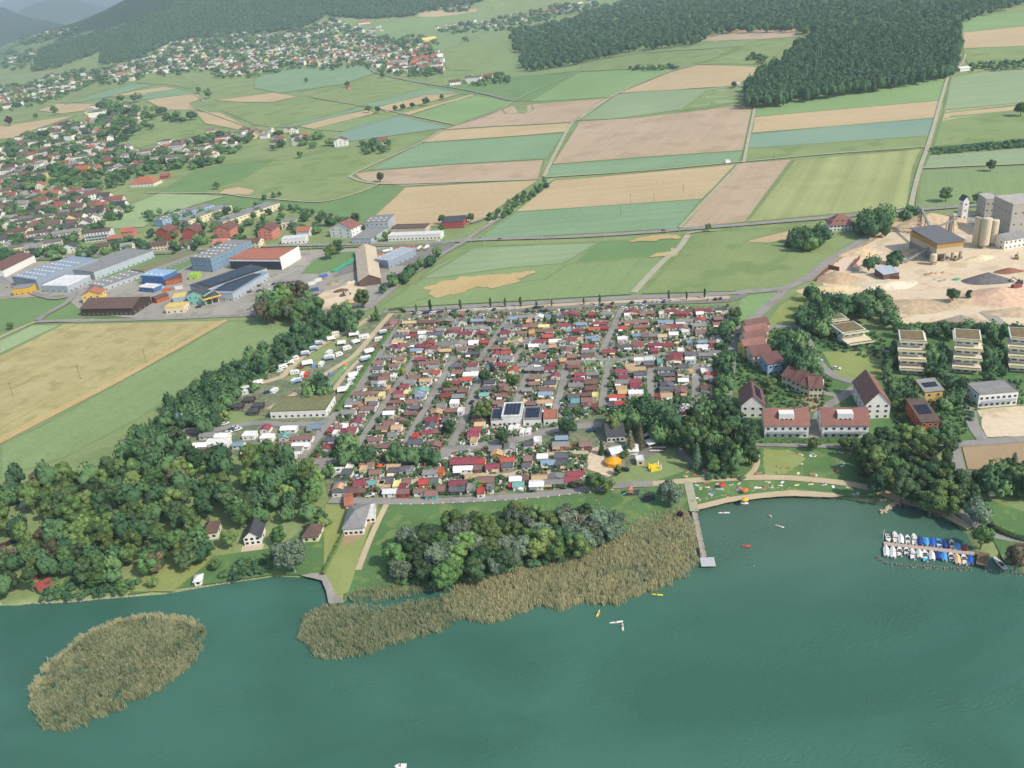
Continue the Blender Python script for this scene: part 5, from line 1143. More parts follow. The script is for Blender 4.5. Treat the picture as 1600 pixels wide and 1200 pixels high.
BL = '''
industrial_hall|maroon roofed hall with white gable at the left frame edge|-30 436,8 434|45|7|p|3|h|m|0|1||
industrial_hall|curved blue grey roofed hall with glazed white end behind the yellow kiosk|24 448,62 454|58|9|f|0|s|s|5|1|K|
shop_building|grey shop box with a bright white flat roof and dark glazed corner|70 457,108 458|26|6|f|0|l|w|4|1||
industrial_hall|large pale grey flat hall beside the main road, left of the lawn|110 433,150 438|62|7|f|0|l|g|4|1||
industrial_hall|low grey hall with a row of small white tents in front|141 452,163 456|58|4|f|0|l|g|3|1|K|
office_building|long low building with mossy green flat roof between two lawns|208 430,227 433|56|5|f|0|g|v|3|1||
office_building|three storey blue glazed office block with grey roof|302 424,334 426|52|12|f|0|u|g|6|3|K|
retail_hall|big hall with terracotta roof, navy front and bright white end wall|362 421,441 422|30|9|f|0|h|o|0|1||
workshop|bright blue workshop with pale roof behind the small blue one|224 445,258 447|16|8|f|0|e|a|4|1|K|
workshop|small bright blue shed with white roof|219 456,241 458|9|4|f|0|e|w|2|1||
workshop|rust walled workshop with mossy brown flat roof|260 447,286 442|13|4.5|f|0|x|b|4|1||
kiosk|small lime green kiosk beside the rust walled workshop|296 438,310 437|8|4|f|0|z|z|1|1||
shopping_hall|long shopping hall with dark solar roof running away from the lake|300 459,324 466|56|7|f|0|l|k|3|1|S|
shopping_hall|second shopping hall wing with stepped solar rows|326 470,366 471|50|6|f|0|l|s|4|1|S|
shop_building|mint green gabled shop front below the solar roofed halls|296 476,322 476|9|8|p|3|q|k|3|2||
shop_building|cream and yellow car wash box beside the road|260 491,289 489|10|5|f|0|c|y|3|1||
shop_building|small glazed pavilion with a yellow edged roof|272 476,292 473|10|5|f|0|a|y|3|1||
dwelling_house|yellow house with orange roof beside the dark brown barn|131 475,160 472|11|7|p|3|y|o|3|2||
long_barn|dark brown timber barn with a long dark roof at the junction|129 494,209 493|24|6|g|4|d|b|11|1||
small_barn|rusty small barn right of the dark brown barn|246 475,265 468|7|4|g|1.5|x|b|2|1||
shop_building|yellow fronted service kiosk with red signs at the left|22 463,50 460|11|6|f|0|j|g|3|1||
industrial_hall|grey hall cut by the left frame edge beside the blue roofed hall|-20 460,18 450|24|6|f|0|g|g|3|1||
long_barn|long pale brown roofed barn beside the tree lined road|562 449,596 444|88|5|p|4|b|i|0|1||
industrial_hall|pale blue flat roofed hall behind the long brown barn|587 418,608 421|34|7|f|0|s|l|3|1||
row_building|long low white building with a window band on the main road|607 377,689 374|11|4.5|f|0|h|w|14|1||
workshop|grey flat roofed workshop with glass front at the main road|550 382,581 382|34|5|f|0|l|g|5|1||
workshop|upper grey workshop with parapet roof at the edge of the tan field|572 361,608 359|24|8|f|0|l|g|5|2|K|
row_building|low tan flat roofed row behind the long white building|612 366,665 365|14|5|f|0|i|b|8|1||
garage|charcoal roofed garage with a red side wall at the field road|692 358,725 356|20|6|f|0|r|k|4|1||
dwelling_house|big white house with red gabled roof above the main road|517 371,551 373|16|9|p|5|h|t|3|3||
dwelling_house|orange roofed house left of the big white gabled house|464 369,484 369|9|5|g|3|h|o|3|1||
shop_building|white showroom with a window band at the main road|441 383,478 380|11|5|f|0|h|w|6|1||
apartment_block|cream flat roofed block among trees behind the showroom|441 359,464 356|12|7|f|0|c|g|4|2||
apartment_block|cream apartment block with red balconies, first of the long row by the road|12 376,44 374|13|9|g|1.5|c|b|6|3|BR|
apartment_block|white apartment block with balconies, second of the long row by the road|46 380,89 374|13|9|g|1.5|h|b|8|3|B|
apartment_block|cream apartment block, third of the long row by the road|86 380,128 374|13|9|g|1.5|c|g|8|3|B|
apartment_block|white apartment block, last of the long row by the road|134 379,175 374|13|9|g|1.5|h|b|8|3|B|
dwelling_house|white modern house with black gabled roof at the roadside|99 397,119 395|9|6|p|3|h|k|2|2||
dwelling_house|pale yellow house with dark roof on the main road verge|148 395,172 392|9|5|g|2.5|c|b|4|2||
dwelling_house|white house with orange hip roof beside the long apartment row|167 382,189 380|10|5|h|3|h|o|3|2||
dwelling_house|peach house with bright orange gable above the white one|191 372,210 370|10|6|g|3|p|o|3|2||
dwelling_house|plain white house between the orange roofs and the road|190 394,208 392|8|5|g|2.5|h|g|3|2||
dwelling_house|cream double house with brown roof left of the red terraces|230 393,262 390|9|5|g|2.5|c|b|6|2||
dwelling_house|white house with brown roof below the second red terrace|284 391,301 389|9|5|g|3|h|b|3|2||
dwelling_house|white house with mauve roof below the third red terrace|333 389,356 388|10|5|g|3|h|p|4|2||
dwelling_house|cream block with brown roof at the bus lay-by|382 389,406 388|11|6|g|2|c|m|4|2||
terrace_house|red walled gabled terrace, leftmost of the four red terraces|246 377,267 376|16|9|p|4|r|m|3|3|d|
terrace_house|red walled gabled terrace, second of the four red terraces|287 378,309 376|18|9|p|4|r|m|3|3|d|
terrace_house|dusty red gabled terrace, third of the four red terraces|336 374,362 373|18|9|p|4|p|m|3|3|d|
terrace_house|dusty red gabled terrace, rightmost of the four red terraces|405 376,427 375|18|9|p|4|p|m|3|3|d|
apartment_block|light blue flat roofed apartment block running uphill|241 354,256 355|48|7|f|0|a|g|3|2|K|
apartment_block|short light blue apartment block behind the first light blue one|291 338,301 340|28|7|f|0|a|g|2|2||
apartment_block|long cream apartment block with grey roof right of the blue ones|280 355,296 356|62|7|f|0|c|g|3|2||
apartment_block|longest cream apartment block with grey roof reaching the green field|332 356,351 358|76|7|f|0|c|g|3|2||
farm_house|large farmhouse with a huge orange red hip roof on the meadow|203 293,241 291|20|4|h|7|h|o|7|1||
dwelling_house|slate blue house at the edge of the pale green field|159 322,176 321|10|6|g|2|a|s|3|2||
dwelling_house|white house with black roof at the tip of the pale green field|173 329,196 327|11|6|g|3|h|k|4|2||
dwelling_house|pair of houses under one terracotta roof at the left|62 313,92 311|11|6|g|4|c|o|5|2||
dwelling_house|orange walled house with red roof among the hillside homes|117 272,138 271|12|6|g|4|j|o|3|2||
dwelling_house|red roofed chalet by the shrubs beside the big farmhouse|251 280,263 279|8|4|g|3|r|t|2|1||
row_building|long white row with terracotta roof on the upper meadow edge|256 234,288 230|10|5|g|3|h|o|6|2||
dwelling_house|white three storey gabled house alone below the blue field|523 230,543 228|14|8|p|4|h|m|3|3||
dwelling_house|white farmhouse with brown roof alone under the hill village|703 134,720 132|14|6|g|4|h|b|3|2||
field_hut|tiny red roofed hut beside a round tree on the hill|544 139,550 138|7|4|g|2|p|t|0|1||
farm_house|farmhouse with a wide terracotta roof beside the quarry road|1296 362,1336 360|16|5|h|7|h|t|7|2|d|
quarry_tower|white gabled tower with dark roof at the quarry gate|1502 343,1511 342|6|15|p|3|h|k|1|3||
quarry_building|tan grey cube shaped plant building behind the silos|1537 342,1559 341|18|15|f|0|1|1|3|3||
quarry_building|tall windowless grey plant tower at the right frame edge|1575 372,1622 368|26|24|f|0|1|1|4|3||
quarry_office|white gabled quarry office with grey roof under the grey tower|1568 391,1602 385|12|7|g|3|h|g|5|2||
quarry_shed|small open shed with pale blue metal roof above the thicket|1380 438,1404 434|10|4|m|1.5|b|l|0|1||
row_house|yellow ended row house with stepped terracotta roof, nearest of four|1163 560,1196 554|8|6.5|g|3|y|t|4|2||
row_house|peach row house with terracotta roof, second of four up the slope|1165 548,1198 542|8|6.5|g|3|c|m|4|2||
row_house|row house with terracotta roof, third of four up the slope|1166 538,1200 532|8|6.5|g|3|c|t|4|2||
row_house|row house with terracotta roof, uppermost of four up the slope|1167 528,1201 522|8|6.5|g|3|c|m|4|2||
row_house|brown roofed row house behind the blue walled one|1176 572,1206 568|13|6|g|3|c|m|3|2||
row_house|turquoise walled row house with brown roof|1199 588,1225 584|10|7|m|2|a|m|3|2||
row_house|cream row house with ribbed brown roof, first of the diagonal four|1221 603,1243 610|12|6|g|3|c|m|3|2||
row_house|cream row house with ribbed brown roof, second of the diagonal four|1236 610,1256 617|12|6|g|3|c|m|3|2||
row_house|cream row house with ribbed brown roof, third of the diagonal four|1250 617,1269 622|12|6|g|3|c|m|3|2||
row_house|cream row house at the lower end of the diagonal four|1264 622,1284 622|12|6|g|3|c|m|3|2||
gabled_house|white gabled house with maroon and slate solar roof beside the camp road|1158 653,1194 653|16|7|p|5|h|m|3|2|S|
apartment_house|white lakeside block with brick red roof and loggia, left of the pair|1194 685,1263 685|14|7|g|5|h|t|6|2|MBC|
apartment_house|white lakeside block with brick red roof and loggia, right of the pair|1284 685,1356 685|14|7|g|5|h|t|6|2|MBC|
gabled_house|white gabled house with large brick red roof behind the right lakeside block|1351 655,1389 654|24|8|p|6|h|t|3|3|K|
villa_house|pale yellow villa with solar roof|1443 633,1471 630|9|7|m|2|y|g|2|2|S|
villa_house|timber villa with solar panels and a brown rear roof|1438 678,1465 676|17|6|m|3|x|b|3|2|S|
villa_house|grey and white modern villa with stepped flat roofs|1527 638,1588 633|12|7|f|0|h|g|7|2|B|
lake_shed|white boathouse shed in the trees beside the brown field|1546 776,1565 774|6|3|m|1|h|w|0|1||
lake_house|small white lake house with dark brown hip roof in the wood|320 844,341 841|8|3.5|h|3|h|b|2|1||
lake_house|white gabled lake house with charcoal roof behind the silvery willow|383 853,409 850|9|3.8|p|3|h|k|3|2|P|
lake_house|small chalet with brown hip roof right of the silvery willow|474 848,498 847|9|3|h|3|c|b|2|1||
lake_house|grey roofed bungalow with a paved terrace next to the long lawn path|538 838,569 836|17|4|h|3|h|g|4|1|P|
lake_annex|white flat roofed annex beside the grey roofed bungalow|573 818,587 816|9|3|f|0|h|w|2|1||
carport|small orange roofed carport behind the grey roofed bungalow|541 797,552 795|9|2.4|g|1|i|o|0|1||
service_building|long camp service building with mossy brown flat roof at the entrance|424 655,511 652|17|4.5|f|0|h|v|9|1||
service_building|left wing of the solar roofed camp building|768 668,787 667|12|4|f|0|h|g|2|1|S|
service_building|tall middle part of the solar roofed camp building|785 667,816 666|15|5.5|f|0|h|w|4|1|S|
service_building|right wing of the solar roofed camp building|818 667,846 666|13|4|f|0|h|g|2|1|S|
service_building|white end block of the solar roofed camp building with orange awning|850 666,871 665|9|4|f|0|h|o|2|1||
restaurant|lakeside restaurant with charcoal roof among conifers|949 692,976 690|17|3.5|g|3|h|k|4|1||
boathouse|white boathouse with red striped roof on the shore at left|64 929,84 920|4|2|m|1|h|r|0|1||
tool_shed|small bright red shed in the trees at the left shore|52 906,58 906|3|2.4|g|1|r|r|0|1||
gate_house|pale shed roofed in blue by the car park in the left wood|35 800,50 797|7|3|m|1|g|l|1|1||
garden_pavilion|small white pavilion on the dry lawn at the water|305 916,316 914|4|2.4|h|1|h|w|1|1||
forest_hut|white hut at the corner of the right forest|1150 136,1155 136|7|4|g|2|h|w|0|1||
field_barn|white roofed barn at the forest edge by the right track|1500 112,1515 110|10|4|g|2|h|w|0|1||
field_barn|white trailer shed on the teal strip by the farm crossing|1134 256,1141 255|4|3|f|0|h|w|0|1||
farm_house|red roofed farmhouse above the hill village|515 22,531 21|22|8|g|7|h|o|3|2||
farm_house|terracotta roofed farm at the upper village meadow|560 39,578 37|22|8|g|7|h|o|3|2||
farm_house|ochre roofed farm right of the hill village|662 66,683 63|22|6|g|7|i|y|3|1||
'''
for ln in BL.strip().split('\n'):
    f = ln.split('|'); A, B = [tuple(map(float, q.split())) for q in f[2].split(',')]
    ob_ = bld(f[0], f[1], A, B, float(f[3]), float(f[4]), f[5], float(f[6]), f[7], f[8], int(f[9]), int(f[10]), 0 if int(f[9]) == 0 else None, opts=f[11])
for o_ in [q for q in bpy.data.objects if q.name.startswith('retail_hall')]:
    a, b_ = at(362, 421), at(441, 422); L = math.hypot(b_.x - a.x, b_.y - a.y); put('dark_front', MB().box(-L / 2, L / 2, -.25, -.01, 0, 7.4).me('dark_front'), o_, CM('n')); put('end_panel', MB().box(L / 2 + .15, L / 2 + .6, -.3, 30, 0, 11).me('end_panel'), o_, CM('h'))
# stepped tower blocks with planted terraces on the slope
def stepped(A, B, label, n=4, step=4.2):
    a, b_ = at(*A), at(*B); L = (b_ - a).length; rz = math.atan2(b_.y - a.y, b_.x - a.x); o = empty('stepped_block', ((a.x + b_.x) / 2, (a.y + b_.y) / 2, a.z), rz); tag(o, label, 'apartment building', 'stepped terrace blocks')
    g = random.Random(int(A[0]))
    for f in range(n):
        y0 = f * step; z0 = f * 3.3; dx = g.uniform(-.5, .5)
        fl = put('storey', MB().box(-L / 2 + dx, L / 2 + dx, y0, y0 + 13, z0, z0 + 3.0).me('storey'), o, CM('h'))
        put('terrace', MB().box(-L / 2 - 1 + dx, L / 2 + 1 + dx, y0 - 2.6, y0 + 12, z0 + 3.002, z0 + 3.3).box(-L / 2 - 1 + dx, L / 2 + 1 + dx, y0 - 2.6, y0 - 2.3, z0 + 3.3, z0 + 3.9).me('terrace'), o, CM('c'))
        V = put('planter', MB().box(-L / 2 - .6 + dx, L / 2 + .6 + dx, y0 - 2.28, y0 - 1.7, z0 + 3.31, z0 + 4.2).me('planter'), o, LM['mid'])
        for i in range(3): put('window', WIN[(2.4, 1.4)], fl, loc=(-L / 2 + (i + .5) * L / 3, y0, z0 + .9))
        for sx in (1, -1): put('window', WIN[(1.4, 1.3)], fl, loc=(sx * L / 2 + dx, y0 + 4, z0 + .9), rz=sx * math.pi / 2)
        if g.random() < .7: x = g.uniform(-L / 4, L / 4); put('awning', slab(MB(), (x - 2, y0 - 1.6, z0 + 2.2), (x + 2, y0 - 1.6, z0 + 2.2), (x + 2, y0 - .1, z0 + 2.8), (x - 2, y0 - .1, z0 + 2.8), .05).me('awning'), o, CM('w'))
    put('roof', MB().box(-L / 2 - .6, L / 2 + .6, (n - 1) * step - .5, (n - 1) * step + 13.5, n * 3.3 - .25, n * 3.3 + .35).me('roof'), o, CM('h'))
    put('green_roof', MB().box(-L / 2, L / 2, (n - 1) * step + .2, (n - 1) * step + 12.8, n * 3.3 + .352, n * 3.3 + .5).me('green_roof'), o, mat('#7a6a4c', .95, .2, .4))
stepped((1406, 584), (1443, 586), 'stepped terrace block with planted balconies, leftmost of the three towers')
stepped((1490, 582), (1528, 585), 'stepped terrace block with planted balconies, middle of the three towers')
stepped((1577, 580), (1615, 583), 'stepped terrace block with planted balconies, cut by the frame edge')
stepped((1300, 525), (1330, 521), 'white terrace house stepping down left under a green flat roof, upper one', 2, 7)
stepped((1326, 545), (1360, 540), 'white terrace house stepping down left under a green flat roof, lower one', 2, 7)
# petrol station canopy
def canopy(A, B, D, h, label, c, name='petrol_canopy'):
    a, b_ = at(*A), at(*B); L = (b_ - a).length; rz = math.atan2(b_.y - a.y, b_.x - a.x); o = empty(name, ((a.x + b_.x) / 2, (a.y + b_.y) / 2, a.z), rz); tag(o, label, 'canopy')
    put('roof', MB().box(-L / 2, L / 2, 0, D, h, h + .9).me('roof'), o, CM(c)); put('solar_panels', solar_me(L * .9, D * .85, 5, 3), o, SOLAR, loc=(0, D / 2, h + .92))
    for i in range(3):
        for y in (D * .2, D * .8): put('column', MB().bar((-L / 2 + (i + .5) * L / 3, y, 0), (-L / 2 + (i + .5) * L / 3, y, h), .3).me('column'), o, CM('w'))
canopy((320, 481), (349, 473), 14, 5.5, 'yellow edged petrol station canopy on white columns', 'j')
# quarry: processing shed on pillars, conveyors, silos, heaps
a, b_ = at(1461, 411), at(1502, 406); L = (b_ - a).length; rz = math.atan2(b_.y - a.y, b_.x - a.x); o = empty('quarry_shed', ((a.x + b_.x) / 2, (a.y + b_.y) / 2, a.z), rz); tag(o, 'big open quarry shed with charcoal roof, timber band and dark bays', 'shed')
put('upper_wall', MB().box(-L / 2, L / 2, 0, 34, 6, 10).me('upper_wall'), o, CM('i')); put('timber_band', MB().box(-L / 2 - .1, L / 2 + .1, -.12, 34.1, 10.01, 13.5).me('timber_band'), o, mat('#b08d52', .8, .15, .8))
put('side_wall', MB().box(-L / 2, -L / 2 + .5, 0, 34, 0, 5.99).box(-L / 2 + .5, L / 2, 33, 33.5, 0, 5.99).me('side_wall'), o, CM('g'))
slabm = slab(MB(), (-L / 2 - 1, -1, 13.6), (L / 2 + 1, -1, 13.6), (L / 2 + 1, 35, 15), (-L / 2 - 1, 35, 15), .4); put('roof', slabm.me('roof'), o, mat('#6a6a6c', .6, .1, .3))
for i in range(4): put('pillar', MB().box(-.6, .6, 0, 1.2, 0, 6).me('pillar'), o, CM('g'), loc=(-L / 2 + .8 + i * (L - 1.6) / 3, .1, 0))
def conveyor(A, B, h0, h1, label):
    a, b_ = at(*A), at(*B); o = empty('conveyor', a); tag(o, label, 'conveyor', 'quarry conveyors'); v = b_ - a; p, q = Vector((0, 0, h0)), Vector((v.x, v.y, v.z + h1))
    put('belt', MB().bar(p, q, .9, 4).me('belt'), o, CM('g'))
    for f in (.15, .5, .85): c = p.lerp(q, f); put('support', MB().bar((c.x - 1, c.y, -.5), (c.x, c.y, c.z), .2, 4).bar((c.x + 1, c.y, -.5), (c.x, c.y, c.z), .2, 4).me('support'), o, CM('b'))
conveyor((1408, 413), (1452, 404), 1, 8, 'pale conveyor rising from the sand into the open quarry shed')
conveyor((1452, 385), (1434, 360), 12, 18, 'steep conveyor leaning on the thin mast behind the quarry shed')
conveyor((1462, 372), (1492, 364), 8, 11, 'conveyor between the quarry shed and the pale hopper tower')
conveyor((1550, 358), (1580, 350), 9, 15, 'high conveyor bridging from the silos to the tall grey tower')
def silo(u, v, r, h, label):
    o = empty('silo', at(u, v)); tag(o, label, 'silo', 'quarry silos')
    put('tank', MB().lathe([(r, 3), (r, h), (r * .9, h + .5), (.5, h + 1)], 16).me('tank'), o, mat('#c9bda4', .8, .08, .4)); put('hopper', MB().lathe([(.5, 0.5), (r, 2.99)], 16).me('hopper'), o, CM('i'))
    for i in range(4): put('leg', MB().bar((r * .8 * math.cos(i * 1.57 + .78), r * .8 * math.sin(i * 1.57 + .78), -.3), (r * .8 * math.cos(i * 1.57 + .78), r * .8 * math.sin(i * 1.57 + .78), 4), .25).me('leg'), o, CM('g'))
    put('ladder', MB().box(r, r + .3, -.3, .3, 1, h).me('ladder'), o, CM('g'))
silo(1536, 388, 3.3, 21, 'widest cream silo of the quarry plant'); silo(1549, 384, 2.9, 18, 'cream silo right behind the widest one'); silo(1457, 414, 2.2, 7, 'small cream silo against the open quarry shed')
bld('quarry_building', 'narrow cream lift tower on the left of the silos', (1526, 386), (1531, 385), 5, 20, 'f', 0, 'c', 'i', 0, 1, 0)
bld('quarry_building', 'slim grey hopper tower left of the quarry mast', (1482, 366), (1487, 366), 6, 13, 'f', 0, 'g', 'g', 0, 1, 0)
o = empty('quarry_mast', at(1434, 366)); tag(o, 'thin dark lattice mast beside the steep conveyor', 'mast'); m = MB()
for i in range(4): m.bar((1.2 * (i % 2 * 2 - 1), 1.2 * (i // 2 * 2 - 1), 0), (.5 * (i % 2 * 2 - 1), .5 * (i // 2 * 2 - 1), 19), .15, 4)
for i in range(6): m.box(-1, 1, -1, 1, 3 * i + 1, 3 * i + 1.2)
put('lattice', m.me('lattice'), o, CM('b'))
def heap(u, v, w_, d, h, c, label, seed=1, name='gravel_heap'):
    p = at(u, v); V = []; Fc = []; n = 22; k_ = 9; g = random.Random(seed)
    for j in range(k_):
        f = j / (k_ - 1)
        for i in range(n):
            a = 2 * math.pi * i / n; r = (1 - f) * (1 + .22 * noise.noise((math.cos(a) * 1.3 + seed, math.sin(a) * 1.3, f))) + .02
            V.append((math.cos(a) * r * w_ / 2, math.sin(a) * r * d / 2, h * (f ** .9) * (1 + .12 * noise.noise((math.cos(a) * 2 * f, math.sin(a) * 2, seed))) - .15))
    for j in range(k_ - 1):
        for i in range(n): Fc.append((j * n + i, j * n + (i + 1) % n, (j + 1) * n + (i + 1) % n, (j + 1) * n + i))
    Fc.append(tuple(range((k_ - 1) * n, k_ * n))); o = put(name, mesh(name, V, Fc, [], None, True), None, mat(c, .95, .2, .35), loc=p, rz=g.uniform(-.3, .3)); tag(o, label, 'heap', 'quarry heaps')
heap(1305, 437, 30, 18, 6, '#b49a7c', 'brown gravel heap walled by planks at the quarry corner', 1); heap(1450, 352, 60, 40, 9, '#c4ac8b', 'widest pale gravel heap behind the quarry mast', 2)
heap(1542, 440, 34, 14, 6, '#6b6769', 'dark heap of scrap on the quarry floor', 3, 'scrap_heap'); heap(1562, 466, 46, 34, 7, '#cfae92', 'pinkish rubble heap in front of the dark scrap', 4)
heap(1402, 352, 30, 16, 5, '#b8a07f', 'low gravel heap near the railway curve', 5); heap(1338, 421, 14, 9, 4, '#a89a86', 'grey heap inside the rusty wall bay', 6); heap(1500, 505, 32, 10, 5, '#9d9184', 'grey stone heap beside the concrete ramp', 7)
heap(1420, 480, 56, 26, 4, '#b9a384', 'flat sandy mound at the near edge of the quarry', 8); heap(1575, 425, 22, 10, 3, '#8a5f4c', 'rust brown scrap heap next to the dark one', 9, 'scrap_heap'); heap(1345, 396, 34, 20, 5, '#cdb491', 'rounded sand heap beside the railway curve', 11); heap(1440, 394, 40, 16, 4, '#c4aa88', 'long sand heap in front of the conveyor foot', 12); heap(1520, 470, 36, 22, 3, '#c9b290', 'broad low sand heap right of the slim quarry tree', 13); heap(1590, 490, 40, 16, 4, '#bfa98a', 'sand heap at the frame edge above the ramp', 14); heap(1530, 405, 26, 12, 3, '#d6c4a2', 'pale sand heap under the silos', 15); heap(1300, 452, 44, 16, 3, '#cfbb92', 'weedy pale sand bank at the quarry corner', 16); heap(1390, 447, 40, 20, 3, '#ddcdb2', 'pale washed sand heap near the blue roofed shed', 10)
# ---------------------------------------------------------------- the hillside villages
VW = ['#e6e2d8', '#e6e2d8', '#dcd6c6', '#d9c79c', '#e9e7e0', '#cfc9bd', '#d8b896']; VR = ['#6b5a52', '#5b504c', '#77706a', '#8c5548', '#a9604b', '#8d8983', '#4f4c4b', '#75574c']
VWM = [mat(c, .8, .06, .5) for c in VW]; VRM = [mat(c, .7, .12, .5) for c in VR]
VH = [(body_me(L, W, h, rh, k).me('wall'), roof_me(L, W, h, rh, k, .5, .25).me('roof')) for L, W, h, rh, k in ((13, 10, 6, 3.5, 'g'), (11, 10, 5.5, 3.5, 'p'), (16, 10, 6, 3, 'g'), (14, 11, 7, 0, 'f'), (20, 11, 8, 0, 'f'), (10, 9, 5, 3, 'h'))]
VIL = []
def village(s, su, sv, seed, where, rows=(9, 'row from the top'), flat=.25, red=.2, warm=.2):
    g = random.Random(seed)
    for u, v in pxgrid(pxpoly(s), su, sv, .42, seed):
        if g.random() < .12: continue
        p = at(u, v)
        if p.y < 760 and ROADM(p.x, p.y, 4): continue
        ki = g.choices(range(6), [3, 3, 2, 4 * flat * 2, 3 * flat * 2, 1])[0]; wi = 3 if g.random() < warm * .5 else g.choice([0, 0, 1, 2, 4, 5]); ri = g.choice([3, 4]) if g.random() < red else g.choice([0, 1, 2, 5, 6, 7])
        if ki in (3, 4): ri = g.choice([5, 2, 2, 0])
        VIL.append((p, g.uniform(-.35, .35) + (1.57 if g.random() < .25 else 0), ki, wi, ri, g.uniform(.85, 1.15) * (1.2 if p.y > 1500 else 1), where, rows))
village('0 230,60 208,105 196,128 186,150 168,205 172,232 190,208 207,172 222,165 232,222 233,250 228,300 212,330 207,395 204,400 214,352 240,318 255,255 258,205 270,140 278,100 272,40 290,-30 300,-30 235', 14.5, 8, 1, 'of the terrace quarter', flat=.45)
village('-30 300,40 292,100 296,140 304,200 318,190 338,150 347,142 360,128 366,60 366,0 366,-30 366', 16, 8.5, 2, 'above the long blocks', flat=.06)
village('60 380,96 388,96 400,30 402,-20 400,-20 384', 22, 9, 3, 'beside the main road at the left', None)
village('160 118,205 95,250 82,262 68,300 62,335 50,352 46,400 56,440 52,480 44,490 40,520 32,550 40,570 48,596 40,600 55,560 60,600 66,660 68,690 88,688 108,655 114,610 112,560 100,505 106,460 102,405 116,350 118,300 106,270 116,235 114,200 128,165 130', 8.6, 4.6, 4, 'of the far hill village', (5.5, 'row from the top'), red=.28)
village('-20 138,40 136,80 118,110 112,150 122,128 134,100 148,60 160,20 170,-20 172', 11, 5.5, 5, 'of the far valley suburb', (6, 'row from the top'), warm=.6)
village('678 46,720 38,800 24,840 22,880 6,930 4,925 12,880 24,842 32,800 42,745 44,700 50', 9, 4.5, 6, 'of the ridge top village', (6, 'row from the top'))
village('668 14,700 10,735 8,735 14,670 18', 8, 4, 7, 'of the hamlet on the skyline', None)
village('398 206,430 204,460 206,495 214,500 224,480 226,430 228,400 226', 15, 9, 8, 'left of the lone white house', None)
village('640 99,690 96,692 112,648 114', 10, 5, 9, 'of the chalets at the right end of the hill village', None)
village('725 122,765 118,770 130,728 132', 13, 6, 10, 'of the farm hamlet among the green fields', None)
village('575 226,600 222,606 230,580 234', 12, 7, 11, 'behind the lone white house', None)
village('12 92,60 82,58 100,14 108', 9, 5, 12, 'of the faint valley village', None)
village('40 54,110 44,112 52,46 62', 9, 4, 13, 'of the faintest distant village', None)
VIL.sort(key=lambda q: mpp(q[0]) / q[5]); print('VILLAGE', len(VIL))
VIT = []
for i, (p, rz, ki, wi, ri, s_, where, rows) in enumerate(VIL):
    if i < 285:
        o = empty('village_house', p, rz, s_); put('wall', VH[ki][0], o, VWM[wi]); put('roof', VH[ki][1], o, VRM[ri])
        L_, h_ = ((13, 6), (11, 5.5), (16, 6), (14, 7), (20, 8), (10, 5))[ki]; W_ = (10, 10, 10, 11, 11, 9)[ki]
        if p.y < 1500:
            for fz in (1, h_ / 2 + .8):
                for x in np.arange(-L_ / 2 + 1.8, L_ / 2 - 1, 3.1): put('window', WIN[(1.4, 1.3)], o, loc=(float(x), -W_ / 2, fz))
        wn = {0: 'white', 1: 'white', 2: 'cream', 3: 'yellow', 4: 'bright white', 5: 'grey', 6: 'peach'}[wi]; rn = {0: 'brown', 1: 'dark', 2: 'grey', 3: 'rust', 4: 'terracotta', 5: 'light grey', 6: 'black', 7: 'brown'}[ri]
        reg(o, '%s house, %s roof' % (wn, rn), 'house', 'houses ' + where, where, rows)
    else:
        M_ = Matrix.Translation(p) @ Matrix.Rotation(rz, 4, 'Z') @ Matrix.Scale(s_, 4); VIT += [(VH[ki][0], M_, wi), (VH[ki][1], M_, len(VW) + ri)]
merge('distant_houses', VIT, VWM + VRM, 'the farthest and smallest houses of the hill villages', 'houses')
# greenery between the houses
mass_px('village_greenery', '-20 232,60 205,128 188,150 165,160 160,215 165,235 190,210 210,175 224,230 236,300 216,330 210,400 206,398 216,340 250,318 258,255 262,205 274,180 290,140 310,205 322,190 342,150 352,142 362,100 390,0 402,-20 402', 13, 8, 15, 9, 'garden trees among the hillside houses on the left', seed=21, jitw=.4)
mass_px('village_greenery', '-20 405,0 392,100 388,160 378,230 362,240 352,230 330,260 322,330 326,420 324,480 335,530 340,560 345,560 360,480 362,440 350,400 370,330 384,250 388,180 396,80 400/160 160,190 152,222 156,240 168,300 180,318 190,300 196,240 196,180 210,160 190/395 212,450 196,500 208,520 222,480 230,420 232', 17, 10, 14, 8, 'garden trees around the long apartment blocks', seed=22, jitw=.4)
mass_px('village_greenery', '140 112,205 92,250 80,262 66,300 60,335 48,400 54,440 50,480 42,520 30,560 46,600 54,660 66,692 86,692 110,655 116,610 114,560 102,505 108,460 104,405 118,350 120,300 108,270 118,235 116,200 130,150 132/-20 134,40 130,80 114,130 108,160 120,128 136,100 150,60 162,-20 176/640 108,690 104,695 114,640 122/600 60,640 56,690 60,690 70,620 70', 8, 4, 8, 9, 'trees among the houses of the far hill village', seed=23, jitw=.5)
mass_px('village_greenery', '678 44,740 36,800 22,880 6,935 4,925 14,840 36,800 46,700 52/655 8,740 6,740 16,660 18/735 120,790 112,800 124,740 134/560 222,610 218,610 234,560 236/725 60,735 58,738 64,728 66/0 85,60 76,60 104,0 112/20 62,120 44,120 56,20 74', 8, 4, 8, 9, 'trees among the houses of the ridge top village', seed=24, jitw=.5)
mass_px('hedge', '765 338,800 310,850 281,860 284,812 318,770 345/980 104,1000 102,1060 100,1058 106,990 108/1160 80,1200 86,1195 98,1165 92/1000 104,1060 101,1060 105,1000 108/1515 98,1600 92,1600 106,1520 108/1160 133,1172 130,1170 140,1158 140/815 76,828 76,828 86,816 86/410 305,440 300,440 304,410 308/390 318,400 316,470 322,560 345,560 350,470 328', 7, 4.5, 8, 6, 'bushy hedges along the farm tracks', seed=25, jitw=.3)
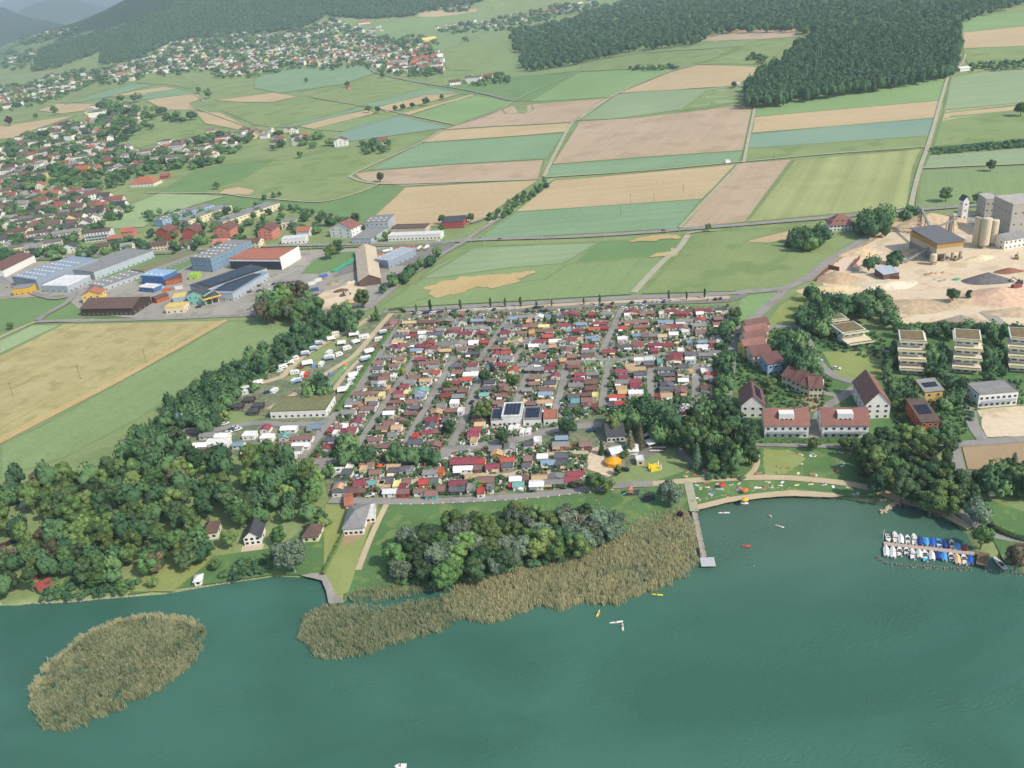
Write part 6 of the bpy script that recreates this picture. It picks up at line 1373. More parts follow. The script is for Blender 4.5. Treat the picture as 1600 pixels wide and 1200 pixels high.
mass_px('hedge', '1455 232,1700 208,1700 220,1458 240', 7, 3, 8, 2.5, 'tall dark maize strip in the right hand fields', seed=26)
mass_px('garden_shrubs', '1155 520,1190 512,1240 512,1262 560,1300 592,1285 640,1190 645,1150 600/1384 590,1600 590,1600 628,1530 632,1500 690,1400 690,1395 640/1240 500,1330 500,1390 530,1384 560,1290 545', 8, 5, 6, 1.8, 'garden shrubs and hedges around the houses on the right', seed=31, jitw=.5)
mass_px('shore_shrubs', '60 905,190 900,225 905,200 928,60 935/345 880,420 870,430 892,350 905/500 790,520 800,500 840,470 830,480 800/1100 738,1160 742,1190 744,1180 748,1100 748', 11, 7, 12, 2.4, 'shrubs along the private lake shore gardens', seed=32, jitw=.5)
mass_px('undergrowth', '605 880,640 850,700 830,760 812,830 800,890 800,930 810,980 818,970 832,930 855,880 872,800 888,740 902,660 915,620 912/200 700,262 640,300 612,430 545,482 510,520 500,520 520,440 572,345 645,300 660', 12, 8, 15, 3, 'low bushes under the trees of the belt and the thicket', seed=27)
# ---------------------------------------------------------------- people
def skinned(name, joints, edges, root=0, sub=1):
    me = bpy.data.meshes.new(name); me.from_pydata([j[:3] for j in joints], edges, []); o = bpy.data.objects.new('tmp', me); COL.objects.link(o)
    sk = o.modifiers.new('s', 'SKIN'); sk.use_smooth_shade = True
    for i, j in enumerate(joints): me.skin_vertices[0].data[i].radius = (j[3], j[3] * (j[4] if len(j) > 4 else 1)); me.skin_vertices[0].data[i].use_root = i == root
    sb = o.modifiers.new('b', 'SUBSURF'); sb.levels = sub; dg = bpy.context.evaluated_depsgraph_get(); dg.update()
    r = bpy.data.meshes.new_from_object(o.evaluated_get(dg)); r.name = name; bpy.data.objects.remove(o); return r
BE = [(0, 1), (1, 2), (2, 3), (3, 4), (2, 5), (5, 6), (6, 7), (7, 8), (2, 9), (9, 10), (10, 11), (11, 12), (0, 13), (13, 14), (14, 15), (15, 16), (0, 17), (17, 18), (18, 19), (19, 20)]
def body(pose):
    if pose == 'stand': J = [(0, 0, .95, .15), (0, 0, 1.2, .15), (0, 0, 1.42, .14), (0, 0, 1.52, .06), (0, .02, 1.66, .1), (.19, 0, 1.42, .06), (.25, 0, 1.15, .05), (.26, .06, .9, .035), (.26, .08, .78, .03), (-.19, 0, 1.42, .06), (-.26, .02, 1.15, .05), (-.3, .1, .92, .035), (-.3, .14, .81, .03), (.1, 0, .88, .1), (.11, .02, .5, .065), (.12, -.02, .1, .045), (.12, .1, .03, .04), (-.1, 0, .88, .1), (-.12, .08, .5, .065), (-.14, .12, .1, .045), (-.14, .24, .04, .04)]
    elif pose == 'lie': J = [(0, 0, .14, .14), (0, .25, .13, .14), (0, .47, .13, .13), (0, .57, .13, .06), (0, .7, .14, .1), (.19, .47, .12, .06), (.3, .28, .08, .05), (.32, .05, .06, .035), (.32, -.06, .05, .03), (-.19, .47, .12, .06), (-.33, .55, .08, .05), (-.25, .78, .07, .035), (-.18, .84, .07, .03), (.1, -.07, .13, .1), (.14, -.45, .12, .065), (.16, -.85, .07, .045), (.2, -.92, .12, .04), (-.1, -.07, .13, .1), (-.14, -.42, .28, .065), (-.14, -.72, .06, .045), (-.16, -.82, .06, .04)]
    else: J = [(0, 0, .14, .15), (0, -.05, .38, .15), (0, -.1, .6, .13), (0, -.1, .71, .06), (0, -.08, .85, .1), (.19, -.1, .6, .06), (.28, .0, .38, .05), (.24, .2, .3, .035), (.2, .28, .32, .03), (-.19, -.1, .6, .06), (-.28, -.2, .36, .05), (-.3, -.3, .12, .035), (-.3, -.32, .05, .03), (.1, .06, .12, .1), (.14, .4, .38, .065), (.14, .62, .06, .045), (.14, .74, .05, .04), (-.1, .06, .12, .1), (-.16, .42, .2, .065), (-.1, .7, .07, .045), (-.1, .8, .12, .04)]
    me = skinned('body', J, BE); zs = [v.co.z for v in me.vertices]
    ax = 2 if pose == 'stand' else (1 if pose == 'lie' else 2); lo, hi = {'stand': (.72, 1.0), 'lie': (-.18, .1), 'sit': (.0, .28)}[pose]; l2, h2 = {'stand': (1.0, 1.45), 'lie': (.1, .5), 'sit': (.28, .62)}[pose]
    for m_ in (None, None, None): me.materials.append(mat('#c8926f', .6, .05, 2))
    for p_ in me.polygons:
        c = p_.center; k_ = c[ax]; core = abs(c.x) < .22 and (pose != 'sit' or c.y < .2)
        p_.material_index = 1 if core and lo < k_ < hi else (2 if core and l2 < k_ < h2 else 0)
    return me
BODY = {k: body(k) for k in ('stand', 'lie', 'sit')}
_h = MB().lathe([(.02, -.1), (.105, -.04), (.118, .04), (.08, .11), (.01, .13)], 9); HAIR = _h.me('hair', (), True)
SKINS = ['#c8926f', '#b87f5c', '#d5a283']; CLO = [('#b33a35', 'red'), ('#2f5aa0', 'blue'), ('#25262b', 'black'), ('#e4e0d6', 'white'), ('#d9c24a', 'yellow'), ('#3f8f86', 'teal'), ('#c86a8a', 'pink')]
def person(pose, p, rz, seed, where=None, top=None, label=None, z=None):
    g = random.Random(seed); c = g.choice(CLO); o = put('person', BODY[pose], loc=p, rz=rz); sk = mat(g.choice(SKINS), .6, .05, 2)
    for i, m_ in enumerate((sk, mat(c[0], .8, .1, 3), mat(c[0], .8, .1, 3) if g.random() < .5 else sk)): o.material_slots[i].link = 'OBJECT'; o.material_slots[i].material = m_
    hp = {'stand': (0, 0, 1.69), 'lie': (0, .74, .17), 'sit': (0, -.1, .89)}[pose]; put('hair', HAIR, o, mat(g.choice(['#3b2a20', '#6b4d33', '#1f1b19', '#a98957']), .8, .1, 4), loc=hp)
    if label: tag(o, label, 'person')
    else: reg(o, 'person in %s, %s' % (c[1], {'stand': 'standing', 'lie': 'lying', 'sit': 'sitting'}[pose]), 'person', 'people ' + where, where)
    return o
# ---------------------------------------------------------------- boats
def loft(secs, mats_=()):
    V = []; Fc = []; n = len(secs[0])
    for s_ in secs: V += s_
    for i in range(len(secs) - 1):
        for j in range(n - 1): Fc.append((i * n + j, (i + 1) * n + j, (i + 1) * n + j + 1, i * n + j + 1))
    return V, Fc
def hull(L, W, H=.75, bow=1.0):
    secs = []
    for i in range(9):
        f = i / 8; y = -L / 2 + L * f; w_ = W / 2 * (1 - .94 * max(0, (f - .5) / .5) ** 2.6) * (.9 + .1 * min(1, f * 3)); w_ = max(w_, .04); h = H * (1 + .25 * f * f * bow)
        secs.append([(-w_, y, h), (-w_ * .94, y, h * .45), (-w_ * .5, y + (.12 if f > .9 else 0), .02), (0, y, -.12), (w_ * .5, y, .02), (w_ * .94, y, h * .45), (w_, y, h)])
    V, Fc = loft(secs); m = MB().add(V, Fc); m.add(secs[0], [tuple(range(7))]); return m, secs
def boat(p, rz, L, W, style, label, group='boats moored at the jetty'):
    o = empty('moored_boat', p, rz); tag(o, label, 'boat', group); m, secs = hull(L, W); WHT = mat('#dfddd6', .35, .04, 1, .5); hc = {'navy': mat('#3a4a78', .4, .05, 1), 'red': mat('#a8433a', .5, .1, 1)}.get(style, WHT)
    put('hull', m.me('hull', (), True), o, hc)
    col = {'blue': '#2c5fb4', 'navy': '#2a4488', 'lightblue': '#4c9bd8', 'turquoise': '#3aaed0', 'cream': '#d8b98c', 'white': '#d9d7d0', 'grey': '#9aa0a2', 'open': '#cfcdc6', 'cabin': '#dddbd4', 'red': '#b0473c', 'blueopen': '#3f8fd0', 'purple': '#5a4a66'}[style]
    cm = mat(col, .7, .08, 1.5)
    if style in ('open', 'cabin', 'blueopen', 'turquoise', 'grey', 'purple'):
        V = []; Fc = []
        for s_ in secs: V += [(s_[0][0] * .97, s_[0][1], s_[0][2] - .02), (s_[6][0] * .97, s_[6][1], s_[6][2] - .02)]
        for i in range(4, 8): Fc.append((2 * i, 2 * i + 1, 2 * i + 3, 2 * i + 2))
        put('foredeck', mesh('foredeck', V, Fc), o, cm if style in ('blueopen',) else WHT)
        k_ = [(-W * .38, -L * .42, .3), (W * .38, -L * .42, .3), (W * .4, L * .02, .3), (-W * .4, L * .02, .3)]; put('cockpit', mesh('cockpit', k_, [(0, 1, 2, 3)]), o, cm)
        put('bench', MB().box(-W * .36, W * .36, -L * .2, -L * .12, .31, .6).me('bench'), o, mat('#e6e3da', .6, .05, 2))
        put('windscreen', slab(MB(), (-W * .36, L * .02, .8), (W * .36, L * .02, .8), (W * .3, L * .1, 1.25), (-W * .3, L * .1, 1.25), .03).me('windscreen'), o, GLASS)
        if style == 'cabin':
            put('cabin', MB().add([(-W * .36, -L * .05, .8), (W * .36, -L * .05, .8), (W * .25, L * .28, .85), (-W * .25, L * .28, .85), (-W * .3, -L * .03, 1.35), (W * .3, -L * .03, 1.35), (W * .2, L * .2, 1.2), (-W * .2, L * .2, 1.2)], [(4, 5, 6, 7), (0, 1, 5, 4), (1, 2, 6, 5), (2, 3, 7, 6), (3, 0, 4, 7)]).me('cabin'), o, WHT)
    else:
        V = []; Fc = []
        for i, s_ in enumerate(secs):
            w_ = s_[6][0] * 1.03; rdg = .42 * math.sin(math.pi * min(1, (i + .6) / 8.6)) + .08
            V += [(-w_, s_[0][1], s_[0][2] - .08), (-w_ * .98, s_[0][1], s_[0][2] + .03), (0, s_[0][1], s_[0][2] + rdg), (w_ * .98, s_[0][1], s_[0][2] + .03), (w_, s_[0][1], s_[0][2] - .08)]
        for i in range(8):
            for j in range(4): Fc.append((i * 5 + j, i * 5 + j + 1, i * 5 + 5 + j + 1, i * 5 + 5 + j))
        Fc.append((0, 1, 2, 3, 4)); put('cover', mesh('cover', V, Fc), o, cm)
    put('outboard', MB().box(-.18, .18, -L / 2 - .35, -L / 2 - .02, .3, 1.05).box(-.08, .08, -L / 2 - .25, -L / 2 - .1, -.3, .3).me('outboard'), o, mat('#3a3d40', .4, .1, 2))
    return o
JA, JB = at(1381, 849, .6, flat=0), at(1523, 865, .6, flat=0); jd = (JB - JA).normalized(); jn = Vector((-jd.y, jd.x, 0)); jz = math.atan2(jd.y, jd.x); jl = (JB - JA).length
o = empty('boat_jetty', (JA.x, JA.y, 0), jz); tag(o, 'long pinkish boat jetty with short fingers running out from the harbour bank', 'jetty')
JW = mat('#b3a294', .85, .15, 1.2); PW = mat('#6f6558', .9, .2, 2); put('deck', MB().box(0, jl, -1.05, 1.05, .45, .62).me('deck'), o, JW)
for i in range(12):
    for sy in (1, -1): put('finger', MB().box(1 + i * jl / 12.2 - .12, 1 + i * jl / 12.2 + .12, sy * 1.06 if sy > 0 else -4.8, 4.8 if sy > 0 else -1.06, .4, .52).me('finger'), o, JW)
    put('pile', MB().bar((1 + i * jl / 12.2, 4.8, -1), (1 + i * jl / 12.2, 4.8, 1.3), .13, 6).me('pile'), o, PW)
    put('pile', MB().bar((1 + i * jl / 12.2, -4.8, -1), (1 + i * jl / 12.2, -4.8, 1.3), .13, 6).me('pile'), o, PW)
BN = [('185 195', 5, 'grey', 'small grey open boat, first in the upper row from the outer end'), ('257 190', 7, 'cabin', 'tall white cabin boat, second in the upper row from the outer end'), ('318 212', 5.8, 'white', 'white covered boat, third in the upper row from the outer end'), ('390 215', 5.6, 'open', 'white open boat, fourth in the upper row from the outer end'),
      ('457 210', 7, 'cabin', 'large white cabin boat beside the first blue covered boat'), ('517 232', 5, 'navy', 'dark blue covered boat right of the large white cabin boat'), ('580 235', 5.2, 'lightblue', 'bright blue covered boat, second of the blue boats in the upper row'), ('648 247', 5, 'blue', 'blue covered boat, third of the blue boats in the upper row'),
      ('713 248', 5.6, 'blueopen', 'white boat with a light blue front in the upper row'), ('777 265', 4.8, 'navy', 'deep blue covered boat between two white boats in the upper row'), ('850 262', 5.6, 'open', 'white open boat near the bank end of the upper row'), ('910 277', 3.8, 'lightblue', 'short light blue covered boat near the bank'), ('980 297', 3.2, 'red', 'tiny red boat at the bank end of the jetty'),
      ('163 310', 6.4, 'white', 'white covered boat, first in the lower row from the outer end'), ('232 318', 6.8, 'white', 'big white covered boat, second in the lower row from the outer end'), ('303 318', 5.4, 'open', 'cluttered white open boat, third in the lower row'), ('373 316', 4, 'open', 'short white open boat, fourth in the lower row'), ('437 332', 6.2, 'cabin', 'wide white boat with open stern, fifth in the lower row'),
      ('507 338', 5, 'white', 'slim white covered boat left of the turquoise one'), ('567 348', 6.6, 'turquoise', 'white boat with turquoise cockpit in the lower row'), ('635 350', 5.4, 'white', 'white covered boat right of the turquoise one'), ('702 357', 4.4, 'navy', 'short navy covered boat in the lower row'), ('763 357', 5, 'lightblue', 'light blue covered boat in the lower row'),
      ('838 368', 4.6, 'purple', 'white boat with purple grey cockpit in the lower row'), ('900 382', 6, 'cream', 'cream covered boat near the bank end of the lower row'), ('970 380', 5.8, 'open', 'white open boat right of the cream covered one'), ('1035 393', 5, 'blue', 'royal blue covered boat, last in the lower row')]
for i, (q, L_, st, lab) in enumerate(BN):
    x_, y_ = map(float, q.split()); p = at(1360 + x_ / 6.667, 810 + y_ / 6.667, .7, flat=0); up = i < 13
    s_ = (p - JA).dot(jd); pp = JA + jd * s_ + jn * ((L_ / 2 + 1.25) * (1 if up else -1)); boat((pp.x, pp.y, .02), jz + (0 if up else math.pi) + (math.pi if L_ in (5, 5.2, 4.8) or not up else 0), L_, 1.75 + L_ * .05, st, lab)
for i, lab in ((0, 'x'),):
    o = empty('mooring_post', at(1380, 840, 1, flat=0)); tag(o, 'tall white mooring post at the outer end of the jetty', 'post'); put('post', MB().bar((0, 0, -2), (0, 0, 4.5), .12, 7).me('post'), o, WHITE)
# breakwater of posts and stones
def pile_wall(pts, label, h=.9, sp=.75, name='breakwater'):
    P = smooth_line([at(u, v, flat=0) for u, v in pts], 1.0); o = empty(name, (P[0].x, P[0].y, 0)); tag(o, label, 'breakwater'); g = random.Random(3); m = MB(); m2 = MB(); acc = 0
    for a, b_ in zip(P, P[1:]):
        acc += (b_ - a).length
        if acc > sp:
            acc = 0; q = a - P[0]; m.bar((q.x, q.y, -1.2), (q.x + g.uniform(-.1, .1), q.y, h * g.uniform(.75, 1.3)), .2, 6)
            for k_ in range(2): x, y = q.x + g.uniform(-.6, .6), q.y + g.uniform(-.9, .9); r = g.uniform(.3, .6); V_ = [(x + r * v[0], y + r * v[1], .05 + r * .6 * v[2]) for v in IV1]; m2.add(V_, [tuple(f) for f in IF1])
    put('piles', m.me('piles'), o, mat('#8b8474', .9, .2, 2)); put('rubble', m2.me('rubble'), o, mat('#77756a', .9, .2, 2))['kind'] = 'stuff'
pile_wall([(1372, 872), (1382, 880), (1400, 884), (1430, 886), (1480, 889), (1524, 890)], 'curved breakwater of old piles and stones below the moored boats')
pile_wall([(1540, 890), (1549, 892)], 'short stub of stone breakwater between dock and sailing boat'); pile_wall([(1560, 892), (1600, 899), (1640, 905)], 'stone breakwater leaving the frame under the sailing boat')
ribbon('path', [(1535, 868), (1533, 890)], 3.6, mat('#7c6450', .9, .15, 1), 1, world=[Vector((*at(1537, 869, flat=0).xy, 0)), Vector((*at(1533, 889, flat=0).xy, 0))], lift=.25)
# sailing boat
p = at(1561, 881, flat=0); o = empty('sailing_boat', p, 0.05); tag(o, 'small white sailing boat with bare mast beside the harbour wall', 'boat'); m, _s = hull(6.5, 2.1); m.V = [(v[0], v[1], v[2]) for v in m.V]; put('hull', m.me('hull'), o, WHITE)
put('deck', mesh('deck', [(s_[0][0] * .97, s_[0][1], s_[0][2] - .05) for s_ in _s] + [(s_[6][0] * .97, s_[6][1], s_[6][2] - .05) for s_ in _s], [(i, i + 1, 10 + i, 9 + i) for i in range(8)]), o, mat('#c9c7c0', .7, .1, 1))
put('mast', MB().bar((0, .8, .6), (0, .8, 8.5), .06, 6).me('mast'), o, STEEL); put('boom', MB().bar((0, .7, 1.6), (0, -2.2, 1.5), .05, 6).me('boom'), o, STEEL); put('cockpit', MB().box(-.5, .5, -2.2, 0, .8, .85).me('cockpit'), o, DARKW)
# bathing pier
A, B = at(1084, 797, .8, flat=0), at(1100, 872, .8, flat=0); d = (B - A); L = d.length; o = empty('bathing_pier', (A.x, A.y, 0), math.atan2(d.y, d.x)); tag(o, 'long narrow timber bathing pier with a square platform along the reeds', 'pier')
put('walkway', MB().box(-3, L, -1.05, 1.05, .95, 1.1).me('walkway'), o, mat('#a69f90', .85, .15, 1.2)); put('platform', MB().box(L + .003, L + 5.2, -1.6, 3.6, .93, 1.12).me('platform'), o, mat('#b5b8b6', .8, .1, 1.0))
for i in range(14):
    for sy in (1, -1): put('pile', MB().bar((i * L / 13, sy * .95, -2), (i * L / 13, sy * .95, 1.7 if i % 2 else 1.1), .12, 6).me('pile'), o, PW)
    if i < 13: put('handrail', MB().bar((i * L / 13, .98, 1.7), ((i + 1) * L / 13, .98, 1.7), .05, 4).me('handrail'), o, PW)
o2 = empty('life_buoy', (B.x - 1.2, B.y + .3, 1.1)); tag(o2, 'small red and white life buoy box at the pier head', 'life buoy'); put('post', MB().bar((0, 0, 0), (0, 0, 1.2), .06).me('post'), o2, WHITE); put('box', MB().box(-.35, .35, -.2, .2, 1.2, 1.8).me('box'), o2, CM('r'))
# craft and swimmers on the water
def board(u, v, L_, c, rz, label, who='sit', name='kayak', W=.75):
    p = at(u, v, flat=0); o = empty(name, (p.x, p.y, .02), rz); tag(o, label, 'kayak' if name == 'kayak' else name.replace('_', ' ')); m, s_ = hull(L_, W, .28)
    m.add([(a[0][0] * .98, a[0][1], a[0][2] - .03) for a in s_] + [(a[6][0] * .98, a[6][1], a[6][2] - .03) for a in s_], [(i, i + 1, 10 + i, 9 + i) for i in range(8)]); put('hull', m.me('hull'), o, mat(c, .4, .04, 1))
    if who: person(who, (p.x, p.y, .24), rz, int(u), label='person %s on the %s' % ('sitting' if who == 'sit' else 'standing' if who == 'stand' else 'lying', label))
board(1131, 802, 4.6, '#dfe6e6', 1.45, 'white kayak close to the beach near the pier'); board(1218, 823, 3.4, '#e2e0da', .9, 'white paddle board in the middle of the bay', 'lie', 'paddle_board'); board(1166, 854, 3.2, '#c4544a', 1.3, 'red inflatable boat right of the pier head', 'sit', 'inflatable_boat', 1.4)
board(1027, 930, 4, '#e3d25a', 1.3, 'yellow kayak hugging the reed edge'); board(935, 959, 3.6, '#e3c75a', -.4, 'yellow kayak below the tip of the reeds'); board(963, 973, 4.6, '#e6e6e2', 1.62, 'white kayak right of the yellow ones'); board(973, 980, 3.6, '#d8cfae', -.1, 'cream kayak touching the white one')
board(1203, 806, 1.6, '#e2e0da', .4, 'tiny white float near the beach', 'lie', 'float', .8); board(1163, 787, 3.2, '#e4e8ea', 1.4, 'white float at the water line under the yellow parasol', 'sit', 'inflatable_boat', 1.4); board(1275, 777, 4.2, '#e6e4de', 1.3, 'white rowing boat pulled up at the beach', None, 'rowing_boat', 1.3)
board(626, 1198, 3.4, '#e6e2dc', 1.5, 'white boat with red trim cut by the bottom frame edge', 'sit', 'motor_boat', 1.7); board(502, 890, 5.8, '#e2e0d8', .15, 'white sailing dinghy on the slipway at the terrace', None, 'rowing_boat', 2); board(406, 890, 3, '#2c62b4', .6, 'blue covered dinghy on the lawn edge', None, 'rowing_boat', 1.4)
for i, (u, v, lab) in enumerate([(1170, 884, 'person swimming, left of two in the open bay'), (1178, 884, 'person swimming, right of two in the open bay'), (1112, 791, 'person wading at the beach near the pier'), (1178, 876, 'person swimming above the other two swimmers')]):
    p = at(u, v, flat=0); person('stand', (p.x, p.y, -1.25 if i != 2 else -.4), i, 400 + i, label=lab)
# towels, parasols and bathers on the lawns (photo pixel of each)
TW = ['#dcd9d0', '#a8cfd0', '#c0504a', '#e2d9a0', '#3f8fc4', '#d98a5a', '#e4e4e0', '#c06a8c']; TWN = ['white', 'pale blue', 'red', 'cream', 'blue', 'orange', 'bright white', 'pink']
_t = MB().box(-.5, .5, -1, 1, 0, .03); TOWEL = _t.me('towel')
def towel(u, v, rz, ci, where): 
    p = at(u, v); reg(put('towel', TOWEL, loc=(p.x, p.y, p.z + .26), rz=rz, m=mat(TW[ci], .9, .1, 2)), '%s beach towel' % TWN[ci], 'towel', 'towels ' + where, where); return p
def z_on(p, dz=.3): return (p.x, p.y, p.z + dz)
WU, WL, WP = 'on the upper bathing lawn', 'on the lower bathing lawn', 'on the playground lawn'
for x_, y_, c_, ps in [(312, 158, 1, 'lie'), (365, 162, 2, 'sit'), (415, 170, 0, 'lie'), (545, 150, 1, 'sit'), (535, 183, 0, None), (590, 183, 6, 'lie'), (910, 142, 0, 'sit'), (1020, 155, 7, 'lie'), (415, 280, 3, None), (15, 310, 0, None), (105, 325, 6, 'sit'), (165, 340, 0, 'lie'), (130, 360, 1, None), (255, 345, 2, 'sit'), (240, 365, 1, None), (110, 400, 5, 'sit'), (380, 402, 3, None), (935, 280, 1, 'sit'), (930, 308, 6, 'lie'), (820, 375, 2, 'lie'), (865, 380, 5, 'sit'), (600, 425, 0, None)]:
    p = towel(1200 + x_ / 8, 690 + y_ / 8, (x_ * .37) % 3, c_, WU)
    if ps: person(ps, z_on(p), (x_ * .7) % 6, x_ + y_, WU)
for x_, y_, c_, ps in [(290, 590, 1, None), (345, 640, 3, 'lie'), (455, 620, 0, 'sit'), (490, 655, 7, 'lie'), (540, 705, 4, None), (505, 735, 0, 'lie'), (620, 570, 6, 'lie'), (625, 645, 0, 'sit'), (680, 645, 1, None), (830, 580, 1, 'sit'), (950, 560, 3, 'sit'), (925, 630, 7, 'sit'), (920, 665, 4, 'lie'), (985, 635, 1, 'lie'), (1210, 625, 0, None), (1265, 630, 6, None), (1330, 622, 2, 'sit'), (1400, 540, 0, 'lie'), (1440, 605, 3, 'sit'), (280, 790, 6, None), (800, 780, 0, 'sit'), (140, 385, 5, 'sit'), (255, 425, 2, 'lie'), (115, 450, 3, 'sit'), (410, 440, 6, 'sit')]:
    p = towel(1060 + x_ / 10, 700 + y_ / 10, (x_ * .53) % 3, c_, WL)
    if ps: person(ps, z_on(p), (x_ * .7) % 6, x_ + y_, WL)
for x_, y_, c_, ps in [(180, 345 + 170, 6, None), (35, 515 + 55, 0, None), (155, 555, 0, 'sit'), (360, 550, 3, None), (705, 545, 0, 'sit'), (1010, 580, 6, 'lie'), (1090, 660, 0, 'sit'), (1120, 655, 6, None), (1415, 735, 0, 'sit'), (1465, 735, 3, None), (815, 570, 6, None), (535, 540, 3, 'stand')]:
    p = towel(1200 + x_ / 8, 690 + y_ / 8, (x_ * .53) % 3, c_, 'along the shore east of the bathing lawn')
    if ps: person(ps, z_on(p), (x_ * .7) % 6, x_ + y_, 'along the shore east of the bathing lawn')
for u, v, ps in [(984, 770, 'stand'), (1010, 768, 'stand'), (932, 783, 'sit'), (936, 791, 'stand'), (961, 778, 'stand'), (988, 790, 'sit'), (1083, 741, 'sit'), (1071, 748, 'stand'), (1130, 749, 'stand'), (1084, 785, 'stand'), (1087, 828, 'stand'), (1380, 765, 'stand'), (672, 783, 'stand')]:
    p = at(u, v); person(ps, (p.x, p.y, p.z + .25), u % 6, u + v, 'along the promenade and playground')
def parasol(u, v, c, label, r=1.5):
    o = empty('parasol', at(u, v, 2.0)); tag(o, label, 'parasol'); put('pole', MB().bar((0, 0, 0), (0, 0, 2.4), .03).me('pole'), o, WHITE); put('shade', MB().lathe([(r, 1.95), (r * .5, 2.3), (.05, 2.5)], 10).me('shade'), o, mat(c, .8, .06, 2))
for u, v, c, lab in [(1164, 780, '#e0b040', 'yellow parasol at the water line of the beach'), (1164, 765, '#e0743c', 'orange parasol on the beach stones'), (1128, 757, '#cc3c3c', 'red parasol on the lower bathing lawn'), (593, 727, '#d8582e', 'round orange parasol in the southern camp rows'), (852, 712, '#c83c34', 'red parasol on the terrace path in the south camp'), (798, 758, '#c8344a', 'crimson parasol in the promenade row of the camp'), (640, 614, '#e6a03c', 'amber parasol in the west camp rows'), (1057, 535, '#d8d080', 'pale yellow parasol in the east camp rows'), (901, 538, '#b8cc5c', 'lime parasol in the camp centre'), (860, 556, '#b4d060', 'lime green parasol on the grass in the camp centre'), (813, 762, '#e4e2dc', 'white parasol beside the crimson one')]: parasol(u, v, c, lab)
# benches, picnic tables, playground
def bench(u, v, rz, label, name='park_bench'):
    o = empty(name, at(u, v), rz); tag(o, label, 'bench', 'benches along the bathing lawn path'); BW = mat('#a8806a', .8, .12, 2)
    put('seat', MB().box(-1.3, 1.3, -.35, .25, .42, .5).me('seat'), o, BW); put('backrest', slab(MB(), (-1.3, .25, .55), (1.3, .25, .55), (1.3, .42, 1.05), (-1.3, .42, 1.05), .05).me('backrest'), o, BW)
    for x in (-1, 1): put('leg', MB().box(x - .05, x + .05, -.3, .25, 0, .41).me('leg'), o, STEEL)
bench(1104, 756, 0, 'pinkish bench left on the lower bathing lawn'); bench(1186, 742, 0, 'pinkish bench above the beach path'); bench(1270, 743, 0, 'bench with people beside it on the upper bathing lawn'); bench(1364, 757, -.3, 'dark bench in the shade at the park wood'); bench(1414, 774, -.3, 'bench beside the harbour path under the trees')
def climbing(u, v):
    o = empty('climbing_tower', at(u, v)); tag(o, 'wooden climbing tower with pink roof and slide on black rubber ground', 'play tower'); W_ = mat('#b08a62', .8, .15, 2)
    for x in (-.8, .8):
        for y in (-.8, .8): put('post', MB().bar((x, y, 0), (x, y, 3.2), .08).me('post'), o, W_)
    put('platform', MB().box(-.9, .9, -.9, .9, 1.5, 1.62).me('platform'), o, W_); put('roof', MB().add([(-1.1, -1.1, 3.1), (1.1, -1.1, 3.1), (1.1, 1.1, 3.1), (-1.1, 1.1, 3.1), (0, 0, 4.1)], [(0, 1, 4), (1, 2, 4), (2, 3, 4), (3, 0, 4)]).me('roof'), o, CM('p'))
    put('slide', slab(MB(), (-4, -.35, .2), (-4, .35, .2), (-.9, .35, 1.6), (-.9, -.35, 1.6), .06).me('slide'), o, CM('q')); put('ladder', slab(MB(), (.9, -.3, 1.5), (.9, .3, 1.5), (2, .3, 0), (2, -.3, 0), .06).me('ladder'), o, W_)
climbing(985, 773)
o = empty('swing_frame', at(1010, 778)); tag(o, 'swing frame standing on a black rubber mat', 'swing')
for x in (-1.8, 1.8): put('leg', MB().bar((x, -1, 0), (x, 0, 2.6), .06).bar((x, 1, 0), (x, 0, 2.6), .06).me('leg'), o, STEEL)
put('beam', MB().bar((-1.8, 0, 2.6), (1.8, 0, 2.6), .07).me('beam'), o, STEEL)
for x in (-.8, .8): put('seat', MB().box(x - .25, x + .25, -.1, .1, .5, .55).bar((x - .22, 0, .55), (x - .22, 0, 2.6), .02, 4).bar((x + .22, 0, .55), (x + .22, 0, 2.6), .02, 4).me('seat'), o, DARKW)
RUB = mat('#3d4348', .9, .1, 1); psheet('play_ground', [(970, 772), (1000, 766), (998, 775), (974, 776)], RUB, 4); psheet('play_ground', [(999, 779), (1022, 774), (1024, 782), (1005, 787)], RUB, 4)
# boulders edging the promenade lawn, and the armoured beach edge
BLD = mesh('boulder', [(v[0] * .5 * (1 + .2 * math.sin(9 * v[1])), v[1] * .42, v[2] * .34 + .2) for v in IV1], [tuple(f) for f in IF1]); BM_ = mat('#cfcabb', .9, .12, 1.5)
PR = smooth_line([at(u, v) for u, v in [(612, 788), (650, 789), (800, 782), (915, 771), (960, 766)]], .5); acc = 0
for a, b_ in zip(PR, PR[1:]):
    acc += (b_ - a).length
    if acc > 4.2: acc = 0; reg(put('boulder', BLD, loc=(a.x, a.y, 1.28), rz=a.x, m=BM_), 'pale boulder', 'boulder', 'boulders edging the promenade lawn', 'edging the promenade lawn')
def stones(pts, w_, r0, r1, dens, label, c='#b9ad98', z=1.0):
    P = smooth_line([at(u, v, flat=0) for u, v in pts], 1.0); g = random.Random(5); m = MB()
    for a, b_ in zip(P, P[1:]):
        for k_ in range(int(dens * (b_ - a).length) + (g.random() < .5)):
            x, y = a.x + g.uniform(-.7, .7), a.y + g.uniform(-w_ / 2, w_ / 2); r = g.uniform(r0, r1); m.add([(x + r * v[0], y + r * v[1] * .85, z * g.uniform(.5, 1) + r * .7 * v[2]) for v in IV1], [tuple(f) for f in IF1])
    tag(put('shore_stones', m.me('shore_stones', [mat(c, .9, .18, .8)])), label, 'stones', None, 'stuff')
stones([(1084, 791), (1100, 784), (1140, 776), (1170, 770), (1246, 767)], 1.6, .35, .7, 3.2, 'pale stone edging between the bathing lawn and the sandy beach', z=1.15)
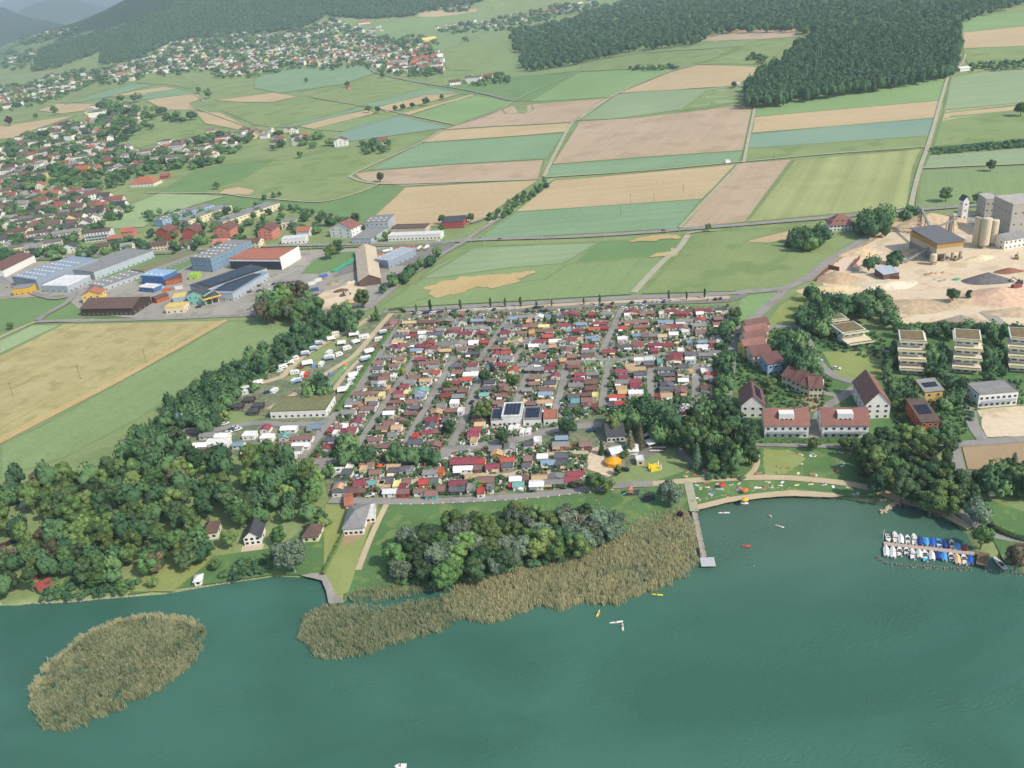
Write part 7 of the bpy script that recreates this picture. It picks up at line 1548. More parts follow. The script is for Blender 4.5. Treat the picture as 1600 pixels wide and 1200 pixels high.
stones([(1404, 784), (1394, 791), (1376, 802)], 2.2, .4, .8, 6, 'stone groyne reaching into the bay', z=.5)
stones([(0, 945), (100, 941), (200, 932), (300, 920), (400, 904)], .9, .25, .55, 2.2, 'rough stone edge of the private gardens', '#a39c8a', .4)
stones([(1405, 788), (1440, 796), (1470, 808), (1497, 822)], 1.2, .25, .5, 2, 'stone edge under the harbour path', '#8c8370', .5)
# ---------------------------------------------------------------- vehicles
_c = MB(); PRF = [(-2.1, .35), (-2.15, .75), (-1.95, .95), (-1.0, 1.0), (-.55, 1.0), (1.3, 1.0), (2.05, .9), (2.15, .6), (2.1, .35)]
V_ = [(x, -.86, z) for x, z in PRF] + [(x, .86, z) for x, z in PRF]; n_ = len(PRF); _c.add(V_, [tuple(range(n_))[::-1], tuple(range(n_, 2 * n_))] + [(i, i + 1, n_ + i + 1, n_ + i) for i in range(n_ - 1)] + [(n_ - 1, 0, n_, 2 * n_ - 1)]); CARB = _c.me('body')
def cab(z): return [(-1.75, -.78, z), (1.0, -.78, z), (1.0, .78, z), (-1.75, .78, z)]
_c = MB().add([(-1.85, -.8, .98), (.95, -.8, .98), (.95, .8, .98), (-1.85, .8, .98), (-1.45, -.66, 1.4), (.3, -.66, 1.42), (.3, .66, 1.42), (-1.45, .66, 1.4)], [(0, 1, 5, 4), (1, 2, 6, 5), (2, 3, 7, 6), (3, 0, 4, 7), (4, 5, 6, 7)]); CARG = _c.me('windows')
CARR = MB().box(-1.4, .25, -.64, .64, 1.425, 1.47).me('roof'); WHL = MB().bar((0, -.1, 0), (0, .1, 0), .32, 10).me('wheel'); TYRE = mat('#222325', .9, .1, 2)
CC = [('#e3e3e0', 'white'), ('#c9cbcc', 'silver'), ('#26282c', 'black'), ('#4a4e54', 'grey'), ('#2e4468', 'blue'), ('#8c2f30', 'red')]
def car(u, v, rz, ci=None, where='', label=None, seed=0, s_=1.0, name='parked_car'):
    g = random.Random(seed or int(u * 7 + v)); ci = g.randrange(6) if ci is None else ci; p = at(u, v, .6); o = empty(name, (p.x, p.y, p.z + .2), rz, s_); cm = mat(CC[ci][0], .3, .04, 1, .6)
    put('body', CARB, o, cm); put('windows', CARG, o, GLASS); put('roof', CARR, o, cm)
    for x in (-1.35, 1.35):
        for y in (-.8, .8): put('wheel', WHL, o, TYRE, loc=(x, y, .32))
    if label: tag(o, label, 'car')
    else: reg(o, '%s parked car' % CC[ci][1], 'car', 'cars ' + where, where)
def dirpx(u0, v0, u1, v1): a, b_ = at(u0, v0), at(u1, v1); return math.atan2(b_.y - a.y, b_.x - a.x)
ND = dirpx(700, 484, 1000, 470); WN_ = 'on the north parking strip'
for x_, c_ in [(647, 3), (655, 0), (664, 2), (669, 4), (674, 0), (680, 0), (685, 5), (690, 3), (704, 0), (706, 2), (711, 3), (731, 2), (741, 0), (763, 0), (772, 2), (795, 0), (807, 0), (835, 2), (841, 4), (847, 3), (932, 0), (941, 2), (957, 2), (987, 2), (994, 0), (1001, 0), (1008, 4), (1023, 0), (1030, 0), (1037, 4), (1050, 0), (1109, 0), (1118, 2), (1126, 3)]: car(x_, 493.5 - (x_ - 600) * .0485 + (x_ % 3) * .6 - 2, ND + 1.35, c_, WN_)
for x_, y_ in [(668, 498), (720, 496), (752, 494), (826, 489), (846, 488), (880, 486), (938, 484), (952, 481), (1007, 480), (1020, 480), (975, 483)]: car(x_, y_ - 1.5, ND, None, 'behind the northern row of mobile homes')
for u, v, c_, lab in [(839, 693, 4, 0), (0, 0, 0, 0)]: pass
for u, v, r_, c_, lab in [(695, 720, 1.2, 0, 'white car parked where the camp road widens'), (578, 774, .1, 0, 'white car parked at the promenade beside the south west huts'), (610, 774, .1, 2, 'dark blue black car next to the white awning on the promenade'), (712, 742, 0, 3, 'dark pick-up beside the pale tent roof in the south camp'), (560, 746, .1, 1, 'silver car in the second southern row'), (976, 734, -.3, 2, 'black car on the drive below the orange tent'),
    (924, 673, .1, 4, 'dark blue van roofed car at the east gate of the camp'), (916, 747, .2, 1, 'silver car under the tree at the end of the promenade row'), (656, 640, 1.2, 2, 'black car on the second camp lane'), (703, 586, 1.3, 0, 'white car on the wide camp lane'), (737, 629, 1.3, 2, 'dark car on the third camp lane'), (310 + 0, 480, .1, 2, 'black car at the petrol station'), (1307, 576, -.6, 0, 'white car parked beside the dry lawn hedge'), (1279, 563, -.6, 1, 'silver car on the garden road'),
    (1037, 361, .1, 2, 'dark car driving on the main road near the gravel fork'), (781, 374, .1, 2, 'dark car driving on the main road near the crossroads'), (272, 396, .05, 2, 'dark car on the main road above the lawn'), (97, 402, .05, 0, 'white car on the main road at the left'), (57, 404, .05, 0, 'white car farthest left on the main road'), (205, 398, .05, 0, 'white car on the main road above the grey hall'), (138, 400, .05, 1, 'silver car on the main road by the orange gabled house'), (684, 377, .05, 0, 'white car in front of the long white building'),
    (1541, 623, .2, 2, 'dark car in the carport of the modern villa'), (1532, 627, .2, 3, 'grey car beside the modern villa'), (1400, 765, .3, 3, 'small vehicle in the shade')]:
    if 'small vehicle' not in lab: car(u, v, r_, c_, label=lab)
for u, v in [(1049, 633), (1070, 634), (1068, 640), (1069, 646), (1071, 652), (1091, 631), (1091, 637), (1090, 643), (1092, 650), (1092, 657), (1112, 624), (1112, 631), (1112, 638), (1113, 645), (1114, 652)]: car(u, v, .1, None, 'on the east car park of the camp')
for u, v in [(330, 662), (337, 661), (352, 662), (362, 672), (367, 668), (372, 671), (357, 676), (18, 848), (11, 850), (5, 852)]: car(u, v, .5, None, 'at the west camp entrance and wood car park')
for u, v in [(437, 580), (418, 613), (395, 624), (469, 575), (404, 455), (440, 462), (472, 466), (430, 520 - 62), (495, 461)]: car(u, v, .6, None, 'around the caravan meadow and yard')
for i in range(22): car(390 + (i % 11) * 7.5, 448 + (i // 11) * 8 - (i % 11) * .8, 1.3, None, 'in front of the shopping halls')
# caravans, motor homes, tents
def caravan_me(L, W, H):
    m = MB(); P = [(-L / 2, .45), (-L / 2 - .05, 1.4), (-L / 2 + .25, H - .1), (-L / 2 + .7, H), (L / 2 - .9, H), (L / 2 - .25, H - .5), (L / 2, 1.2), (L / 2 - .15, .45)]; n = len(P)
    m.add([(x, -W / 2, z) for x, z in P] + [(x, W / 2, z) for x, z in P], [tuple(range(n))[::-1], tuple(range(n, 2 * n))] + [(i, (i + 1) % n, n + (i + 1) % n, n + i) for i in range(n)]); return m.me('body')
CVN = {k: caravan_me(*k) for k in ((5.5, 2.2, 2.6), (6.8, 2.3, 2.9), (4.8, 2.1, 2.5))}
def caravan(u, v, k_, rz, aw=None, s_=1.0):
    g = random.Random(int(u + v)); p = at(u, v, 1.3); o = empty('caravan', p, rz, s_); L, W, H = k_; CW = mat('#e4e2dc', .5, .05, 1, .4); put('body', CVN[k_], o, CW)
    for x in (-L * .3, L * .18): put('window', WIN[(.9, .9)], o, loc=(x, -W / 2, 1.3), scale=(1.1, 1, .75))
    put('window', WIN[(.9, .9)], o, loc=(-L / 2 - .03, 0, 1.4), rz=-math.pi / 2, scale=(1.3, 1, .7)); put('door', DOOR, o, loc=(-.1, -W / 2, .45), scale=(.8, 1, .9))
    for sy in (-1, 1): put('wheel', WHL, o, TYRE, loc=(0, sy * W * .42, .32))
    put('roof_hatch', MB().box(-.35, .35, -.35, .35, H + .002, H + .15).me('roof_hatch'), o, WHITE)
    if aw: put('awning', slab(MB(), (-L * .45, -W / 2 - 2.4, 1.9), (L * .4, -W / 2 - 2.4, 1.9), (L * .4, -W / 2 - .05, 2.35), (-L * .45, -W / 2 - .05, 2.35), .05).box(-L * .45, -L * .45 + .04, -W / 2 - 2.4, -W / 2 - .05, 0, 1.88).box(L * .4 - .04, L * .4, -W / 2 - 2.4, -W / 2 - .05, 0, 1.88).me('awning'), o, mat(aw, .8, .06, 2))
    reg(o, 'white caravan%s' % (' with %s awning' % {'#8f9fae': 'grey', '#e6e4de': 'white', '#c84a3c': 'red', '#7a9ac0': 'blue'}[aw] if aw else ''), 'caravan', 'caravans on the touring meadow', 'of the touring meadow', (9, 'row from the north'))
K5, K6, K4 = (5.5, 2.2, 2.6), (6.8, 2.3, 2.9), (4.8, 2.1, 2.5)
for x_, y_, k_, r_, a_ in [(1160, 60, K5, .8, 0), (1172, 140, K6, .1, '#e6e4de'), (1275, 168, K6, .2, 0), (990, 135, K5, .3, 0), (890, 195, K4, .4, 0), (940, 183, K5, .3, '#e6e4de'), (822, 225, K5, .2, '#8f9fae'), (1047, 225, K5, .1, '#e6e4de'), (1100, 278, K5, .5, 0), (762, 280, K4, .3, '#7a9ac0'), (1185, 215, K5, .6, '#e6e4de'), (683, 330, K5, .2, '#8f9fae'), (922, 325, K5, 1.2, 0), (925, 372, K6, .1, '#8f9fae'), (1020, 340, K4, .7, 0), (582, 378, K4, .3, 0), (525, 420, K5, .2, '#e6e4de'), (460, 465, K5, .5, 0), (705, 428, K6, .2, '#e6e4de'), (845, 440, K5, 1.4, 0),
      (580, 522, K5, .2, 0), (660, 545, K5, 1.5, '#c84a3c'), (575, 605, K4, 1.3, 0), (605, 600, K4, .3, '#7a9ac0'), (258, 578, K4, 1.2, 0), (210, 618, K5, .2, '#e6e4de'), (170, 672, K5, 1.0, 0), (75, 690, K6, .1, '#8f9fae'), (60, 728, K6, .1, 0), (375, 705, K5, 1.2, 0), (1465, 118, K5, .2, '#8f9fae'), (1420, 190, K5, .2, 0), (1325, 310, K6, .4, '#e6e4de'), (1290, 385, K6, .3, '#8f9fae'), (1235, 480, K4, .5, 0), (1165, 550, K6, .3, '#e6e4de'), (1150, 600, K5, .4, 0), (1135, 655, K4, .4, 0), (1065, 695, K6, .1, '#e6e4de')]: caravan(370 + x_ / 6.4, 500 + y_ / 6.4, k_, r_, a_ or None)
for u, v in [(799, 670), (808, 668), (817, 675), (826, 674)]: caravan(u, v, K5, 1.3)
def tent(u, v, c, label, r=1.3):
    o = empty('tent', at(u, v), .5); tag(o, label, 'tent'); put('canopy', MB().lathe([(r, 0), (r * .93, .5), (r * .6, 1.1), (.1, 1.4)], 8).me('canopy', (), True), o, mat(c, .7, .06, 2)); put('porch', MB().add([(r * .7, -.5, 0), (r * .7, .5, 0), (r * 1.6, 0, 0), (r * .6, 0, 1.1)], [(0, 2, 3), (1, 3, 2), (0, 3, 1)]).me('porch'), o, mat(c, .7, .06, 2))
for u, v, c, lab in [(538, 577, '#6fb08c', 'green dome tent on the tent meadow'), (540, 571, '#d8743c', 'orange tent tip behind the green dome tent'), (516, 585, '#3c7fc4', 'blue dome tent in the middle of the tent meadow'), (491, 601, '#c8ccc4', 'small white dome tent by the dark trees'), (513, 602, '#8a90b4', 'violet grey tent near the lower meadow edge'), (479, 613, '#8fae8a', 'pale green tent at the bottom of the tent meadow'), (511, 611, '#3f5a44', 'dark green tent at the lower right of the meadow'), (430, 608, '#8c4a5c', 'wine red tent beside the black car'), (489, 573, '#4a86c4', 'blue tent in front of the big white awning')]: tent(u, v, c, lab, 1.5)
# dark rental cabins at the entrance
for u, v, lab in [(389, 631, 'small dark cabin, uppermost of the dark cabins at the entrance'), (404, 640, 'small dark cabin, right one of the dark cabins at the entrance'), (396, 649, 'small dark cabin, lowest of the dark cabins at the entrance'), (372, 641, 'small dark cabin, leftmost of the dark cabins at the entrance')]: bld('rental_cabin', lab, (u - 7, v + 1), (u + 7, v), 4.5, 2.5, 'g', .9, 'd', 'k', 2, 1, 0)
# restaurant tents
bld('party_tent', 'white gabled party tent left of the orange tent', (957, 717), (973, 713), 6, 2.6, 'g', 1.3, 'h', 'w', 0, 1); bld('party_tent', 'white gabled party tent right of the browned conifers', (982, 713), (997, 712), 7, 2.6, 'g', 1.2, 'h', 'w', 0, 1); bld('snack_kiosk', 'snack kiosk with flat white roof on the lawn', (995, 728), (1007, 727), 4, 2.6, 'f', 0, 'i', 'w', 1, 1)
o = empty('round_tent', at(958, 726)); tag(o, 'eight sided bright orange yellow tent on the sandy forecourt', 'tent'); put('canopy', MB().lathe([(3.9, 2.2), (2.4, 3.0), (.1, 4.0)], 8).me('canopy'), o, mat('#e0a02c', .7, .05, 1)); put('side_wall', MB().lathe([(3.75, .05), (3.75, 2.18)], 8).me('side_wall'), o, mat('#d89428', .7, .05, 1))
def sail(u, v, w_, d, rz, label):
    o = empty('sun_sail', at(u, v), rz); tag(o, label, 'sun sail'); put('cloth', mesh('cloth', [(-w_ / 2, -d / 2, 2.6), (w_ / 2, -d / 2, 2.9), (w_ / 2, d / 2, 3.2), (-w_ / 2, d / 2, 2.8), (0, 0, 3.3)], [(0, 1, 4), (1, 2, 4), (2, 3, 4), (3, 0, 4)]), o, mat('#e4e2da', .7, .05, 1))
    for x in (-w_ / 2, w_ / 2):
        for y in (-d / 2, d / 2): put('post', MB().bar((x, y, 0), (x, y, 2.7), .06).me('post'), o, WHITE)
sail(1021, 697, 7, 5, .3, 'large white sun sail over the restaurant terrace'); sail(1010, 687, 3.5, 2, .4, 'small white sun sail behind the large one')
for i in range(9): 
    u, v = 1018 + (i % 5) * 5, 701 + (i // 5) * 5; o = empty('terrace_table', at(u, v)); put('top', MB().box(-.8, .8, -.5, .5, .7, .76).me('top'), o, WHITE); put('leg', MB().box(-.08, .08, -.08, .08, 0, .69).me('leg'), o, STEEL)
    for sy in (-1, 1): put('bench', MB().box(-.8, .8, sy * .9 - .2, sy * .9 + .2, .35, .45).me('bench'), o, CM('b'))
    reg(o, 'white terrace table', 'table', 'tables on the restaurant terrace', 'on the restaurant terrace', (4, 'row'))
# inflatable castle
o = empty('bouncy_castle', at(1023, 733), .2); tag(o, 'yellow inflatable bouncy castle on the lawn below the restaurant', 'bouncy castle'); YB = mat('#dcc43c', .5, .05, 1); put('base', MB().box(-2.5, 2.5, -1.8, 1.8, 0, .7).me('base'), o, YB)
for x in (-2.2, 2.2):
    for y in (-1.5, 1.5): put('turret', MB().lathe([(.42, .71), (.42, 2.2), (.05, 3.1)], 8, (x, y)).me('turret'), o, YB if x < 0 else WHITE)
put('back_wall', MB().box(-1.75, 1.75, 1.35, 1.7, .71, 1.9).me('back_wall'), o, YB)
# yards: containers, skips, trucks, machines, heaps
def truck(u, v, rz, c, kind, label=None, where='', s_=1.0):
    p = at(u, v, 1); o = empty('truck', (p.x, p.y, p.z + .1), rz, s_); cm = mat(c, .5, .05, 1, .4); put('cab', MB().box(2.2, 4.2, -1.2, 1.2, .7, 2.9).me('cab'), o, cm); put('windscreen', MB().box(4.21, 4.25, -1.05, 1.05, 1.8, 2.7).me('windscreen'), o, GLASS); put('chassis', MB().box(-4.2, 2.19, -.6, .6, .6, .95).me('chassis'), o, TYRE)
    if kind == 'mixer': put('drum', MB().bar((-3.8, 0, 2.4), (-1, 0, 2.4), .7, 12, 1.25).bar((-1, 0, 2.4), (1.6, 0, 2.0), 1.25, 12, .8).me('drum'), o, cm)
    elif kind == 'tank': put('tank', MB().bar((-4, 0, 2), (2, 0, 2), 1.1, 14).me('tank'), o, WHITE)
    else: put('tipper_body', MB().box(-4.2, 2.0, -1.2, 1.2, .96, 1.2).box(-4.2, 2.0, -1.2, -1.1, 1.2, 2.3).box(-4.2, 2.0, 1.1, 1.2, 1.2, 2.3).box(1.9, 2.0, -1.1, 1.1, 1.2, 2.4).me('tipper_body'), o, cm)
    for x in (-3.2, -2, 3.2):
        for y in (-1.05, 1.05): put('wheel', WHL, o, TYRE, loc=(x, y, .48), scale=(1.5, 1.6, 1.5))
    if label: tag(o, label, 'truck')
    else: reg(o, 'orange works truck', 'truck', 'orange trucks in the works yard', where)
for i, x_ in enumerate([621, 628, 635, 642]): truck(x_, 391 - i * .5, 1.1, '#d8702c', 'tip', where='of the row of orange trucks')
truck(655, 389, 1.2, '#d8c24a', 'tank', 'tank truck with yellow cab beside the roadside trees'); truck(666, 388, 1.2, '#e4e2dc', 'tank', 'white tank truck next to the yellow cabbed one'); truck(606, 392, .5, '#e4e2dc', 'tip', 'white tipper truck at the end of the truck row'); truck(593, 401, .3, '#d8a02c', 'tip', 'yellow truck behind the pale blue hall')
SK_ = MB().add([(-2.4, -1.1, .1), (2.4, -1.1, .1), (2.4, 1.1, .1), (-2.4, 1.1, .1), (-3, -1.2, 1.7), (3, -1.2, 1.7), (3, 1.2, 1.7), (-3, 1.2, 1.7), (-2.8, -1.05, 1.5), (2.8, -1.05, 1.5), (2.8, 1.05, 1.5), (-2.8, 1.05, 1.5)], [(0, 3, 2, 1), (0, 1, 5, 4), (1, 2, 6, 5), (2, 3, 7, 6), (3, 0, 4, 7), (4, 5, 9, 8), (5, 6, 10, 9), (6, 7, 11, 10), (7, 4, 8, 11), (8, 9, 10, 11)]).me('skip')
for i in range(22):
    f = i / 21; u, v = 524 + f * 44, 425 - f * 27 + (i % 2) * 1.5; p = at(u, v); reg(put('waste_skip', SK_, loc=p, rz=.15 + (i % 3) * .1, m=mat('#4f9c80', .6, .1, 1, objvar=.1)), 'green waste skip', 'skip', 'green skips stored beside the lawn', 'of the skip row beside the lawn')
for i, (u, v, w_, c, lab) in enumerate([(505, 437, 8, '#8a6f52', 'brown compost heap at the yard'), (520, 445, 12, '#a58f6c', 'pale brown earth heap in the yard'), (533, 455, 16, '#6f5442', 'dark brown mulch heap along the wall'), (530, 440, 9, '#8c8a74', 'grey green brush heap in the yard'), (545, 443, 8, '#ccb994', 'light sand heap in a bay at the barn'), (553, 442, 8, '#d8d0b8', 'white gravel heap in a bay at the barn'), (578, 424, 10, '#c9c4bc', 'heap of white bags beside the pale blue hall'), (566, 424, 7, '#5a7cb8', 'blue tarpaulin heap beside the white bags'), (573, 417, 7, '#8c4a40', 'dull red heap behind the white bags'), (432, 482, 14, '#c8a880', 'pile of pale timber by the roadside trees'), (545, 473, 16, '#b89c78', 'flat sand heap at the lower yard edge')]): heap(u, v, w_, w_ * .6, 2.2, c, lab, 20 + i, 'yard_heap')
def cont(u, v, c, rz, label): o = empty('storage_container', at(u, v), rz); tag(o, label, 'container'); put('body', MB().box(-3, 3, -1.2, 1.2, 0, 2.5).me('body'), o, mat(c, .6, .12, 1)); put('door', MB().box(3.002, 3.06, -1.1, 1.1, .1, 2.4).me('door'), o, mat(c, .7, .12, 1, k=.9))
for u, v, c, r_, lab in [(487, 445, '#c8ccc8', .6, 'pale container shed in the garden yard'), (497, 440, '#c8ccc8', .6, 'white container behind the pale shed'), (506, 434, '#4a6cb0', .6, 'blue container at the end of the white ones'), (492, 455, '#4a5c80', .2, 'dark blue trailer in the garden yard'), (1463 - 970, 462, '#8c8f94', .2, 'grey trailer under the trees'), (1588, 450, '#8c4a44', .2, 'rust red container behind the rubble heap'), (585, 417, '#5a9c84', .2, 'green container at the corner of the pale blue hall'), (250, 452, '#b8bcc0', .1, 'grey container beside the blue workshop'), (262, 455, '#c06a4a', .1, 'rusty container behind the yellow pavilion'), (280, 452, '#d8d4cc', .2, 'white container beside the lime kiosk')]: cont(u, v, c, r_, lab)
def digger(u, v, c, rz, label):
    o = empty('excavator', at(u, v), rz); tag(o, label, 'excavator'); cm = mat(c, .5, .06, 1)
    for y in (-1, 1): put('track', MB().box(-1.9, 1.9, y - .3, y + .3, 0, .8).me('track'), o, TYRE)
    put('body', MB().box(-1.8, 1.2, -1.2, 1.2, .85, 1.9).me('body'), o, cm); put('cab', MB().box(.2, 1.3, .1, 1.15, 1.9, 2.9).me('cab'), o, GLASS); put('boom', MB().bar((1.2, -.2, 1.6), (4, -.2, 4), .25, 5).bar((4, -.2, 4), (5.6, -.2, 1.6), .2, 5).me('boom'), o, cm); put('bucket', MB().box(5.2, 6.1, -.7, .3, .6, 1.6).me('bucket'), o, TYRE)
digger(536, 463, '#5a5c62', .3, 'grey excavator on the sandy yard by the long barn'); digger(1492, 407, '#8c8458', .4, 'wheel loader coloured excavator in front of the open quarry shed'); digger(1593, 443, '#3f5f4c', 2.6, 'dark green excavator at the rust red container'); digger(1588, 405, '#a8843c', 1, 'ochre excavator under the white quarry office'); digger(1542, 438, '#35373c', 3, 'dark excavator in front of the scrap heap'); digger(1466, 407, '#7c7448', 2, 'olive excavator beside the small silo')
for i, (u, v, c) in enumerate([(1448, 430, '#9c7f64'), (1456, 428, '#b09478'), (1464, 428, '#c8a48c'), (1474, 427, '#c09878'), (1462, 438, '#b8b09c'), (1470, 440, '#a89c84'), (1478, 438, '#b0a890'), (1492, 438, '#4f9474'), (1496, 437, '#5a9c7c')]): heap(u, v, 6, 4, 1.6, c, '%s of the small dumped piles in the middle of the quarry floor' % ordw(i + 1), 40 + i, 'dumped_pile')
def plankwall(A, B, h, label, c='#7a4c3c'): a, b_ = at(*A), at(*B); L = (b_ - a).length; o = put('retaining_wall', MB().box(0, L, -.25, .25, 0, h).me('retaining_wall'), None, mat(c, .85, .15, .8), loc=a, rz=math.atan2(b_.y - a.y, b_.x - a.x)); tag(o, label, 'wall')
plankwall((1294, 420), (1311, 424), 3, 'rusty plank wall behind the brown gravel heap'); plankwall((1275, 440), (1294, 421), 2, 'long low plank wall beside the railway curve'); plankwall((1330, 421), (1343, 405), 3, 'rust red bay wall near the bush island'); plankwall((1332, 423), (1352, 419), 2.4, 'short rust wall closing the bay'); plankwall((1384, 436), (1405, 437), 2.4, 'brown wall beside the blue roofed quarry shed')
psheet('ramp', [(1530, 489), (1550, 487), (1578, 511), (1562, 512)], FM['yard'], 3)
# poles, masts, lamps, flags
def pole(u, v, h, r, label, c='#a9aba8', arms=0, name='lamp_post', rz=0.0, cat='lamp post'):
    o = empty(name, at(u, v), rz); put('post', MB().bar((0, 0, 0), (0, 0, h), r, 6, r * .7).me('post'), o, mat(c, .5, .1, 1))
    if name == 'lamp_post': put('lamp_head', MB().bar((0, 0, h), (1.3, 0, h + .15), .07, 5).box(1.1, 1.9, -.15, .15, h + .02, h + .16).me('lamp_head'), o, STEEL)
    if name == 'catenary_mast': put('bracket', MB().bar((0, 0, h - .8), (0, -3, h - .4), .07, 5).bar((0, 0, h - 2), (0, -2.8, h - .9), .05, 5).me('bracket'), o, STEEL)
    if name == 'power_pole': put('crossarm', MB().box(-1.1, 1.1, -.08, .08, h - .6, h - .45).me('crossarm'), o, mat('#5c5348', .9, .1, 1))
    if label: tag(o, label, cat)
    return o
for u, v in [(848, 378), (945, 372), (1042, 366), (1145, 357), (1251, 350), (1477, 327), (1576, 318), (757, 384), (721, 381), (710, 383), (45, 407), (130, 403), (186, 400), (260, 398), (340, 393), (415, 389), (468, 394), (487, 393), (500, 388), (566, 388), (667, 384), (735, 380)]: reg(pole(u, v, 8.5, .17, None, name='catenary_mast', cat='mast'), 'slim railway mast', 'mast', 'masts along the railway by the main road', 'along the main road railway')
for u, v, lab in [(229, 567, 'thin wooden pole at the boundary of wheat and green strip'), (126, 592, 'thin wooden pole in the middle of the wheat field'), (21, 619, 'thin wooden pole at the left in the wheat field'), (424, 515, 'thin wooden pole on the green strip near the tree belt'), (970, 338, 'wooden pole standing in the teal field'), (1022, 318, 'wooden pole at the edge between tan and teal fields'), (1209, 253, 'wooden pole above the pink field corner'), (985, 318, 'second wooden pole on the tan field edge'), (1068, 302, 'wooden pole on the tan field near the green track')]: pole(u, v, 9, .15, lab, '#6a6054', name='power_pole', cat='pole')
for u, v, lab in [(585, 472, 'lamp post at the crossroads by the long barn'), (458, 487, 'white lamp post in front of the grove by the yard'), (1234, 510, 'lamp post at the fork above the row houses'), (1350, 592, 'lamp post on the dry lawn'), (1258, 432, 'lamp post beside the railway curve'), (1144, 503, 'lamp post on the road east of the camp'), (1149, 580, 'second lamp post on the road east of the camp'), (1122, 666, 'lamp post at the grove above the bathing lawn')]: pole(u, v, 7, .1, lab)
for i, (u, lab) in enumerate([(279, 'leftmost flag pole with a blue and white flag at the camp entrance'), (286, 'middle flag pole with a white flag at the camp entrance'), (294, 'rightmost flag pole with a white flag at the camp entrance')]):
    o = empty('flag_pole', at(u + 1, 664 - i)); tag(o, lab, 'flag pole', 'flag poles at the camp entrance'); put('post', MB().bar((0, 0, 0), (0, 0, 7), .06, 6, .04).me('post'), o, WHITE); put('flag', MB().box(.05, .95, -.02, .02, 3.6, 6.9).me('flag'), o, mat(['#7fa0c8', '#dcdcda', '#d4d8da'][i], .8, .05, 1))
o = empty('observation_mast', at(422, 86)); tag(o, 'tall pale lattice mast in the hill village', 'mast'); m = MB()
for i in range(4): x, y = (i % 2 * 2 - 1), (i // 2 * 2 - 1); m.bar((2.5 * x, 2.5 * y, 0), (2 * x, 2 * y, 60), .5, 4)
for i in range(12): m.box(-2.4, 2.4, -2.4, 2.4, 5 * i + 2, 5 * i + 2.5)
put('lattice', m.me('lattice'), o, CM('l')); put('jib', MB().box(-28, 10, -.8, .8, 60, 62).me('jib'), o, CM('l'))
# hedges and fences
HG = []
def hedge(pts, w_, h, label, dens=26, name='hedge', lm='mid'):
    P = smooth_line([at(u, v) for u, v in pts], 2.0); g = np.random.default_rng(len(HG)); HG.append(1); C = []; N = []; m = MB(); o0 = P[0]
    for a, b_ in zip(P, P[1:]):
        d = (b_ - a); L = d.length; d.normalize(); n = Vector((-d.y, d.x, 0)); a2, b2 = a - o0, b_ - o0; m.add([a2 - n * w_ * .42, b2 - n * w_ * .42, b2 + n * w_ * .42, a2 + n * w_ * .42, *(q + Vector((0, 0, h * .9)) for q in (a2 - n * w_ * .36, b2 - n * w_ * .36, b2 + n * w_ * .36, a2 + n * w_ * .36))], [(4, 5, 6, 7), (0, 1, 5, 4), (2, 3, 7, 6)])
        for _ in range(int(L * dens)):
            f = g.uniform(); s_ = g.uniform(-1, 1); tz = g.uniform(.1, 1.08); q = a2 + d * L * f
            if g.uniform() < .5: p_ = q + n * (s_ * w_ / 2); z = h * g.uniform(.9, 1.1); nn = (0, 0, 1)
            else: sg = 1 if s_ > 0 else -1; p_ = q + n * (sg * w_ / 2 * g.uniform(.9, 1.1)); z = h * min(tz, 1); nn = (n.x * sg, n.y * sg, .2)
            C.append((p_.x, p_.y, z + q.z * 0)); N.append(nn)
    Q = leaf_quads(np.array(C), np.array(N, float), g.uniform(.15, .3, len(C)), g); me = tri_quads_mesh('hedge', np.array([tuple(v) for v in m.V]), np.array([t_ for f in m.F for t_ in ((f[0], f[1], f[2]), (f[0], f[2], f[3]))]), Q); o = put(name, me, loc=o0, m=LM[lm]); tag(o, label, 'hedge')
hedge([(626, 496), (596, 540), (562, 592), (535, 632), (527, 645)], 2.4, 2.2, 'long clipped hedge between the touring meadow and the mobile homes'); hedge([(1190, 693), (1262, 691), (1345, 690)], 1.6, 1.6, 'clipped hedge in front of the two white lakeside blocks'); hedge([(1402, 655), (1416, 652), (1425, 636)], 2, 2.4, 'light green clipped hedge corner left of the timber villa', lm='olive')
hedge([(608, 487), (625, 485), (633, 489)], 1.6, 2, 'short clipped hedge around the sandy parking bay'); hedge([(1540, 815), (1560, 832), (1600, 846), (1660, 852)], 2.2, 1.8, 'curved hedge along the path right of the harbour', lm='dark'); hedge([(575, 700), (500, 713), (492, 714)], 1.4, 1.4, 'hedge strip behind the south west gate'); hedge([(505, 900), (520, 870), (535, 840), (560, 800)], 1.2, 1.6, 'thin hedge between the garden lawns'); hedge([(1395, 514), (1480, 510), (1600, 516)], 2, 2.4, 'hedge line along the foot of the quarry'); hedge([(600, 484), (700, 477), (800, 472), (900, 466), (985, 461)], .7, .5, 'low dark strip of weeds along the field behind the parking'); hedge([(1004, 460), (1150, 456)], .7, .5, 'low strip of weeds east of the gravel fork')
for u, v, lab in [(1556, 776, 0)]: pass
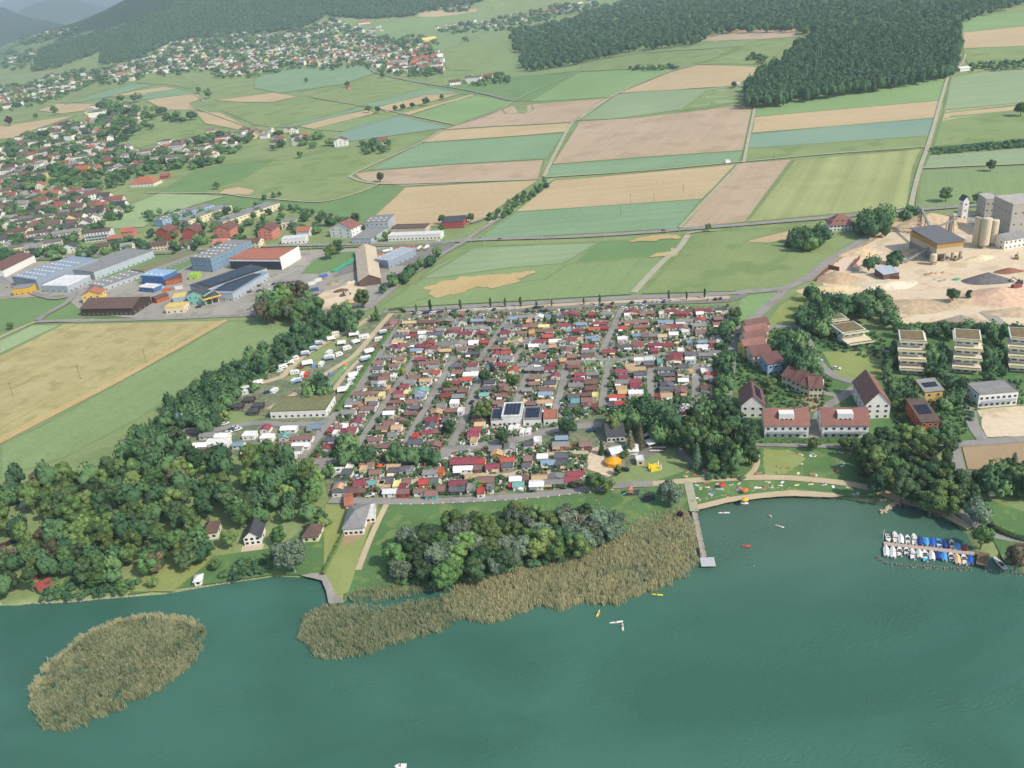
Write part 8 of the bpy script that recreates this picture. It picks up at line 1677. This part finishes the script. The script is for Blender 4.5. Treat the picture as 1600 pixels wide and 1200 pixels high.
# camp garden clutter: picket screens, garden furniture, sheds' leftovers seen as pale specks
def clutter():
    g = random.Random(12); it = {}; W_ = pxpoly('620 492,720 488,900 482,972 480,1140 484,1136 560,1122 600,1085 630,1010 640,940 650,880 660,830 690,915 700,912 762,650 774,522 774,530 728,490 712,530 650,560 600')
    ms = [mat('#dcd9d0', .7, .1, 2), mat('#b7a58c', .8, .15, 2), mat('#8b8378', .8, .15, 2), mat('#7d5a48', .8, .15, 2), mat('#a8443c', .8, .1, 2), mat('#5f86a8', .7, .1, 2)]; m = MB(); c_ = 0
    for u, v in pxgrid(W_, 5.2, 3.4, .5, 44):
        p = at(u, v)
        if ROADM(p.x, p.y, .2): continue
        k_ = g.choices(range(6), [5, 4, 3, 3, .7, .6])[0]; a = g.uniform(0, 3.1); w1, d1, h1 = (g.uniform(.3, 2.2), g.uniform(.15, .9), g.uniform(.5, 1.7)); ca, sa = math.cos(a), math.sin(a); b0 = len(m.V); m.box(-w1 / 2, w1 / 2, -d1 / 2, d1 / 2, 0, h1, k_); c_ += 1
        for i in range(b0, b0 + 8): x, y, z = m.V[i]; m.V[i] = (p.x + x * ca - y * sa, p.y + x * sa + y * ca, p.z + z)
    tag(put('garden_clutter', m.me('garden_clutter', ms)), 'screens, crates, tables and other small garden clutter between the mobile homes', 'clutter', None, 'stuff'); print('CLUTTER', c_)
clutter()
# ---------------------------------------------------------------- the air between here and the hills
hm = bpy.data.materials.new('haze'); hm.use_nodes = True; t = hm.node_tree
for n in list(t.nodes):
    if n.type == 'BSDF_PRINCIPLED': t.nodes.remove(n)
pv = t.nodes.new('ShaderNodeVolumePrincipled'); pv.inputs['Color'].default_value = (.76, .88, 1.0, 1); pv.inputs['Density'].default_value = 8.5e-5; pv.inputs['Anisotropy'].default_value = .25
t.links.new(pv.outputs[0], t.nodes['Material Output'].inputs['Volume'])
hb = MB().box(-17500, 17500, -600, 29500, -5, 1450); ho = put('haze', hb.me('haze', [hm])); tag(ho, 'pale summer haze over the whole valley', kind='stuff')
build_trees()
finish_labels()
